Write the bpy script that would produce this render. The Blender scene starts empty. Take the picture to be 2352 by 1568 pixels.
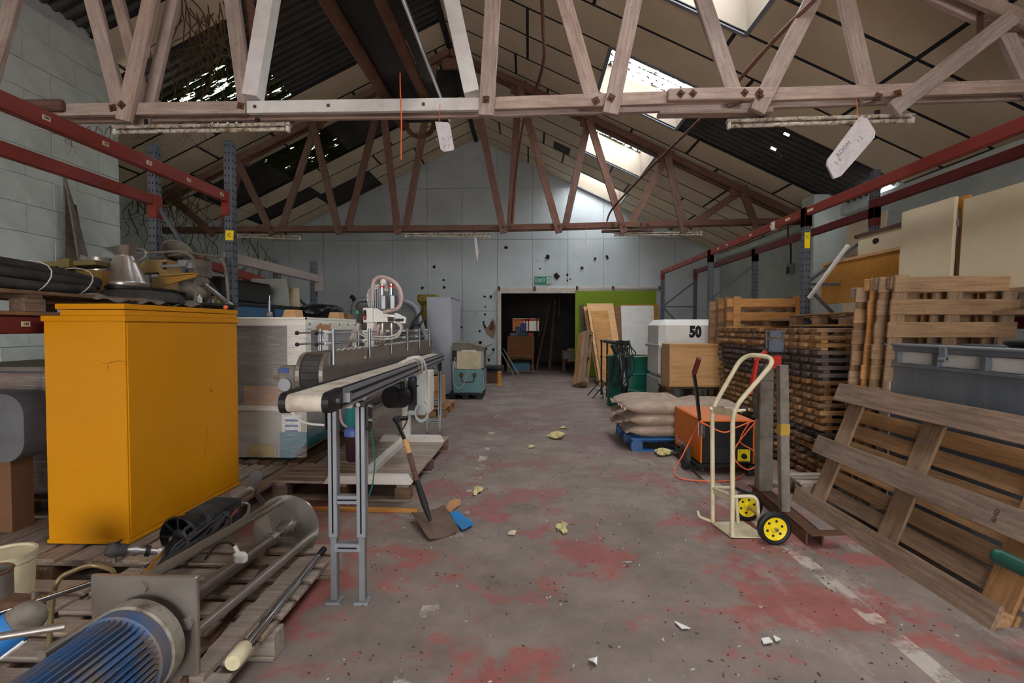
import bpy, random
from math import *
from mathutils import Vector, Matrix, Euler
random.seed(7)
SC = bpy.context.scene
COL = SC.collection

# ---------------------------------------------------------------- camera, world, exposure
CAM_H = 1.4; YAW = atan(39/1176); PITCH = atan(32/1176)
cam = bpy.data.cameras.new('camera'); cam.sensor_width = 36; cam.lens = 18; cam.clip_start = .05; cam.clip_end = 200
camo = bpy.data.objects.new('camera', cam); COL.objects.link(camo)
camo.location = (0, 0, CAM_H); camo.rotation_euler = (pi/2-PITCH, 0, YAW)
SC.camera = camo
SC.view_settings.view_transform = 'Standard'; SC.view_settings.look = 'None'
SC.view_settings.gamma = 1; SC.view_settings.use_curve_mapping = False
SC.view_settings.exposure = EXPO = 3.6
SC.cycles.max_bounces = 10; SC.cycles.diffuse_bounces = 6; SC.cycles.transparent_max_bounces = 16
SC.cycles.sample_clamp_indirect = 4
world = bpy.data.worlds.new('overcast_sky'); SC.world = world; world.use_nodes = True
_n = world.node_tree.nodes; _l = world.node_tree.links
_bg = _n['Background']; _bg.inputs[1].default_value = 2.6
_tc = _n.new('ShaderNodeTexCoord'); _sp = _n.new('ShaderNodeSeparateXYZ'); _cr = _n.new('ShaderNodeValToRGB')
_l.new(_tc.outputs['Generated'], _sp.inputs[0]); _l.new(_sp.outputs['Z'], _cr.inputs[0]); _l.new(_cr.outputs[0], _bg.inputs[0])
_cr.color_ramp.elements[0].position = 0; _cr.color_ramp.elements[0].color = (.42, .42, .42, 1)
_cr.color_ramp.elements[1].position = .7; _cr.color_ramp.elements[1].color = (.94, .97, 1.0, 1)

def portal(name, loc, rot, sx, sy):
    L = bpy.data.lights.new(name, 'AREA'); L.shape = 'RECTANGLE'; L.size = sx; L.size_y = sy
    L.cycles.is_portal = True
    o = bpy.data.objects.new(name, L); COL.objects.link(o); o.location = loc; o.rotation_euler = rot
    return o

# ---------------------------------------------------------------- pixel of the photograph -> point of the place
def ray(px, py):
    a = (px-1176)/1176; b = -(py-784)/1176
    fy = cos(PITCH)+b*sin(PITCH); fz = -sin(PITCH)+b*cos(PITCH)
    return Vector((a*cos(YAW)-fy*sin(YAW), a*sin(YAW)+fy*cos(YAW), fz))
def W(px, py, x=None, y=None, z=None):
    d = ray(px, py)
    t = x/d.x if x is not None else y/d.y if y is not None else (z-CAM_H)/d.z
    return Vector((0, 0, CAM_H))+d*t

# ---------------------------------------------------------------- mesh builder
def R3(r):
    if r is None: return Matrix.Identity(3)
    if isinstance(r, Matrix): return r.to_3x3()
    return Euler(r).to_matrix()
def frame(d, up=(0, 0, 1)):
    x = Vector(d).normalized(); u = Vector(up)
    if abs(x.dot(u.normalized())) > .999: u = Vector((0, 1, 0)) if abs(x.y) < .9 else Vector((1, 0, 0))
    y = u.cross(x).normalized(); z = x.cross(y)
    return Matrix((x, y, z)).transposed()
class MB:
    def __init__(s): s.v = []; s.f = []; s.s = []
    def add(s, vs, fs, smooth=False):
        k = len(s.v); s.v += [Vector(p) for p in vs]
        for f in fs: s.f.append([i+k for i in f]); s.s.append(smooth)
        return s
    def box(s, c, size, rot=None, bev=0):
        c = Vector(c); m = R3(rot); hx, hy, hz = (a/2 for a in size)
        if bev <= 0:
            vs = [(x*hx, y*hy, z*hz) for z in (-1, 1) for y in (-1, 1) for x in (-1, 1)]
            fs = [(0, 2, 3, 1), (4, 5, 7, 6), (0, 1, 5, 4), (2, 6, 7, 3), (0, 4, 6, 2), (1, 3, 7, 5)]
        else:
            b = min(bev, hx*.9, hy*.9, hz*.9); vs = []; idx = {}
            for sx in (-1, 1):
                for sy in (-1, 1):
                    for sz in (-1, 1):
                        for ax in range(3):
                            p = [sx*(hx-b), sy*(hy-b), sz*(hz-b)]
                            p[ax] = (sx*hx, sy*hy, sz*hz)[ax]
                            idx[(sx, sy, sz, ax)] = len(vs); vs.append(p)
            fs = []
            for ax in range(3):
                o = [i for i in range(3) if i != ax]
                for sg in (-1, 1):
                    q = []
                    for a, bb in ((-1, -1), (1, -1), (1, 1), (-1, 1)):
                        k = [0, 0, 0]; k[ax] = sg; k[o[0]] = a; k[o[1]] = bb; q.append(idx[(*k, ax)])
                    fs.append(q)
                for a in (-1, 1):
                    for bb in (-1, 1):
                        k1 = [0, 0, 0]; k1[o[0]] = a; k1[o[1]] = bb; k2 = list(k1); k1[ax] = -1; k2[ax] = 1
                        fs.append([idx[(*k1, o[0])], idx[(*k2, o[0])], idx[(*k2, o[1])], idx[(*k1, o[1])]])
            for sx in (-1, 1):
                for sy in (-1, 1):
                    for sz in (-1, 1): fs.append([idx[(sx, sy, sz, a)] for a in range(3)])
            # orient outward
            ff = []
            for f in fs:
                P = [Vector(vs[i]) for i in f]; n = (P[1]-P[0]).cross(P[2]-P[0]); m0 = sum(P, Vector())/len(P)
                ff.append(f if n.dot(m0) > 0 else f[::-1])
            fs = ff
        return s.add([c+m@Vector(p) for p in vs], fs)
    def bx(s, x0, x1, y0, y1, z0, z1, bev=0):
        return s.box(((x0+x1)/2, (y0+y1)/2, (z0+z1)/2), (abs(x1-x0), abs(y1-y0), abs(z1-z0)), None, bev)
    def beam(s, p, q, w, h, up=(0, 0, 1), bev=0):
        p = Vector(p); q = Vector(q)
        return s.box((p+q)/2, ((q-p).length, w, h), frame(q-p, up), bev)
    def tube(s, pts, r, n=8, closed=False, cap=True):
        P = [Vector(p) for p in pts]; m = len(P); rr = r if isinstance(r, (list, tuple)) else [r]*m
        T = []
        for i in range(m):
            a = P[(i-1) % m] if (closed or i > 0) else P[i]; b = P[(i+1) % m] if (closed or i < m-1) else P[i]
            T.append((b-a).normalized() if (b-a).length > 1e-9 else Vector((0, 0, 1)))
        u = T[0].orthogonal().normalized(); vs = []
        for i in range(m):
            u = (u-T[i]*u.dot(T[i]))
            u = u.normalized() if u.length > 1e-6 else T[i].orthogonal().normalized()
            w = T[i].cross(u)
            for k in range(n):
                a = 2*pi*k/n; vs.append(P[i]+(u*cos(a)+w*sin(a))*rr[i])
        fs = []
        for i in range(m if closed else m-1):
            j = (i+1) % m
            for k in range(n): fs.append((i*n+k, i*n+(k+1) % n, j*n+(k+1) % n, j*n+k))
        s.add(vs, fs, True)
        if cap and not closed:
            k = len(s.v)-m*n
            s.f.append([k+i for i in range(n)][::-1]); s.s.append(False)
            s.f.append([k+(m-1)*n+i for i in range(n)]); s.s.append(False)
        return s
    def lathe(s, prof, c=(0, 0, 0), rot=None, n=24, smooth=True):
        c = Vector(c); m = R3(rot); vs = []; fs = []; N = len(prof)
        for r, z in prof:
            for k in range(n):
                a = 2*pi*k/n; vs.append(c+m@Vector((r*cos(a), r*sin(a), z)))
        for i in range(N-1):
            for k in range(n): fs.append((i*n+k, i*n+(k+1) % n, (i+1)*n+(k+1) % n, (i+1)*n+k))
        s.add(vs, fs, smooth); b = len(s.v)-N*n
        if tuple(prof[0]) == tuple(prof[-1]): return s
        if prof[0][0] > 1e-6: s.f.append([b+k for k in range(n)][::-1]); s.s.append(False)
        if prof[-1][0] > 1e-6: s.f.append([b+(N-1)*n+k for k in range(n)]); s.s.append(False)
        return s
    def cyl(s, p, q, r, n=16, r2=None):
        p = Vector(p); q = Vector(q)
        return s.tube([p, q], [r, r if r2 is None else r2], n)
    def prism(s, poly, vec):
        P = [Vector(p) for p in poly]; v = Vector(vec); n = len(P)
        nn = Vector()
        for i in range(n): nn += P[i].cross(P[(i+1) % n])
        if nn.dot(v) > 0: P = P[::-1]
        fs = [list(range(n)), list(range(2*n-1, n-1, -1))]
        for i in range(n): fs.append((i, n+i, n+(i+1) % n, (i+1) % n)[::-1])
        fs = [f if k < 2 else f for k, f in enumerate(fs)]
        return s.add(P+[p+v for p in P], fs)
    def grid(s, fn, nu, nv, smooth=True, closeu=False):
        vs = [fn(i/nu, j/nv) for j in range(nv+1) for i in range(nu+1)]
        fs = [(j*(nu+1)+i, j*(nu+1)+i+1, (j+1)*(nu+1)+i+1, (j+1)*(nu+1)+i) for j in range(nv) for i in range(nu)]
        return s.add(vs, fs, smooth)
    def ball(s, c, r, n=12, rot=None):
        if not isinstance(r, (tuple, list)): r = (r, r, r)
        c = Vector(c); m = R3(rot); h = n//2
        vs = [c+m@Vector((r[0]*sin(pi*j/h)*cos(2*pi*i/n), r[1]*sin(pi*j/h)*sin(2*pi*i/n), r[2]*cos(pi*j/h))) for j in range(h+1) for i in range(n)]
        fs = [(j*n+i, (j+1)*n+i, (j+1)*n+(i+1) % n, j*n+(i+1) % n) for j in range(h) for i in range(n)]
        return s.add(vs, fs, True)
    def xf(s, m):
        s.v = [m@p for p in s.v]; return s
def fil(pts, r=.05, n=5, closed=False):
    P = [Vector(p) for p in pts]; out = []; m = len(P)
    for i in range(m):
        if not closed and i in (0, m-1): out.append(P[i]); continue
        a, b, c = P[i-1], P[i], P[(i+1) % m]
        d1 = (a-b); d2 = (c-b); k = min(r, d1.length*.49, d2.length*.49)
        p = b+d1.normalized()*k; q = b+d2.normalized()*k
        for j in range(n+1):
            t = j/n; out.append(p*(1-t)**2+b*2*t*(1-t)+q*t*t)
    return out
def spline(pts, n=8):
    P = [Vector(p) for p in pts]; out = []
    for i in range(len(P)-1):
        p0 = P[max(i-1, 0)]; p1 = P[i]; p2 = P[i+1]; p3 = P[min(i+2, len(P)-1)]
        for k in range(n):
            t = k/n
            out.append(.5*((2*p1)+(p2-p0)*t+(2*p0-5*p1+4*p2-p3)*t*t+(3*p1-p0-3*p2+p3)*t**3))
    out.append(P[-1]); return out

# ---------------------------------------------------------------- objects
ORG = {}
def mesh_of(name, mb, mat):
    me = bpy.data.meshes.new(name); me.from_pydata([tuple(p) for p in mb.v], [], mb.f)
    me.polygons.foreach_set('use_smooth', mb.s)
    if mat: me.materials.append(mat)
    if any(mb.s): me.set_sharp_from_angle(angle=radians(38))
    me.update(); return me
def thing(name, label, cat, loc=(0, 0, 0), group=None):
    o = bpy.data.objects.new(name, None); o.empty_display_size = .1; COL.objects.link(o)
    o.location = loc; o['label'] = label; o['category'] = cat
    if group: o['group'] = group
    ORG[o.name] = Vector(loc); return o
def part(name, mb, mat, parent, label=None, kind=None):
    org = ORG[parent.name]
    mb.v = [p-org for p in mb.v]
    o = bpy.data.objects.new(name, mesh_of(name, mb, mat)); COL.objects.link(o)
    o.parent = parent; ORG[o.name] = org
    if label: o['label'] = label
    if kind: o['kind'] = kind
    return o
def piece(name, me, mtx, parent):
    o = bpy.data.objects.new(name, me); COL.objects.link(o); o.parent = parent; o.matrix_local = mtx; ORG[o.name] = Vector(); return o
def bar(name, p, q, w, h, up, mat, parent, label=None, bev=.004):
    p = Vector(p); q = Vector(q); m = frame(q-p, up).to_4x4(); m.translation = (p+q)/2-ORG[parent.name]
    o = piece(name, mesh_of(name, MB().box((0, 0, 0), ((q-p).length, w, h), None, bev), mat), m, parent)
    if label: o['label'] = label
    return o
def solo(name, mb, mat, label, cat, group=None, kind=None):
    xs = [p.x for p in mb.v]; ys = [p.y for p in mb.v]; z0 = min(p.z for p in mb.v)
    c = Vector(((min(xs)+max(xs))/2, (min(ys)+max(ys))/2, z0))
    mb.v = [p-c for p in mb.v]
    o = bpy.data.objects.new(name, mesh_of(name, mb, mat)); COL.objects.link(o); o.location = c
    o['label'] = label; o['category'] = cat
    if group: o['group'] = group
    if kind: o['kind'] = kind
    ORG[o.name] = c; return o
def struct(name, mb, mat, parent=None, label=None):
    o = bpy.data.objects.new(name, mesh_of(name, mb, mat)); COL.objects.link(o); ORG[o.name] = Vector()
    if parent: o.parent = parent
    else: o['kind'] = 'structure'
    if label: o['label'] = label
    return o
def copy_tree(o, parent=None):
    c = o.copy(); COL.objects.link(c); ORG[c.name] = ORG.get(o.name, Vector())
    if parent: c.parent = parent
    for ch in list(o.children): copy_tree(ch, c)
    return c
def text(name, body, size, mat, parent, loc, xdir, up, extrude=.0006, align='CENTER', sx=1.0, bold=0):
    cu = bpy.data.curves.new(name, 'FONT'); cu.body = body; cu.size = size; cu.extrude = extrude
    cu.align_x = align; cu.align_y = 'CENTER'; cu.resolution_u = 2; cu.offset = bold; cu.materials.append(mat)
    tmp = bpy.data.objects.new('tmp', cu)
    me = bpy.data.meshes.new_from_object(tmp); me.name = name
    bpy.data.objects.remove(tmp); bpy.data.curves.remove(cu)
    o = bpy.data.objects.new(name, me); COL.objects.link(o); o['kind'] = 'stuff'
    x = Vector(xdir).normalized(); y = Vector(up); y = (y-x*y.dot(x)).normalized(); z = x.cross(y)
    m = Matrix((x*sx, y, z)).transposed().to_4x4(); m.translation = Vector(loc)-ORG[parent.name]
    o.parent = parent; o.matrix_local = m; return o

# ---------------------------------------------------------------- materials
def lin(c):
    return tuple(((v/255)/12.92 if v <= 10 else ((v/255+.055)/1.055)**2.4) for v in c)+(1,)
class NT:
    def __init__(s, name):
        s.m = bpy.data.materials.new(name); s.m.use_nodes = True; s.t = s.m.node_tree
        s.b = s.t.nodes['Principled BSDF']; s.out = s.t.nodes['Material Output']
        s.tc = s.n('ShaderNodeTexCoord')
    def n(s, ty, **k):
        x = s.t.nodes.new(ty)
        for a, v in k.items(): setattr(x, a, v)
        return x
    def l(s, a, b): s.t.links.new(a, b)
    def map(s, scale=(1, 1, 1), src='Object', rot=(0, 0, 0)):
        m = s.n('ShaderNodeMapping'); m.inputs['Scale'].default_value = scale; m.inputs['Rotation'].default_value = rot
        s.l(s.tc.outputs[src], m.inputs[0]); return m.outputs[0]
    def noise(s, vec, scale, detail=4, rough=.55):
        x = s.n('ShaderNodeTexNoise'); x.inputs['Scale'].default_value = scale; x.inputs['Detail'].default_value = detail
        x.inputs['Roughness'].default_value = rough; s.l(vec, x.inputs['Vector']); return x.outputs['Fac']
    def ramp(s, f, stops):
        r = s.n('ShaderNodeValToRGB'); e = r.color_ramp.elements
        e[0].position, e[0].color = stops[0][0], stops[0][1]; e[1].position, e[1].color = stops[-1][0], stops[-1][1]
        for p, c in stops[1:-1]:
            k = e.new(p); k.color = c
        s.l(f, r.inputs[0]); return r.outputs[0]
    def step(s, f, a, b): return s.ramp(f, [(a, (0, 0, 0, 1)), (b, (1, 1, 1, 1))])
    def mix(s, f, a, b, mode='MIX'):
        x = s.n('ShaderNodeMix', data_type='RGBA', blend_type=mode)
        for sock, v in ((x.inputs[0], f), (x.inputs[6], a), (x.inputs[7], b)):
            if isinstance(v, (int, float)): sock.default_value = v
            elif isinstance(v, tuple): sock.default_value = v
            else: s.l(v, sock)
        return x.outputs[2]
    def math(s, op, a, b=None):
        x = s.n('ShaderNodeMath', operation=op)
        for i, v in enumerate((a, b)):
            if v is None: continue
            if isinstance(v, (int, float)): x.inputs[i].default_value = v
            else: s.l(v, x.inputs[i])
        return x.outputs[0]
    def bump(s, f, strength, dist=.01):
        x = s.n('ShaderNodeBump'); x.inputs['Strength'].default_value = strength; x.inputs['Distance'].default_value = dist
        s.l(f, x.inputs['Height']); s.l(x.outputs[0], s.b.inputs['Normal'])
    def fin(s, col=None, rough=.7, metal=0, spec=.35):
        if col is not None:
            if isinstance(col, tuple): s.b.inputs['Base Color'].default_value = col
            else: s.l(col, s.b.inputs['Base Color'])
        if isinstance(rough, (int, float)): s.b.inputs['Roughness'].default_value = rough
        else: s.l(rough, s.b.inputs['Roughness'])
        s.b.inputs['Metallic'].default_value = metal; s.b.inputs['Specular IOR Level'].default_value = spec
        return s.m
_MC = {}
def paint(col, rough=.55, metal=0, dirt=.25, dcol=(70, 58, 48), ds=3, spec=.35, bump=0, bs=60, rand=0, name=None, stretch=(1, 1, 1)):
    key = (col, rough, metal, dirt, dcol, ds, spec, bump, bs, rand, stretch)
    if key in _MC: return _MC[key]
    t = NT(name or 'surface'); v = t.map(stretch)
    c = lin(col)
    if dirt:
        f = t.noise(v, ds, 6, .65); f = t.step(f, .42, .78)
        k = t.math('MULTIPLY', f, dirt*2)
        c = t.mix(k, c, lin(dcol))
    if rand:
        oi = t.n('ShaderNodeObjectInfo'); h = t.n('ShaderNodeHueSaturation')
        t.l(t.math('ADD', t.math('MULTIPLY', oi.outputs['Random'], rand), 1-rand*.5), h.inputs['Value'])
        if isinstance(c, tuple): h.inputs['Color'].default_value = c
        else: t.l(c, h.inputs['Color'])
        c = h.outputs[0]
    if bump: t.bump(t.noise(v, bs, 3), bump)
    _MC[key] = t.fin(c, rough, metal, spec); return _MC[key]
def wood(name, c1, c2, rand=.4, grey=.35, grain=1.0, rough=.8, dirt=.4, dcol=(60, 48, 40)):
    t = NT(name); oi = t.n('ShaderNodeObjectInfo')
    off = t.n('ShaderNodeVectorMath', operation='ADD'); sc = t.n('ShaderNodeVectorMath', operation='SCALE')
    cx = t.n('ShaderNodeCombineXYZ')
    for i in range(3): t.l(oi.outputs['Random'], cx.inputs[i])
    t.l(cx.outputs[0], sc.inputs[0]); sc.inputs['Scale'].default_value = 37
    t.l(t.tc.outputs['Object'], off.inputs[0]); t.l(sc.outputs[0], off.inputs[1])
    mp = t.n('ShaderNodeMapping'); mp.inputs['Scale'].default_value = (1.2*grain, 16*grain, 16*grain); t.l(off.outputs[0], mp.inputs[0])
    g = t.noise(mp.outputs[0], 3, 6, .6)
    c = t.ramp(g, [(.3, lin(c1)), (.7, lin(c2))])
    k = t.noise(off.outputs[0], 2.2, 5, .65); k = t.math('MULTIPLY', t.step(k, .4, .75), dirt)
    c = t.mix(k, c, lin(dcol))
    k2 = t.step(t.noise(off.outputs[0], 34, 5, .7), .56, .72); c = t.mix(t.math('MULTIPLY', k2, dirt*.8), c, lin(dcol))
    h = t.n('ShaderNodeHueSaturation')
    t.l(t.math('ADD', t.math('MULTIPLY', oi.outputs['Random'], rand), 1-rand*.5), h.inputs['Value'])
    r2 = t.math('FRACT', t.math('MULTIPLY', oi.outputs['Random'], 13.7))
    t.l(t.math('SUBTRACT', 1.05, t.math('MULTIPLY', r2, grey)), h.inputs['Saturation'])
    t.l(c, h.inputs['Color']); t.bump(g, .35, .004)
    return t.fin(h.outputs[0], rough, 0, .2)
# ---------------------------------------------------------------- shared materials
M_pal = wood('pallet_wood', (116, 88, 62), (160, 128, 92), .45, .5)
M_pald = wood('old_pallet_wood', (92, 66, 44), (134, 98, 64), .7, .5, dcol=(40, 32, 28), dirt=.6)
M_palo = wood('orange_pine', (172, 116, 60), (206, 150, 88), .2, .15, dirt=.15)
M_palg = wood('grey_pallet_wood', (130, 112, 97), (172, 150, 130), .35, .4)
M_pile = wood('pile_pallet_wood', (132, 102, 74), (172, 138, 104), .3, .3)
M_palb = wood('brown_pallet_wood', (126, 90, 58), (166, 124, 82), .35, .3, dcol=(70, 52, 38))
M_truss = wood('truss_timber', (156, 134, 122), (194, 172, 158), .25, .3, dcol=(92, 62, 48))
M_trussd = wood('red_brown_truss_timber', (98, 70, 60), (132, 100, 86), .25, .2, dcol=(70, 44, 36))
M_trussw = paint((225, 222, 218), .6, 0, .12, (120, 95, 80), 9, name='white_timber_paint')
M_ply = wood('plywood', (186, 140, 92), (214, 170, 120), .15, .1, .5, dirt=.12)
M_veneer = wood('oak_veneer', (176, 122, 58), (200, 146, 78), .1, .1, .5, .5, dirt=.08)
M_dkwood = wood('dark_plank', (78, 56, 44), (110, 82, 64), .3, .3)
M_red = paint((126, 44, 34), .5, 0, .15, (70, 30, 26), 4, name='rack_red')
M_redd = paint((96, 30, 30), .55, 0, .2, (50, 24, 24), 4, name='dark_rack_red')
M_blue = paint((82, 88, 98), .5, .1, .25, (110, 108, 104), 5, name='rack_blue_grey')
M_dark = paint((28, 28, 30), .6, 0, .2, (60, 54, 48), 6, name='black_paint')
M_black = paint((20, 20, 22), .5, 0, .15, (55, 50, 46), 8, name='black_plastic')
M_rubber = paint((46, 45, 46), .75, 0, .4, (92, 86, 80), 7, name='dusty_rubber')
M_alu = paint((150, 152, 156), .38, .75, .2, (96, 90, 84), 6, name='aluminium')
M_alug = paint((138, 140, 145), .45, .35, .15, (90, 86, 80), 6, name='grey_aluminium')
M_steel = paint((164, 156, 149), .32, .75, .25, (120, 106, 92), 5, name='dull_stainless')
M_chrome = paint((190, 192, 196), .18, 1, .15, (120, 110, 100), 6, name='polished_steel')
M_rust = paint((104, 74, 56), .8, .2, .5, (70, 42, 30), 6, name='rusty_steel')
M_cream = paint((206, 194, 160), .5, 0, .22, (120, 96, 70), 9, name='cream_enamel')
M_white = paint((222, 220, 214), .5, 0, .15, (150, 138, 124), 5, name='white_paint')
M_whiteg = paint((178, 182, 178), .5, 0, .15, (120, 112, 100), 4, name='off_white_sheet')
M_yellow = paint((200, 132, 0), .42, 0, .10, (180, 116, 6), 2.5, name='cabinet_yellow')
M_card = paint((180, 132, 88), .85, 0, .15, (140, 100, 66), 4, name='cardboard')
M_orange = paint((224, 116, 22), .45, 0, .2, (168, 84, 24), 4, name='orange_enamel')
M_green = paint((16, 92, 78), .42, 0, .15, (14, 60, 52), 5, name='drum_green')
M_ink = paint((30, 30, 32), .8, 0, 0, name='ink')
M_paper = paint((226, 224, 220), .8, 0, .1, (180, 174, 166), 12, name='paper')
M_lemon = paint((240, 212, 20), .5, 0, .08, name='label_yellow')
M_wire = paint((208, 204, 192), .55, 0, .15, name='white_cable')
M_oran2 = paint((236, 110, 62), .5, 0, .1, name='orange_cable')
M_black2 = paint((26, 28, 30), .35, 0, .15, name='black_gloss')
# ---------------------------------------------------------------- the hall
RX, RZ, SL = -1.5, 6.79, .48          # ridge and slope of the roof
XL, XR = -7.4, 5.35; YB, YF = -7.5, 14.6; XB = -5.3
def roofz(x): return RZ-SL*abs(x-RX)
# floor: worn red paint over concrete, a worn white line on each side
t = NT('worn_red_floor'); v = t.map()
n1 = t.noise(v, .9, 10, .68); n2 = t.noise(v, 5, 6, .7); n3 = t.noise(v, 30, 4, .7); n4 = t.noise(v, 2.1, 8, .7)
conc = t.ramp(n4, [(.3, lin((108, 96, 88))), (.7, lin((146, 132, 122)))])
redc = t.ramp(n2, [(.3, lin((134, 80, 74))), (.7, lin((160, 98, 90)))])
sx = t.n('ShaderNodeSeparateXYZ'); t.l(t.tc.outputs['Object'], sx.inputs[0])
farf = t.step(t.math('MULTIPLY', sx.outputs['Y'], .1), .28, .6)
dusty = t.mix(farf, redc, lin((122, 100, 97)))
thr = t.step(t.math('ADD', n1, t.math('MULTIPLY', t.math('SUBTRACT', n2, .5), .25)), .5, .56)
c = t.mix(thr, conc, dusty)
ln = t.math('ABSOLUTE', t.math('SUBTRACT', sx.outputs['X'], 1.66)); ln2 = t.math('ABSOLUTE', t.math('ADD', sx.outputs['X'], .49))
lw = t.noise(v, 4.5, 8, .7); lm = t.math('MAXIMUM', t.math('MULTIPLY', t.math('LESS_THAN', ln, .05), t.step(lw, .47, .56)), t.math('MULTIPLY', t.math('LESS_THAN', ln2, .045), t.step(lw, .55, .63)))
c = t.mix(t.math('MULTIPLY', lm, .75), c, lin((196, 186, 170)))
wp = t.math('MULTIPLY', t.step(t.noise(t.map((1.6, .9, 1)), 2.6, 9, .75), .53, .62), t.step(t.math('MULTIPLY', sx.outputs['X'], .5), .42, .8)); c = t.mix(t.math('MULTIPLY', wp, .6), c, lin((168, 154, 144)))
st2 = t.step(t.noise(v, 11, 7, .75), .58, .7); c = t.mix(t.math('MULTIPLY', st2, .35), c, lin((88, 76, 70)))
sp = t.step(t.noise(v, 70, 3, .6), .68, .74); c = t.mix(t.math('MULTIPLY', sp, .75), c, lin((62, 54, 50)))
sp2 = t.step(t.noise(v, 55, 2, .5), .72, .78); c = t.mix(t.math('MULTIPLY', sp2, .5), c, lin((186, 176, 164)))
dk = t.step(t.noise(v, .6, 5, .6), .5, .75); c = t.mix(t.math('MULTIPLY', dk, .3), c, lin((84, 72, 68)))
t.bump(t.mix(.5, n3, t.noise(v, 90, 3)), .35, .006)
M_floor = t.fin(c, .78, 0, .25)
struct('floor', MB().bx(-9, 7, -14, 30, -.1, 0), M_floor)

# left wall of painted blocks
t = NT('painted_block'); oi = t.n('ShaderNodeObjectInfo'); v = t.map()
f = t.noise(v, 3.5, 8, .7); c = t.ramp(f, [(.25, lin((184, 194, 190))), (.75, lin((216, 222, 218)))])
s2 = t.step(t.noise(v, 14, 4, .7), .66, .73); c = t.mix(t.math('MULTIPLY', s2, .6), c, lin((92, 86, 78)))
t.bump(t.noise(v, 40, 4, .65), .5, .008); M_block = t.fin(c, .8)
t = NT('painted_wall'); v = t.map()
f = t.noise(v, 1.4, 8, .65); c = t.ramp(f, [(.25, lin((166, 176, 174))), (.75, lin((200, 208, 206)))])
s2 = t.step(t.noise(v, 4, 6, .7), .62, .72); c = t.mix(t.math('MULTIPLY', s2, .5), c, lin((108, 100, 90)))
t.bump(t.noise(v, 18, 4, .65), .3, .008); M_wall = t.fin(c, .8)
wl = struct('wall_left', MB().bx(XB-.25, XB-.02, YB, 6.5, 0, 5.1).bx(XL-.2, XB-.25, 6.3, 6.5, 0, 4.2), M_wall)
bw, bh = .62, .30
blk = mesh_of('block', MB().box((0, 0, 0), (.03, bw-.004, bh-.004), None, .003), M_block)
for r in range(17):
    z = bh*(r+.5)
    if z+bh/2 > roofz(XB)-.02: break
    y = 6.5-bw/2+(r % 2)*bw/2
    while y > 2.4:
        if y+bw/2 <= 6.51: piece('block', blk, Matrix.Translation((XB-.008+random.uniform(-.004, .004), y, z)) @ Matrix.Rotation(random.uniform(-.004, .004), 4, 'X'), wl)
        y -= bw
    if r % 2:
        hb = mesh_of('block', MB().box((0, 0, 0), (.03, bw/2-.008, bh-.008), None, .006), M_block) if r == 1 else hb
        piece('block', hb, Matrix.Translation((XB-.008, 6.5-bw/4, z)), wl)
# pier at the left end of the block wall, then the recessed wall behind
struct('wall_left_rear', MB().bx(XL-.2, XL, 6.3, YF, 0, roofz(XL)+.05), M_wall)
struct('wall_right', MB().bx(XR, XR+.2, YB, YF+.2, 0, roofz(XR)+.05), M_wall)
pil = struct('pillar_right', MB().bx(XR-.55, XR, 8.85, 9.25, 0, roofz(XR-.5)-.1), M_block)
pil['kind'] = 'structure'
struct('wall_rear', MB().bx(-9, -3.2, YB-.2, YB, 0, 7).bx(1.6, 7, YB-.2, YB, 0, 7).bx(-3.2, 1.6, YB-.2, YB, 3.3, 7), M_wall)  # opening added out of view, sized to let sky light in from behind

# far gable wall: sheets over a core, a doorway
DX0, DX1, DZ = -.82, 1.75, 2.46
far_core = MB().bx(-9, DX0, YF+.02, YF+.2, 0, 3).bx(DX1, 7, YF+.02, YF+.2, 0, 3).bx(DX0, DX1, YF+.02, YF+.2, DZ, 3)
far_core.prism([(-9, YF+.02, 3), (7, YF+.02, 3), (7, YF+.02, roofz(7)), (RX, YF+.02, RZ), (-9, YF+.02, roofz(-9))], (0, .18, 0))
t = NT('painted_wall_sheet'); oi = t.n('ShaderNodeObjectInfo'); v = t.map()
f = t.noise(v, .8, 8, .6); c = t.ramp(f, [(.25, lin((178, 188, 190))), (.75, lin((204, 211, 214)))])
s2 = t.step(t.noise(v, 2.2, 8, .75), .58, .72); c = t.mix(t.math('MULTIPLY', s2, .4), c, lin((118, 114, 108)))
s3 = t.step(t.noise(t.map((1, 1, .15)), 9, 5, .7), .6, .8); c = t.mix(t.math('MULTIPLY', s3, .25), c, lin((128, 120, 108)))
s4 = t.step(t.noise(v, 22, 2, .5), .76, .79); c = t.mix(t.math('MULTIPLY', s4, .8), c, lin((70, 60, 54)))
M_sheet = t.fin(c, .7)
wf = struct('wall_far', far_core, paint((150, 150, 146), .8, name='joint_filler'))
def clip(poly, a, b):      # keep the left side of a->b
    out = []
    for i in range(len(poly)):
        p, q = poly[i], poly[(i+1) % len(poly)]
        sp_ = (b[0]-a[0])*(p[1]-a[1])-(b[1]-a[1])*(p[0]-a[0]); sq = (b[0]-a[0])*(q[1]-a[1])-(b[1]-a[1])*(q[0]-a[0])
        if sp_ >= 0: out.append(p)
        if sp_*sq < 0:
            k = sp_/(sp_-sq); out.append((p[0]+(q[0]-p[0])*k, p[1]+(q[1]-p[1])*k))
    return out
rows = (0, 1.87, 3.9, 5.35, 7)
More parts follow.
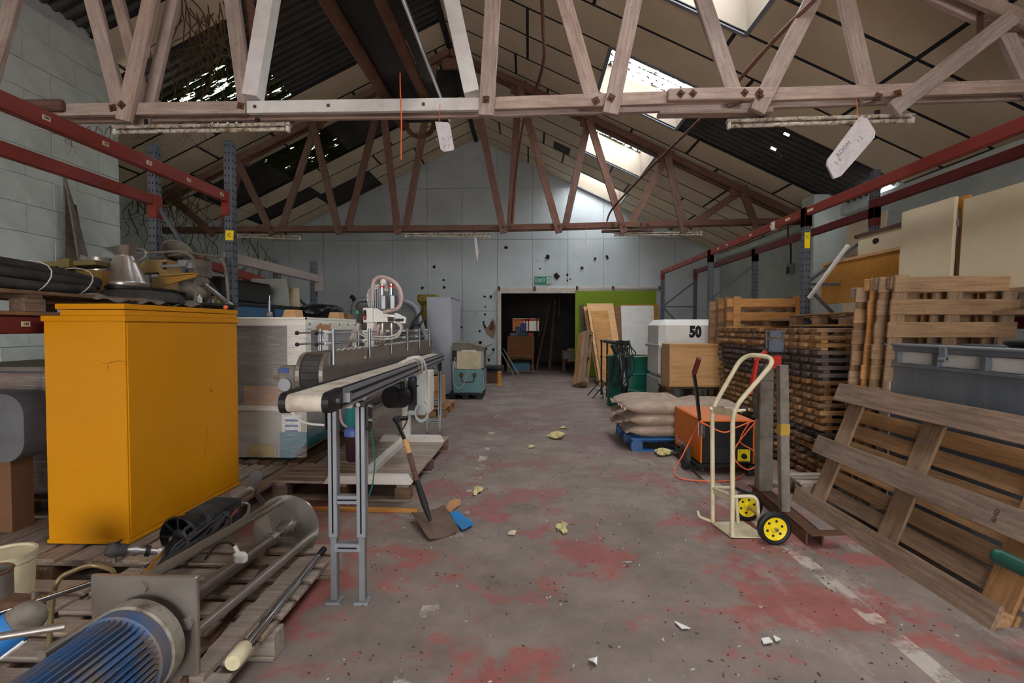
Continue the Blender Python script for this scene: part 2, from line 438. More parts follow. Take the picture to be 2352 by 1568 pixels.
for k in range(-7, 7):
    x0, x1 = -.9+k*1.0, .1+k*1.0
    for r in range(4):
        z0, z1 = rows[r], rows[r+1]
        if x1 > DX0-.06 and x0 < DX1:
            if z1 <= DZ: continue
            z0 = max(z0, DZ)
        g = .005
        pl = [(x0+g, z0+g), (x1-g, z0+g), (x1-g, z1-g), (x0+g, z1-g)]
        pl = clip(pl, (XR+.1, roofz(XR+.1)-.03), (RX, RZ-.03)); pl = clip(pl, (RX, RZ-.03), (-9, roofz(-9)-.03))
        pl = clip(pl, (XR, -1), (XR, 9)); pl = clip(pl, (XL, 9), (XL, -1))
        if len(pl) < 3: continue
        dy = random.uniform(0, .006)
        struct('wall_sheet', MB().prism([(p[0], YF+.02, p[1]) for p in pl], (0, -.02-dy, 0)), M_sheet, wf)
# dark room behind the doorway
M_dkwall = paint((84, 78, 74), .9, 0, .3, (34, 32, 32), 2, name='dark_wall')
WX0, WX1, WZ0, WZ1 = W(1177, 757, y=21).x, W(1238, 732, y=21).x, W(1177, 760, y=21).z, W(1238, 731, y=21).z
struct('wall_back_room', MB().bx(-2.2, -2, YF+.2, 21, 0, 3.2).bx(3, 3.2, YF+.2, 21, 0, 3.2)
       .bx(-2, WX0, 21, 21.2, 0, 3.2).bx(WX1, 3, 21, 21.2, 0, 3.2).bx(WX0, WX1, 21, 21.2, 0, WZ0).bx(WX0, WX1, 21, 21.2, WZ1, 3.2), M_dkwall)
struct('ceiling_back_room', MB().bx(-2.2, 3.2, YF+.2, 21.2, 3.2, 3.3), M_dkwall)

# ---------------------------------------------------------------- roof: corrugated sheets, boards beneath, roof lights
M_corr = paint((70, 68, 66), .85, 0, .4, (40, 40, 40), 2.5, name='corrugated_sheet', stretch=(1, .4, 1))
t = NT('ceiling_board'); oi = t.n('ShaderNodeObjectInfo'); v = t.map()
f = t.noise(v, 1.2, 6, .6); c = t.ramp(f, [(.25, lin((206, 190, 162))), (.75, lin((224, 208, 180)))])
h = t.n('ShaderNodeHueSaturation'); t.l(t.math('ADD', t.math('MULTIPLY', oi.outputs['Random'], .16), .92), h.inputs['Value']); t.l(c, h.inputs['Color'])
M_board = t.fin(h.outputs[0], .85)
t = NT('roof_light_sheet'); v = t.map()      # weathered clear sheet with moss along the corrugations
tr = t.n('ShaderNodeBsdfTransparent'); tl = t.n('ShaderNodeBsdfTranslucent'); mx = t.n('ShaderNodeMixShader'); df = t.n('ShaderNodeBsdfDiffuse'); mx2 = t.n('ShaderNodeMixShader')
tl.inputs[0].default_value = (.9, .92, .95, 1); tr.inputs[0].default_value = (.95, .97, 1, 1); mx.inputs[0].default_value = .15; df.inputs[0].default_value = lin((64, 70, 46))
t.l(tr.outputs[0], mx.inputs[1]); t.l(tl.outputs[0], mx.inputs[2])
mo = t.noise(t.map((1, 1, 1)), 9, 5, .7)
wv = t.n('ShaderNodeTexWave', bands_direction='Y'); wv.inputs['Scale'].default_value = 1.9; t.l(t.map(), wv.inputs['Vector'])
mm = t.step(t.math('ADD', t.math('MULTIPLY', mo, 1.0), t.math('MULTIPLY', wv.outputs['Fac'], .22)), .60, .64)
t.l(mm, mx2.inputs[0]); t.l(mx.outputs[0], mx2.inputs[1]); t.l(df.outputs[0], mx2.inputs[2]); t.l(mx2.outputs[0], t.out.inputs[0])
M_clear = t.m
def corr(mb, x0, x1, y0, y1, side, lift=0):
    n = max(2, int((y1-y0)/.15)*4)
    def fn(u, w):
        x = x0+(x1-x0)*w; y = y0+(y1-y0)*u
        return (x, y, roofz(x)+lift+.022*sin(2*pi*y/.15))
    return mb.grid(fn, n, 1, False)
PITCHY = 2.85; Y0S = 7.56; SKW = 1.42; SX0, SX1 = 1.18, 2.52
sky_y = [(Y0S+PITCHY*k, Y0S+PITCHY*k+SKW) for k in range(-5, 3)]
sky_y[-1] = (sky_y[-1][0], YF-.1)
right = MB(); left = MB(); y = YB-.1
XE = 6.2; XW = -9
for (a, b) in sky_y:
    corr(right, RX, XE, y, a, 1)
    corr(right, RX, SX0, a, b, 1)
    if 7 < a < 8: pierced = (a, b)
    else: corr(right, SX1, XE, a, b, 1)
    y = b
corr(right, RX, XE, y, YF+.1, 1); y = YB-.1
for (a, b) in sky_y[5:7]:
    corr(left, XW, RX, y, a, -1); corr(left, 2*RX-SX0, RX, a, b, -1); corr(left, XW, 2*RX-SX1, a, b, -1); y = b
corr(left, XW, RX, y, YF+.1, -1)
gaps = []
for px, py in ((1808, 308), (1777, 342), (1788, 354), (1774, 341), (2018, 424), (2030, 420)):
    d_ = ray(px, py); k_ = (RZ+SL*RX-CAM_H)/(d_.z+SL*d_.x); gaps.append((d_.x*k_, d_.y*k_, .035 if px < 1900 else .10))
nu_, nv_ = 76, 96
def pf(i, j):
    x = SX1+(XE-SX1)*j/nv_; y = pierced[0]+(pierced[1]-pierced[0])*i/nu_
    return (x, y, roofz(x)+.022*sin(2*pi*y/.15))
vs_ = [pf(i, j) for j in range(nv_+1) for i in range(nu_+1)]; fs_ = []
for j in range(nv_):
    for i in range(nu_):
        c_ = (Vector(pf(i, j))+Vector(pf(i+1, j+1)))/2
        if not any(abs(c_.x-g[0]) < g[2] and abs(c_.y-g[1]) < max(.02, g[2]*.55) for g in gaps): fs_.append((j*(nu_+1)+i, j*(nu_+1)+i+1, (j+1)*(nu_+1)+i+1, (j+1)*(nu_+1)+i))
right.add(vs_, fs_)
cr_ = struct('ceiling_right', right, M_corr); cl_ = struct('ceiling_left', left, M_corr)
M_shaft = paint((140, 128, 113), .6, 0, .06, name='roof_light_lining'); M_trim = paint((128, 136, 146), .5, name='grey_trim')
for i, (a, b) in enumerate(sky_y):
    win = struct('window_%d' % (i+1), corr(MB(), SX0-.05, SX1+.05, a-.05, b+.05, 1, .52), M_clear)
    fr = MB()
    for (p, q, r_, s_) in ((SX0-.03, SX0, a, b), (SX1, SX1+.03, a, b)):
        fr.prism([(p, a, roofz(p)-.05), (p, b, roofz(p)-.05), (p, b, roofz(p)+.56), (p, a, roofz(p)+.56)], (q-p, 0, 0))
    for (p, q) in ((a-.03, a), (b, b+.03)):
        fr.prism([(SX0, p, roofz(SX0)-.05), (SX1, p, roofz(SX1)-.05), (SX1, p, roofz(SX1)+.56), (SX0, p, roofz(SX0)+.56)], (0, q-p, 0))
    struct('lining', fr, M_shaft, win)
    tm = MB(); nrm = Vector((SL, 0, 1)).normalized()
    P = lambda x, y: Vector((x, y, roofz(x)-.065))
    for p, q in ((P(SX0, a-.03), P(SX0, b+.03)), (P(SX1, a-.03), P(SX1, b+.03)), (P(SX0, a-.02), P(SX1, a-.02)), (P(SX0, b+.02), P(SX1, b+.02))):
        tm.beam(p, q, .05, .015, nrm)
    struct('trim', tm, M_trim, win)
    xm = (SX0+SX1)/2
    portal('roof_light_portal', (xm, (a+b)/2, roofz(xm)+.62), (0, atan(SL), 0), 1.55, SKW+.1)
# broken roof lights on the left slope
LX0, LX1 = 2*RX-SX1, 2*RX-SX0
def moss(th):
    t = NT('mossy_sheet')
    tr = t.n('ShaderNodeBsdfTransparent'); df = t.n('ShaderNodeBsdfDiffuse'); mx = t.n('ShaderNodeMixShader'); df.inputs[0].default_value = lin((52, 56, 38)); tr.inputs[0].default_value = (.8, .95, .7, 1)
    t.l(t.step(t.noise(t.map((1.2, 5, 1)), 2.6, 6, .65), th, th+.03), mx.inputs[0])
    t.l(tr.outputs[0], mx.inputs[2]); t.l(df.outputs[0], mx.inputs[1]); t.l(mx.outputs[0], t.out.inputs[0]); return t.m
for i, (a, b) in enumerate(sky_y[5:7]):
    struct('window_%d' % (i+9), corr(MB(), LX0-.05, LX1+.05, a-.1, b+.1, -1, .006), moss(.60 if i == 0 else .655))
portal('rear_opening_portal', (-.8, YB-.15, 1.65), (pi/2, 0, pi), 4.8, 3.3)  # sky sampling through the added rear opening

# boards under the sheets: long strips down the slope with dark gaps
STRIP = PITCHY/4; BL = 1.75; nrmR = Vector((SL, 0, 1)).normalized(); nrmL = Vector((-SL, 0, 1)).normalized()
bcache = {}; M_strip = paint((34, 38, 44), .7, 0, .1, name='joint_strip_black')
def board(parent, side, s0, s1, y0, y1, sag=0):
    L = s1-s0; Wd = y1-y0; key = (round(L, 3), round(Wd, 3))
    if key not in bcache: bcache[key] = (mesh_of('board', MB().box((0, 0, 0), (L-.05, Wd-.055, .014)), M_board), mesh_of('joint_strip', MB().box((0, -Wd/2, 0), (L, .05, .010)).box((L/2, 0, 0), (.045, Wd-.05, .010)), M_strip))
    sm = (s0+s1)/2; k = 1/sqrt(1+SL*SL)
    x = RX+side*sm*k; z = RZ-SL*sm*k-.045
    m = Matrix.Translation((x, (y0+y1)/2, z)) @ Matrix.Rotation(side*atan(SL)+sag, 4, 'Y') @ Matrix.Rotation(random.uniform(-.003, .003), 4, 'Z')
    piece('board', bcache[key][0], m, parent); piece('joint_strip', bcache[key][1], m @ Matrix.Translation((0, 0, .002)), parent)
kk = sqrt(1+SL*SL)
def hole(side, y0, y1, s0, s1):
    """no board here: roof lights and the places where boards have fallen away"""
    ym = (y0+y1)/2
    for (a, b) in sky_y:
        if a-.05 < ym < b+.05:
            S0, S1 = (SX0-RX)*kk, (SX1-RX)*kk
            if s1 > S0+.02 and s0 < S1-.02: return True
    if side > 0 and 7.5 < ym < 9.0 and s0 > 4.3 : return True
    if side < 0:
        if 6.85 < ym < 8.95: return s0 < (SX1-RX)*kk-.1
        if 6.2 < ym < 6.85: return s0 < 2.4
        if 10.4 < ym < 11.85 and s0 < 5.8: return True
        if ym > 12.4 and ym < 13.2 and 3.4 < s0 < 6: return True
    return False
smax = {1: (XR-RX)*kk, -1: (RX-XL)*kk}
S0, S1 = (SX0-RX)*kk, (SX1-RX)*kk
for side, par in ((1, cr_), (-1, cl_)):
    j = 0; y = Y0S-STRIP*6
    while y < YF-.05:
        y1 = min(y+STRIP, YF); ym = (y+y1)/2
        insky = any(a-.05 < ym < b+.05 for a, b in sky_y)
        if insky: cuts = [.02, S0*.55, S0, S1, S1+BL*.9, S1+BL*1.9, smax[side]]
        else:
            o = (j % 3)*.55+.3; cuts = [.02]
            while o < smax[side]-.4:
                if o > .25: cuts.append(o)
                o += BL
            cuts.append(smax[side])
        for s0, s1 in zip(cuts, cuts[1:]):
            if s1-s0 < .05 or hole(side, y, y1, s0, s1): continue
            board(par, side, s0, s1, y, y1)
        y += STRIP; j += 1
    # the boards above and behind the camera, out of sight, in one go
    mb = MB()
    for a, b in ((YB, sky_y[0][0]),)+tuple((sky_y[i][1], sky_y[i+1][0]) for i in range(0, 3)):
        k = smax[side]/kk; b = min(b, Y0S-STRIP*6-.01)
        mb.prism([(RX, a, RZ-.05), (RX+side*k, a, RZ-SL*k-.05), (RX+side*k, b, RZ-SL*k-.05), (RX, b, RZ-.05)], (0, 0, .014))
    o = struct('board_lining', mb, M_board, par)
px_ = ray(1290, 341); k_ = (RZ+SL*RX-CAM_H-.07)/(px_.z+SL*px_.x); c_ = Vector((0, 0, CAM_H))+px_*k_
struct('dark_plate', MB().box(c_, (.42, .42, .012), (0, atan(SL), 0)), M_strip, cr_, 'square dark plate for a gap in the lining')  # black plate put in for the darkness inside a gap
struct('trim_ridge', MB().beam((RX, YB, RZ-.1), (RX, YF, RZ-.1), .09, .1), M_dark)
# wall plate along the right eaves, and a sagging torn strip of lining
struct('trim_eaves_right', MB().bx(XR-.12, XR-.02, YB, YF, roofz(XR)-.22, roofz(XR)-.1), M_block)
# ---------------------------------------------------------------- timber roof trusses
BOT = [-4.85, -3.55, -2.42, -.42, .62, 1.83, 2.94, 4.15]
TOP = [-6.9, -5.56, -4.1, -2.8, RX, -.2, 1.11, 2.56, 3.92]
def truss(label, y, zc, m1, mw, white):
    r = thing('roof_truss', label, 'truss', (RX, y, zc))
    zt = lambda x: roofz(x)-.27 if abs(x-RX) > .5 else RZ-.42
    x0 = -4.26 if white else -7.2; x1 = 5.2
    for dy, dz in ((-.07, 0), (.075, 0)):          # paired chords
        if white and dy < 0:
            cuts = [(x0, -2.44, m1), (-2.44, -.42, M_trussw), (-.42, x1, m1)]
        else: cuts = [(x0, -.42, m1), (-.42, x1, m1)]
        for a, b, m in cuts:
            za = zc+(.06*(a/4)**2 if a > 0 else 0)*.5; zb = zc+(.06*(b/4)**2 if b > 0 else 0)
            bar('bottom_chord', (a+.005, y+dy, za+dz), (b-.005, y+dy, zb+dz), .05, .105, (0, 0, 1), m, r, 'white painted length of chord' if m is M_trussw else None)
    for sd in (-1, 1):
        xe = x1 if sd > 0 else XL
        for dy in (-.07, .075):
            bar('top_chord', (RX, y+dy, RZ-.2), (xe, y+dy, roofz(xe)-.2), .05, .12, (0, 0, 1), m1, r)
    RL, RR = RX-.3, RX+.36
    seq = [(-6.05, -6.9), (-5.93, -5.56), (-4.91, -5.56), (-4.79, -4.1), (-3.61, -4.1), (-3.49, -2.8), (-2.48, -2.8), (-2.36, RL), (-.48, RR), (-.36, -.2),
           (.56, -.2), (.68, 1.11), (1.77, 1.11), (1.89, 2.56), (2.88, 2.56), (3.0, 3.92), (4.24, 3.95)]
    for k, (bx_, tx) in enumerate(seq):
        if white and k < 3: continue
        isw = white and ((abs(bx_+2.36) < .01) or (abs(bx_+.48) < .01))
        m = M_trussw if isw else mw
        front = (k % 2 == 0) != white
        dy = -.125 if front or isw else .0
        p = Vector((bx_, y+dy, zc-.1 if dy < -.1 else zc)); q = Vector((tx, y+dy, zt(tx)))
        if isw: p.z = zc+.06
        d = (q-p).normalized()
        if dy < -.1 and not isw: p = p-d*.02
        bar('web_post', p, q, .05 if not isw else .13, .13, Vector((0, 1, 0)).cross(d), m, r, 'white painted web' if isw else None)
        if white and k in (4, 5, 6):
            o = Vector((.12 if k == 4 else .05, .17, 0))
            if k == 6: part('web_post', MB().cyl(p+o+Vector((0, 0, .2)), q+o, .045, 12), M_trussd, r, 'round brown post')
            else: bar('web_post', p+o, q+o, .05, .1, Vector((0, 1, 0)).cross(d), mw, r)
        if not isw:
            yb = y+dy-.027 if dy < -.1 else y-.1
            part('bolt_plate', MB().box((bx_, yb-.004, zc+.005), (.055, .008, .055), (0, .5+k, 0)).cyl((bx_, yb, zc), (bx_, yb-.025, zc), .012, 6), M_rust, r)
    for tx in TOP: part('gusset', MB().box((tx, y, zt(tx)+.03), (.3, .09, .2), None, .01), M_trussd, r)
    # spliced joint in the chord
    sx = 1.15 if white else 1.42
    sp = part('splice_block', MB().box((sx+.43, y-.125, zc+.03), (.86 if white else .6, .055, .1), None, .008), m1, r)
    part('splice_block', MB().box((sx+.43, y, zc-.07), (.95, .12, .04), None, .008), m1, r)
    bb = MB()
    for o in (.1, .2, .62, .74): bb.box((sx+o+(0 if white else .05), y-.156, zc+.03), (.05, .01, .05), (0, .7, 0)).cyl((sx+o+(0 if white else .05), y-.15, zc+.03), (sx+o+(0 if white else .05), y-.18, zc+.03), .013, 6)
    part('bolt', bb, M_rust, sp, kind='stuff')
    if white:
        part('splice_block', MB().box((-4.28, y-.125, zc+.02), (.5, .055, .1), None, .012), M_trussd, r, 'rotten splice at the chord end')
        for x in (-2.36, -1.72, -.9): part('bolt_plate', MB().box((x, y-.098, zc), (.026, .008, .026)), M_rust, r)
    return r
T1 = truss('near timber roof truss with a white painted length of chord', 4.48, 3.3, M_truss, M_truss, True)
T2 = truss('far red-brown timber roof truss before the gable wall', 9.8, 3.29, M_trussd, M_trussd, False)

# steel trough running along the roof
t = thing('steel_trough', 'long dark steel trough with rusty pipe edges lying over the near truss', 'trough', (-1, 4, 3.42))
part('pipe', MB().tube([(-1.27, -2, 3.47), (-1.27, 5.2, 3.44)], .05, 12), M_rust, t)
part('pipe', MB().tube([(-.93, -2, 3.47), (-.93, 5.2, 3.44)], .045, 12), M_rust, t)
part('sheet', MB().prism([(-1.27, -2, 3.5), (-.93, -2, 3.5), (-.93, 5.2, 3.47), (-1.27, 5.2, 3.47)], (0, 0, .02)), M_dark, t)
part('side_channel', MB().bx(-.875, -.80, -2, 5.15, 3.44, 3.52), M_black, t)
part('edge_strip', MB().bx(-.80, -.79, -2, 5.15, 3.44, 3.47), M_whiteg, t)
part('end_ring', MB().lathe([(.15, -.02), (.165, 0), (.15, .02), (.12, .02), (.12, -.02), (.15, -.02)], (-1.1, 5.21, 3.47), (pi/2, 0, 0), 24), M_rust, t)

# fluorescent battens
M_tube = paint((206, 200, 184), .6, 0, .8, (110, 84, 58), 26, name='dirty_batten')
def batten(label, x0, x1, y, z, tilt=0):
    o = thing('fluorescent_batten', label, 'light', ((x0+x1)/2, y, z), 'fluorescent battens under the trusses')
    part('housing', MB().beam((x0, y, z+.02), (x1, y, z+.02+tilt), .06, .03, bev=.005), M_tube, o)
    part('tube', MB().tube([(x0+.04, y-.01, z-.022), (x1-.04, y-.01, z-.022+tilt)], .018, 10), M_tube, o)
    for x, zz in ((x0+.02, z), (x1-.02, z+tilt)): part('lampholder', MB().box((x, y-.01, zz-.02), (.03, .045, .055), None, .008), M_white, o)
    for x in (x0+.3, x1-.3): part('bracket', MB().box((x, y+.0, z+.06), (.03, .03, .05+abs(tilt))), M_dark, o)
def bat(label, px0, px1, py0, py1, y):
    a = W(px0, py0, y=y); b = W(px1, py1, y=y); batten(label, a.x, b.x, y, a.z, b.z-a.z)
bat('grimy fluorescent batten under the near truss above the left rack', 262, 668, 299, 292, 4.5)
bat('broken grimy batten under the near truss beside the large hanging board', 1668, 2098, 285, 272, 4.5)
bat('pale batten under the far truss beside the yellow C sign', 545, 692, 541, 546, 9.8)
bat('grimy batten under the far truss above the filling machine', 930, 1127, 539, 540, 9.8)
bat('grimy batten under the far truss above the green door', 1410, 1612, 538, 536, 9.8)

# ---------------------------------------------------------------- pallet racking
M_slot = paint((16, 16, 18), .9, 0, 0, name='slot_shadow')
def upright(r, x, y, z1, lab=None):
    part('upright', MB().box((x, y, z1/2), (.075, .09, z1), None, .006), M_blue, r, lab)
    mb = MB(); z = .3
    while z < z1-.05:
        for dx in (-.016, .016): mb.box((x+dx, y-.0455, z), (.010, .002, .018))
        for dy in (-.022, .022):
            for s in (-1, 1): mb.box((x+s*.038, y+dy, z), (.002, .012, .018))
        z += .07
    part('slot', mb, M_slot, r, kind='stuff')
    part('foot_plate', MB().bx(x-.07, x+.07, y-.07, y+.07, 0, .01), M_blue, r)
def rackbeam(r, x, y0, y1, z0, z1=None, m=None, ends=True):
    z1 = z0 if z1 is None else z1; m = m or M_red
    part('beam', MB().beam((x, y0, z0), (x, y1, z1), .05, .1, bev=.006), m, r)
    if ends:
        for y, z in ((y0, z0), (y1, z1)): part('beam_connector', MB().box((x, y, z-.06), (.082, .1, .22), None, .004), m, r)
def braces(r, xa, xb, y, zs):
    for k in range(len(zs)-1):
        part('brace', MB().beam((xa, y, zs[k]), (xb, y, zs[k]), .03, .03), M_blue, r)
        part('brace', MB().beam((xa, y, zs[k]) if k % 2 == 0 else (xb, y, zs[k]), (xb, y, zs[k+1]) if k % 2 == 0 else (xa, y, zs[k+1]), .03, .03), M_blue, r)
def tagplate(r, x, y, z, num, s=-1):
    part('label_plate', MB().box((x, y, z), (.003, .05, .028)), M_card if False else M_cream, r)
    text('lettering', num, .022, M_ink, r, (x-s*-.0025 if False else x+(.0025 if s > 0 else -.0025), y, z), (0, s, 0) if s > 0 else (0, -1, 0), (0, 0, 1))
LX = -2.84
r = thing('pallet_rack', 'blue-grey racking with red beams before the block wall', 'rack', (-3.15, 5, 0))
upright(r, LX+.02, 4.78, W(525, 325, y=4.78).z); upright(r, -3.53, 4.75, W(352, 330, y=4.75).z)
upright(r, -2.93, 6.9, W(716, 600, y=6.9).z); upright(r, -3.44, 6.9, W(635, 598, y=6.9).z)
upright(r, LX+.02, 1.9, 2.9); upright(r, -3.53, 1.9, 2.9)
zb = W(540, 462, x=LX).z
rackbeam(r, LX, 1.9, 4.78, zb); rackbeam(r, -3.53, 1.9, 4.75, W(352, 460, x=-3.53).z, m=M_red)
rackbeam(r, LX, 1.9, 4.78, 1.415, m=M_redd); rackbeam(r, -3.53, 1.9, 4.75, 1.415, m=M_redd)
M_pinkg = paint((148, 136, 132), .55, 0, .2, (120, 100, 94), 4, name='faded_beam')
rackbeam(r, -2.86, 4.84, 6.9, W(545, 595, x=-2.86).z, W(718, 640, x=-2.93).z, M_pinkg)
rackbeam(r, -3.5, 4.84, 6.9, W(400, 583, x=-3.5).z, W(635, 652, x=-3.44).z, M_red)
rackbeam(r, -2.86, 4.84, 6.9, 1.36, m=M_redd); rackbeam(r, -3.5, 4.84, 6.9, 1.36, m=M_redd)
braces(r, LX, -3.53, 4.77, [.3, .9, 1.55, zb-.05]); braces(r, -2.93, -3.44, 6.9, [.3, 1.0, 1.6, 2.05])
for i, px in enumerate((100, 236, 336, 427, 503)):
    p = W(px, 0, x=LX+.027); tagplate(r, LX+.027, p.y, zb, str(584+i), 1)
p = W(40, 0, x=LX+.027); tagplate(r, LX+.027, p.y, 1.42, '540', 1)
p = W(542, 540, y=4.73); part('row_sign', MB().box((LX+.035, 4.732, p.z), (.075, .004, .09), (0, .05, 0)), M_lemon, r)
text('lettering', 'C', .055, M_ink, r, (LX+.035, 4.7285, p.z), (1, 0, 0), (0, 0, 1))

r = thing('pallet_rack', 'blue-grey racking with red beams along the right wall', 'rack', (3.15, 6, 0))
FX, QX = 3.2, 3.97
FY = [12.42, 9.17, 6.06, 2.3]
for y in FY:
    upright(r, FX, y, 2.74 if y > 3 else 2.9); upright(r, QX, y, 3.2 if y < 7 else 2.8)
    braces(r, FX, QX, y, [.3, 1.1, 1.9, 2.5])
fz = [2.72, 2.72, 2.73, W(2352, 287, x=FX).z]
for i in range(3):
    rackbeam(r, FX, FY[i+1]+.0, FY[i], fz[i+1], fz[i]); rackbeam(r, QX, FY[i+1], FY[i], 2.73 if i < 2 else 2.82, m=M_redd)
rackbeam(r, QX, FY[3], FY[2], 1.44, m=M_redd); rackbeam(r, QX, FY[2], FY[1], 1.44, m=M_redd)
for i, px in enumerate((1545, 1590, 1655, 1675, 1730, 1778, 1816, 1868)):
    p = W(px, 0, x=FX-.03); part('label_plate', MB().box((FX-.027, p.y, 2.727), (.003, .07 if i < 6 else .12, .03)), M_cream, r)
for px, nm in ((1876, '2'), (1926, '3'), (2338, '8')):
    p = W(px, 0, x=QX-.03); tagplate(r, QX-.027, p.y, 1.445, nm, -1)
part('wrap_band', MB().box((FX, W(1787, 0, x=FX).y, 2.725), (.056, .1, .106), None, .003), M_white, r)
part('row_sign', MB().box((FX-.01, 6.012, 2.40), (.06, .004, .18)), M_lemon, r)
text('lettering', 'C', .055, M_ink, r, (FX-.01, 6.009, 2.44), (1, 0, 0), (0, 0, 1))
# ---------------------------------------------------------------- pallets
PC = {}
def pmesh(sx, sy, sz, mat, nm):
    k = (round(sx, 4), round(sy, 4), round(sz, 4), mat.name)
    if k not in PC: PC[k] = mesh_of(nm, MB().box((0, 0, 0), (sx, sy, sz), None, .003), mat)
    return PC[k]
def pallet(label, L, Wd, mtx, mat, n=7, bw=.1, th=.02, bh=.08, group=None, nb=3, jit=.004, name='wooden_pallet', blkm=None, bottom=True, sw=.1):
    """L along local x (deck and bottom boards), Wd along local y (stringer boards); base at z = 0"""
    r = thing(name, label, 'pallet', (0, 0, 0), group); j = lambda a=jit: random.uniform(-a, a)
    z = 0
    if bottom:
        for i in range(nb):
            y = -Wd/2+.05+(Wd-.1)*i/(nb-1); piece('bottom_board', pmesh(L, .1, th, mat, 'bottom_board'), Matrix.Translation((j(), y, th/2)), r)
        z = th
    for i in range(3):
        for k in range(nb):
            piece('block', pmesh(sw+.03, .09, bh, blkm or mat, 'block'), Matrix.Translation((-L/2+sw/2+.015+(L-sw-.03)*i/2+j(), -Wd/2+.05+(Wd-.1)*k/(nb-1), z+bh/2)), r)
    z += bh
    for i in range(3):
        piece('stringer_board', pmesh(Wd, sw, th, mat, 'stringer_board'), Matrix.Translation((-L/2+sw/2+.015+(L-sw-.03)*i/2, j(), z+th/2)) @ Matrix.Rotation(pi/2, 4, 'Z'), r)
    z += th
    for i in range(n):
        y = -Wd/2+bw/2+(Wd-bw)*i/(n-1)
        piece('deck_board', pmesh(L, bw, th, mat, 'deck_board'), Matrix.Translation((j(), y, z+th/2)) @ Matrix.Rotation(j()*.8, 4, 'Z'), r)
    r.matrix_world = mtx; return r
def TR(x, y, z, rx=0, ry=0, rz=0): return Matrix.Translation((x, y, z)) @ Euler((rx, ry, rz)).to_matrix().to_4x4()

# two tall stacks of low slatted pallets along the rack: every pallet on its own
def slat_pallet(label, x, y, z, mat, L=.58, Wd=1.17, group=None):
    r = thing('slatted_pallet', label, 'pallet', (x, y, z), group)
    for i in range(3):
        piece('stringer', pmesh(Wd-.02, .06, .028, mat, 'stringer'), Matrix.Translation((-L/2+.08+(L-.16)*i/2, 0, .014)) @ Matrix.Rotation(pi/2, 4, 'Z'), r)
    for i in range(7):
        yy = -Wd/2+.05+(Wd-.1)*i/6
        piece('deck_board', pmesh(L, .1, .037, mat, 'deck_board'), Matrix.Translation((random.uniform(-.012, .012), yy, .028+.0187)), r)
M_stk = [wood('stack_pine', (146, 104, 62), (184, 136, 86), .5, .3, dcol=(64, 46, 34), dirt=.5), wood('stack_grey', (82, 68, 60), (112, 94, 84), .5, .4, dcol=(50, 42, 38), dirt=.5),
         wood('stack_brown', (122, 88, 58), (156, 116, 80), .5, .25, dcol=(54, 40, 30), dirt=.5)]
seq = [2, 0, 0, 1, 0, 2, 1, 0, 0, 0, 2, 0, 2, 2, 1, 1, 1, 1, 0, 0, 2]
ords = ['lowest', 'second', 'third', 'fourth', 'fifth', 'sixth', 'seventh', 'eighth', 'ninth', 'tenth', 'eleventh', 'twelfth', 'thirteenth', 'fourteenth', 'fifteenth', 'sixteenth', 'seventeenth', 'eighteenth', 'nineteenth', 'twentieth', 'topmost']
for k in range(21):
    for s_, (yc, nm) in enumerate(((5.16, 'near'), (6.37, 'far'))):
        slat_pallet('%s low slatted pallet up from the floor in the %s brown stack' % (ords[k], nm) if k < 20 else 'topmost low slatted pallet of the %s brown stack behind the grey posts' % nm,
                    2.83+random.uniform(-.012, .012)-.004*k+.06, yc+random.uniform(-.01, .01), .0665*k, M_stk[seq[k]] if s_ == 0 else M_stk[seq[(k+random.randint(0, 1)) % 21]], group='low slatted pallets in the %s stack' % nm)
pallet('short dusty pallet on the floor between the grey posts and the brown stack', .42, .30, TR(2.42, 4.36, 0), M_palg, n=3, bw=.085, nb=2, bh=.08)
# crate pallets standing on edge behind the stack
zt = W(1760, 683, y=7.25).z; x0 = W(1668, 700, y=7.25).x; x1 = W(1855, 700, y=7.25).x
for k in range(3):
    r = thing('slatted_crate_side', ['bright pine pallet standing on edge behind the brown stack', 'second pine pallet on edge, showing its ends behind the bright one', 'third pine pallet on edge, rearmost behind the brown stack'][k], 'pallet', ((x0+x1)/2-.06*k, 7.2+.16*k, 0), 'pine pallets on edge behind the stack')
    o = ORG[r.name]; w = x1-x0+.02
    for i in range(8): part('slat', MB().box(o+Vector((0, 0, zt-.075-.19*i-.02*k)), (w, .022, .115), None, .003), M_palo if k == 0 else M_palb, r)
    for dx in (-w/2+.13, w/2-.16): part('upright_board', MB().box(o+Vector((dx, -.022, zt/2+.01)), (.1, .02, zt), None, .003), M_palo if k == 0 else M_palb, r)
    for dx in (-w/2+.05, 0, w/2-.05): part('post', MB().box(o+Vector((dx, .05, zt/2-.02)), (.08, .07, zt-.04), None, .003), M_palb, r)
# end pallet on edge left of it
# pallets leaning forward on the grey bin
ymid = 3.87; xl = W(2037, 640, y=ymid).x; xr = W(2334, 640, y=ymid).x; ztop = W(2180, 620, y=ymid-.03).z
lean = radians(7)
for k in range(4):
    Lp = xr-xl; yy = ymid+.105*k
    m = Matrix.Translation(((xl+xr)/2-.02-.008*k+random.uniform(-.03, .03)*(k > 0), yy+.205, 0)) @ Matrix.Rotation(lean, 4, 'X') @ Matrix.Translation((0, 0, (ztop-.0)/2-.02*k*(k > 2)-.005)) @ Matrix.Rotation(pi/2, 4, 'X') @ Matrix.Translation((0, 0, 0))
    lab = 'grey-brown pallet on edge leaning on the grey bin, foremost of its row' if k == 0 else '%s pallet back in the row of pallets on edge behind the grey bin' % ords[k]
    pallet(lab, Lp+random.uniform(-.02, .02), ztop-.02*2, m, M_pile if k != 2 else M_palo, n=11, bw=.112, th=.02, bh=.05, group='pallets on edge behind the grey bin', jit=.008, bottom=False)
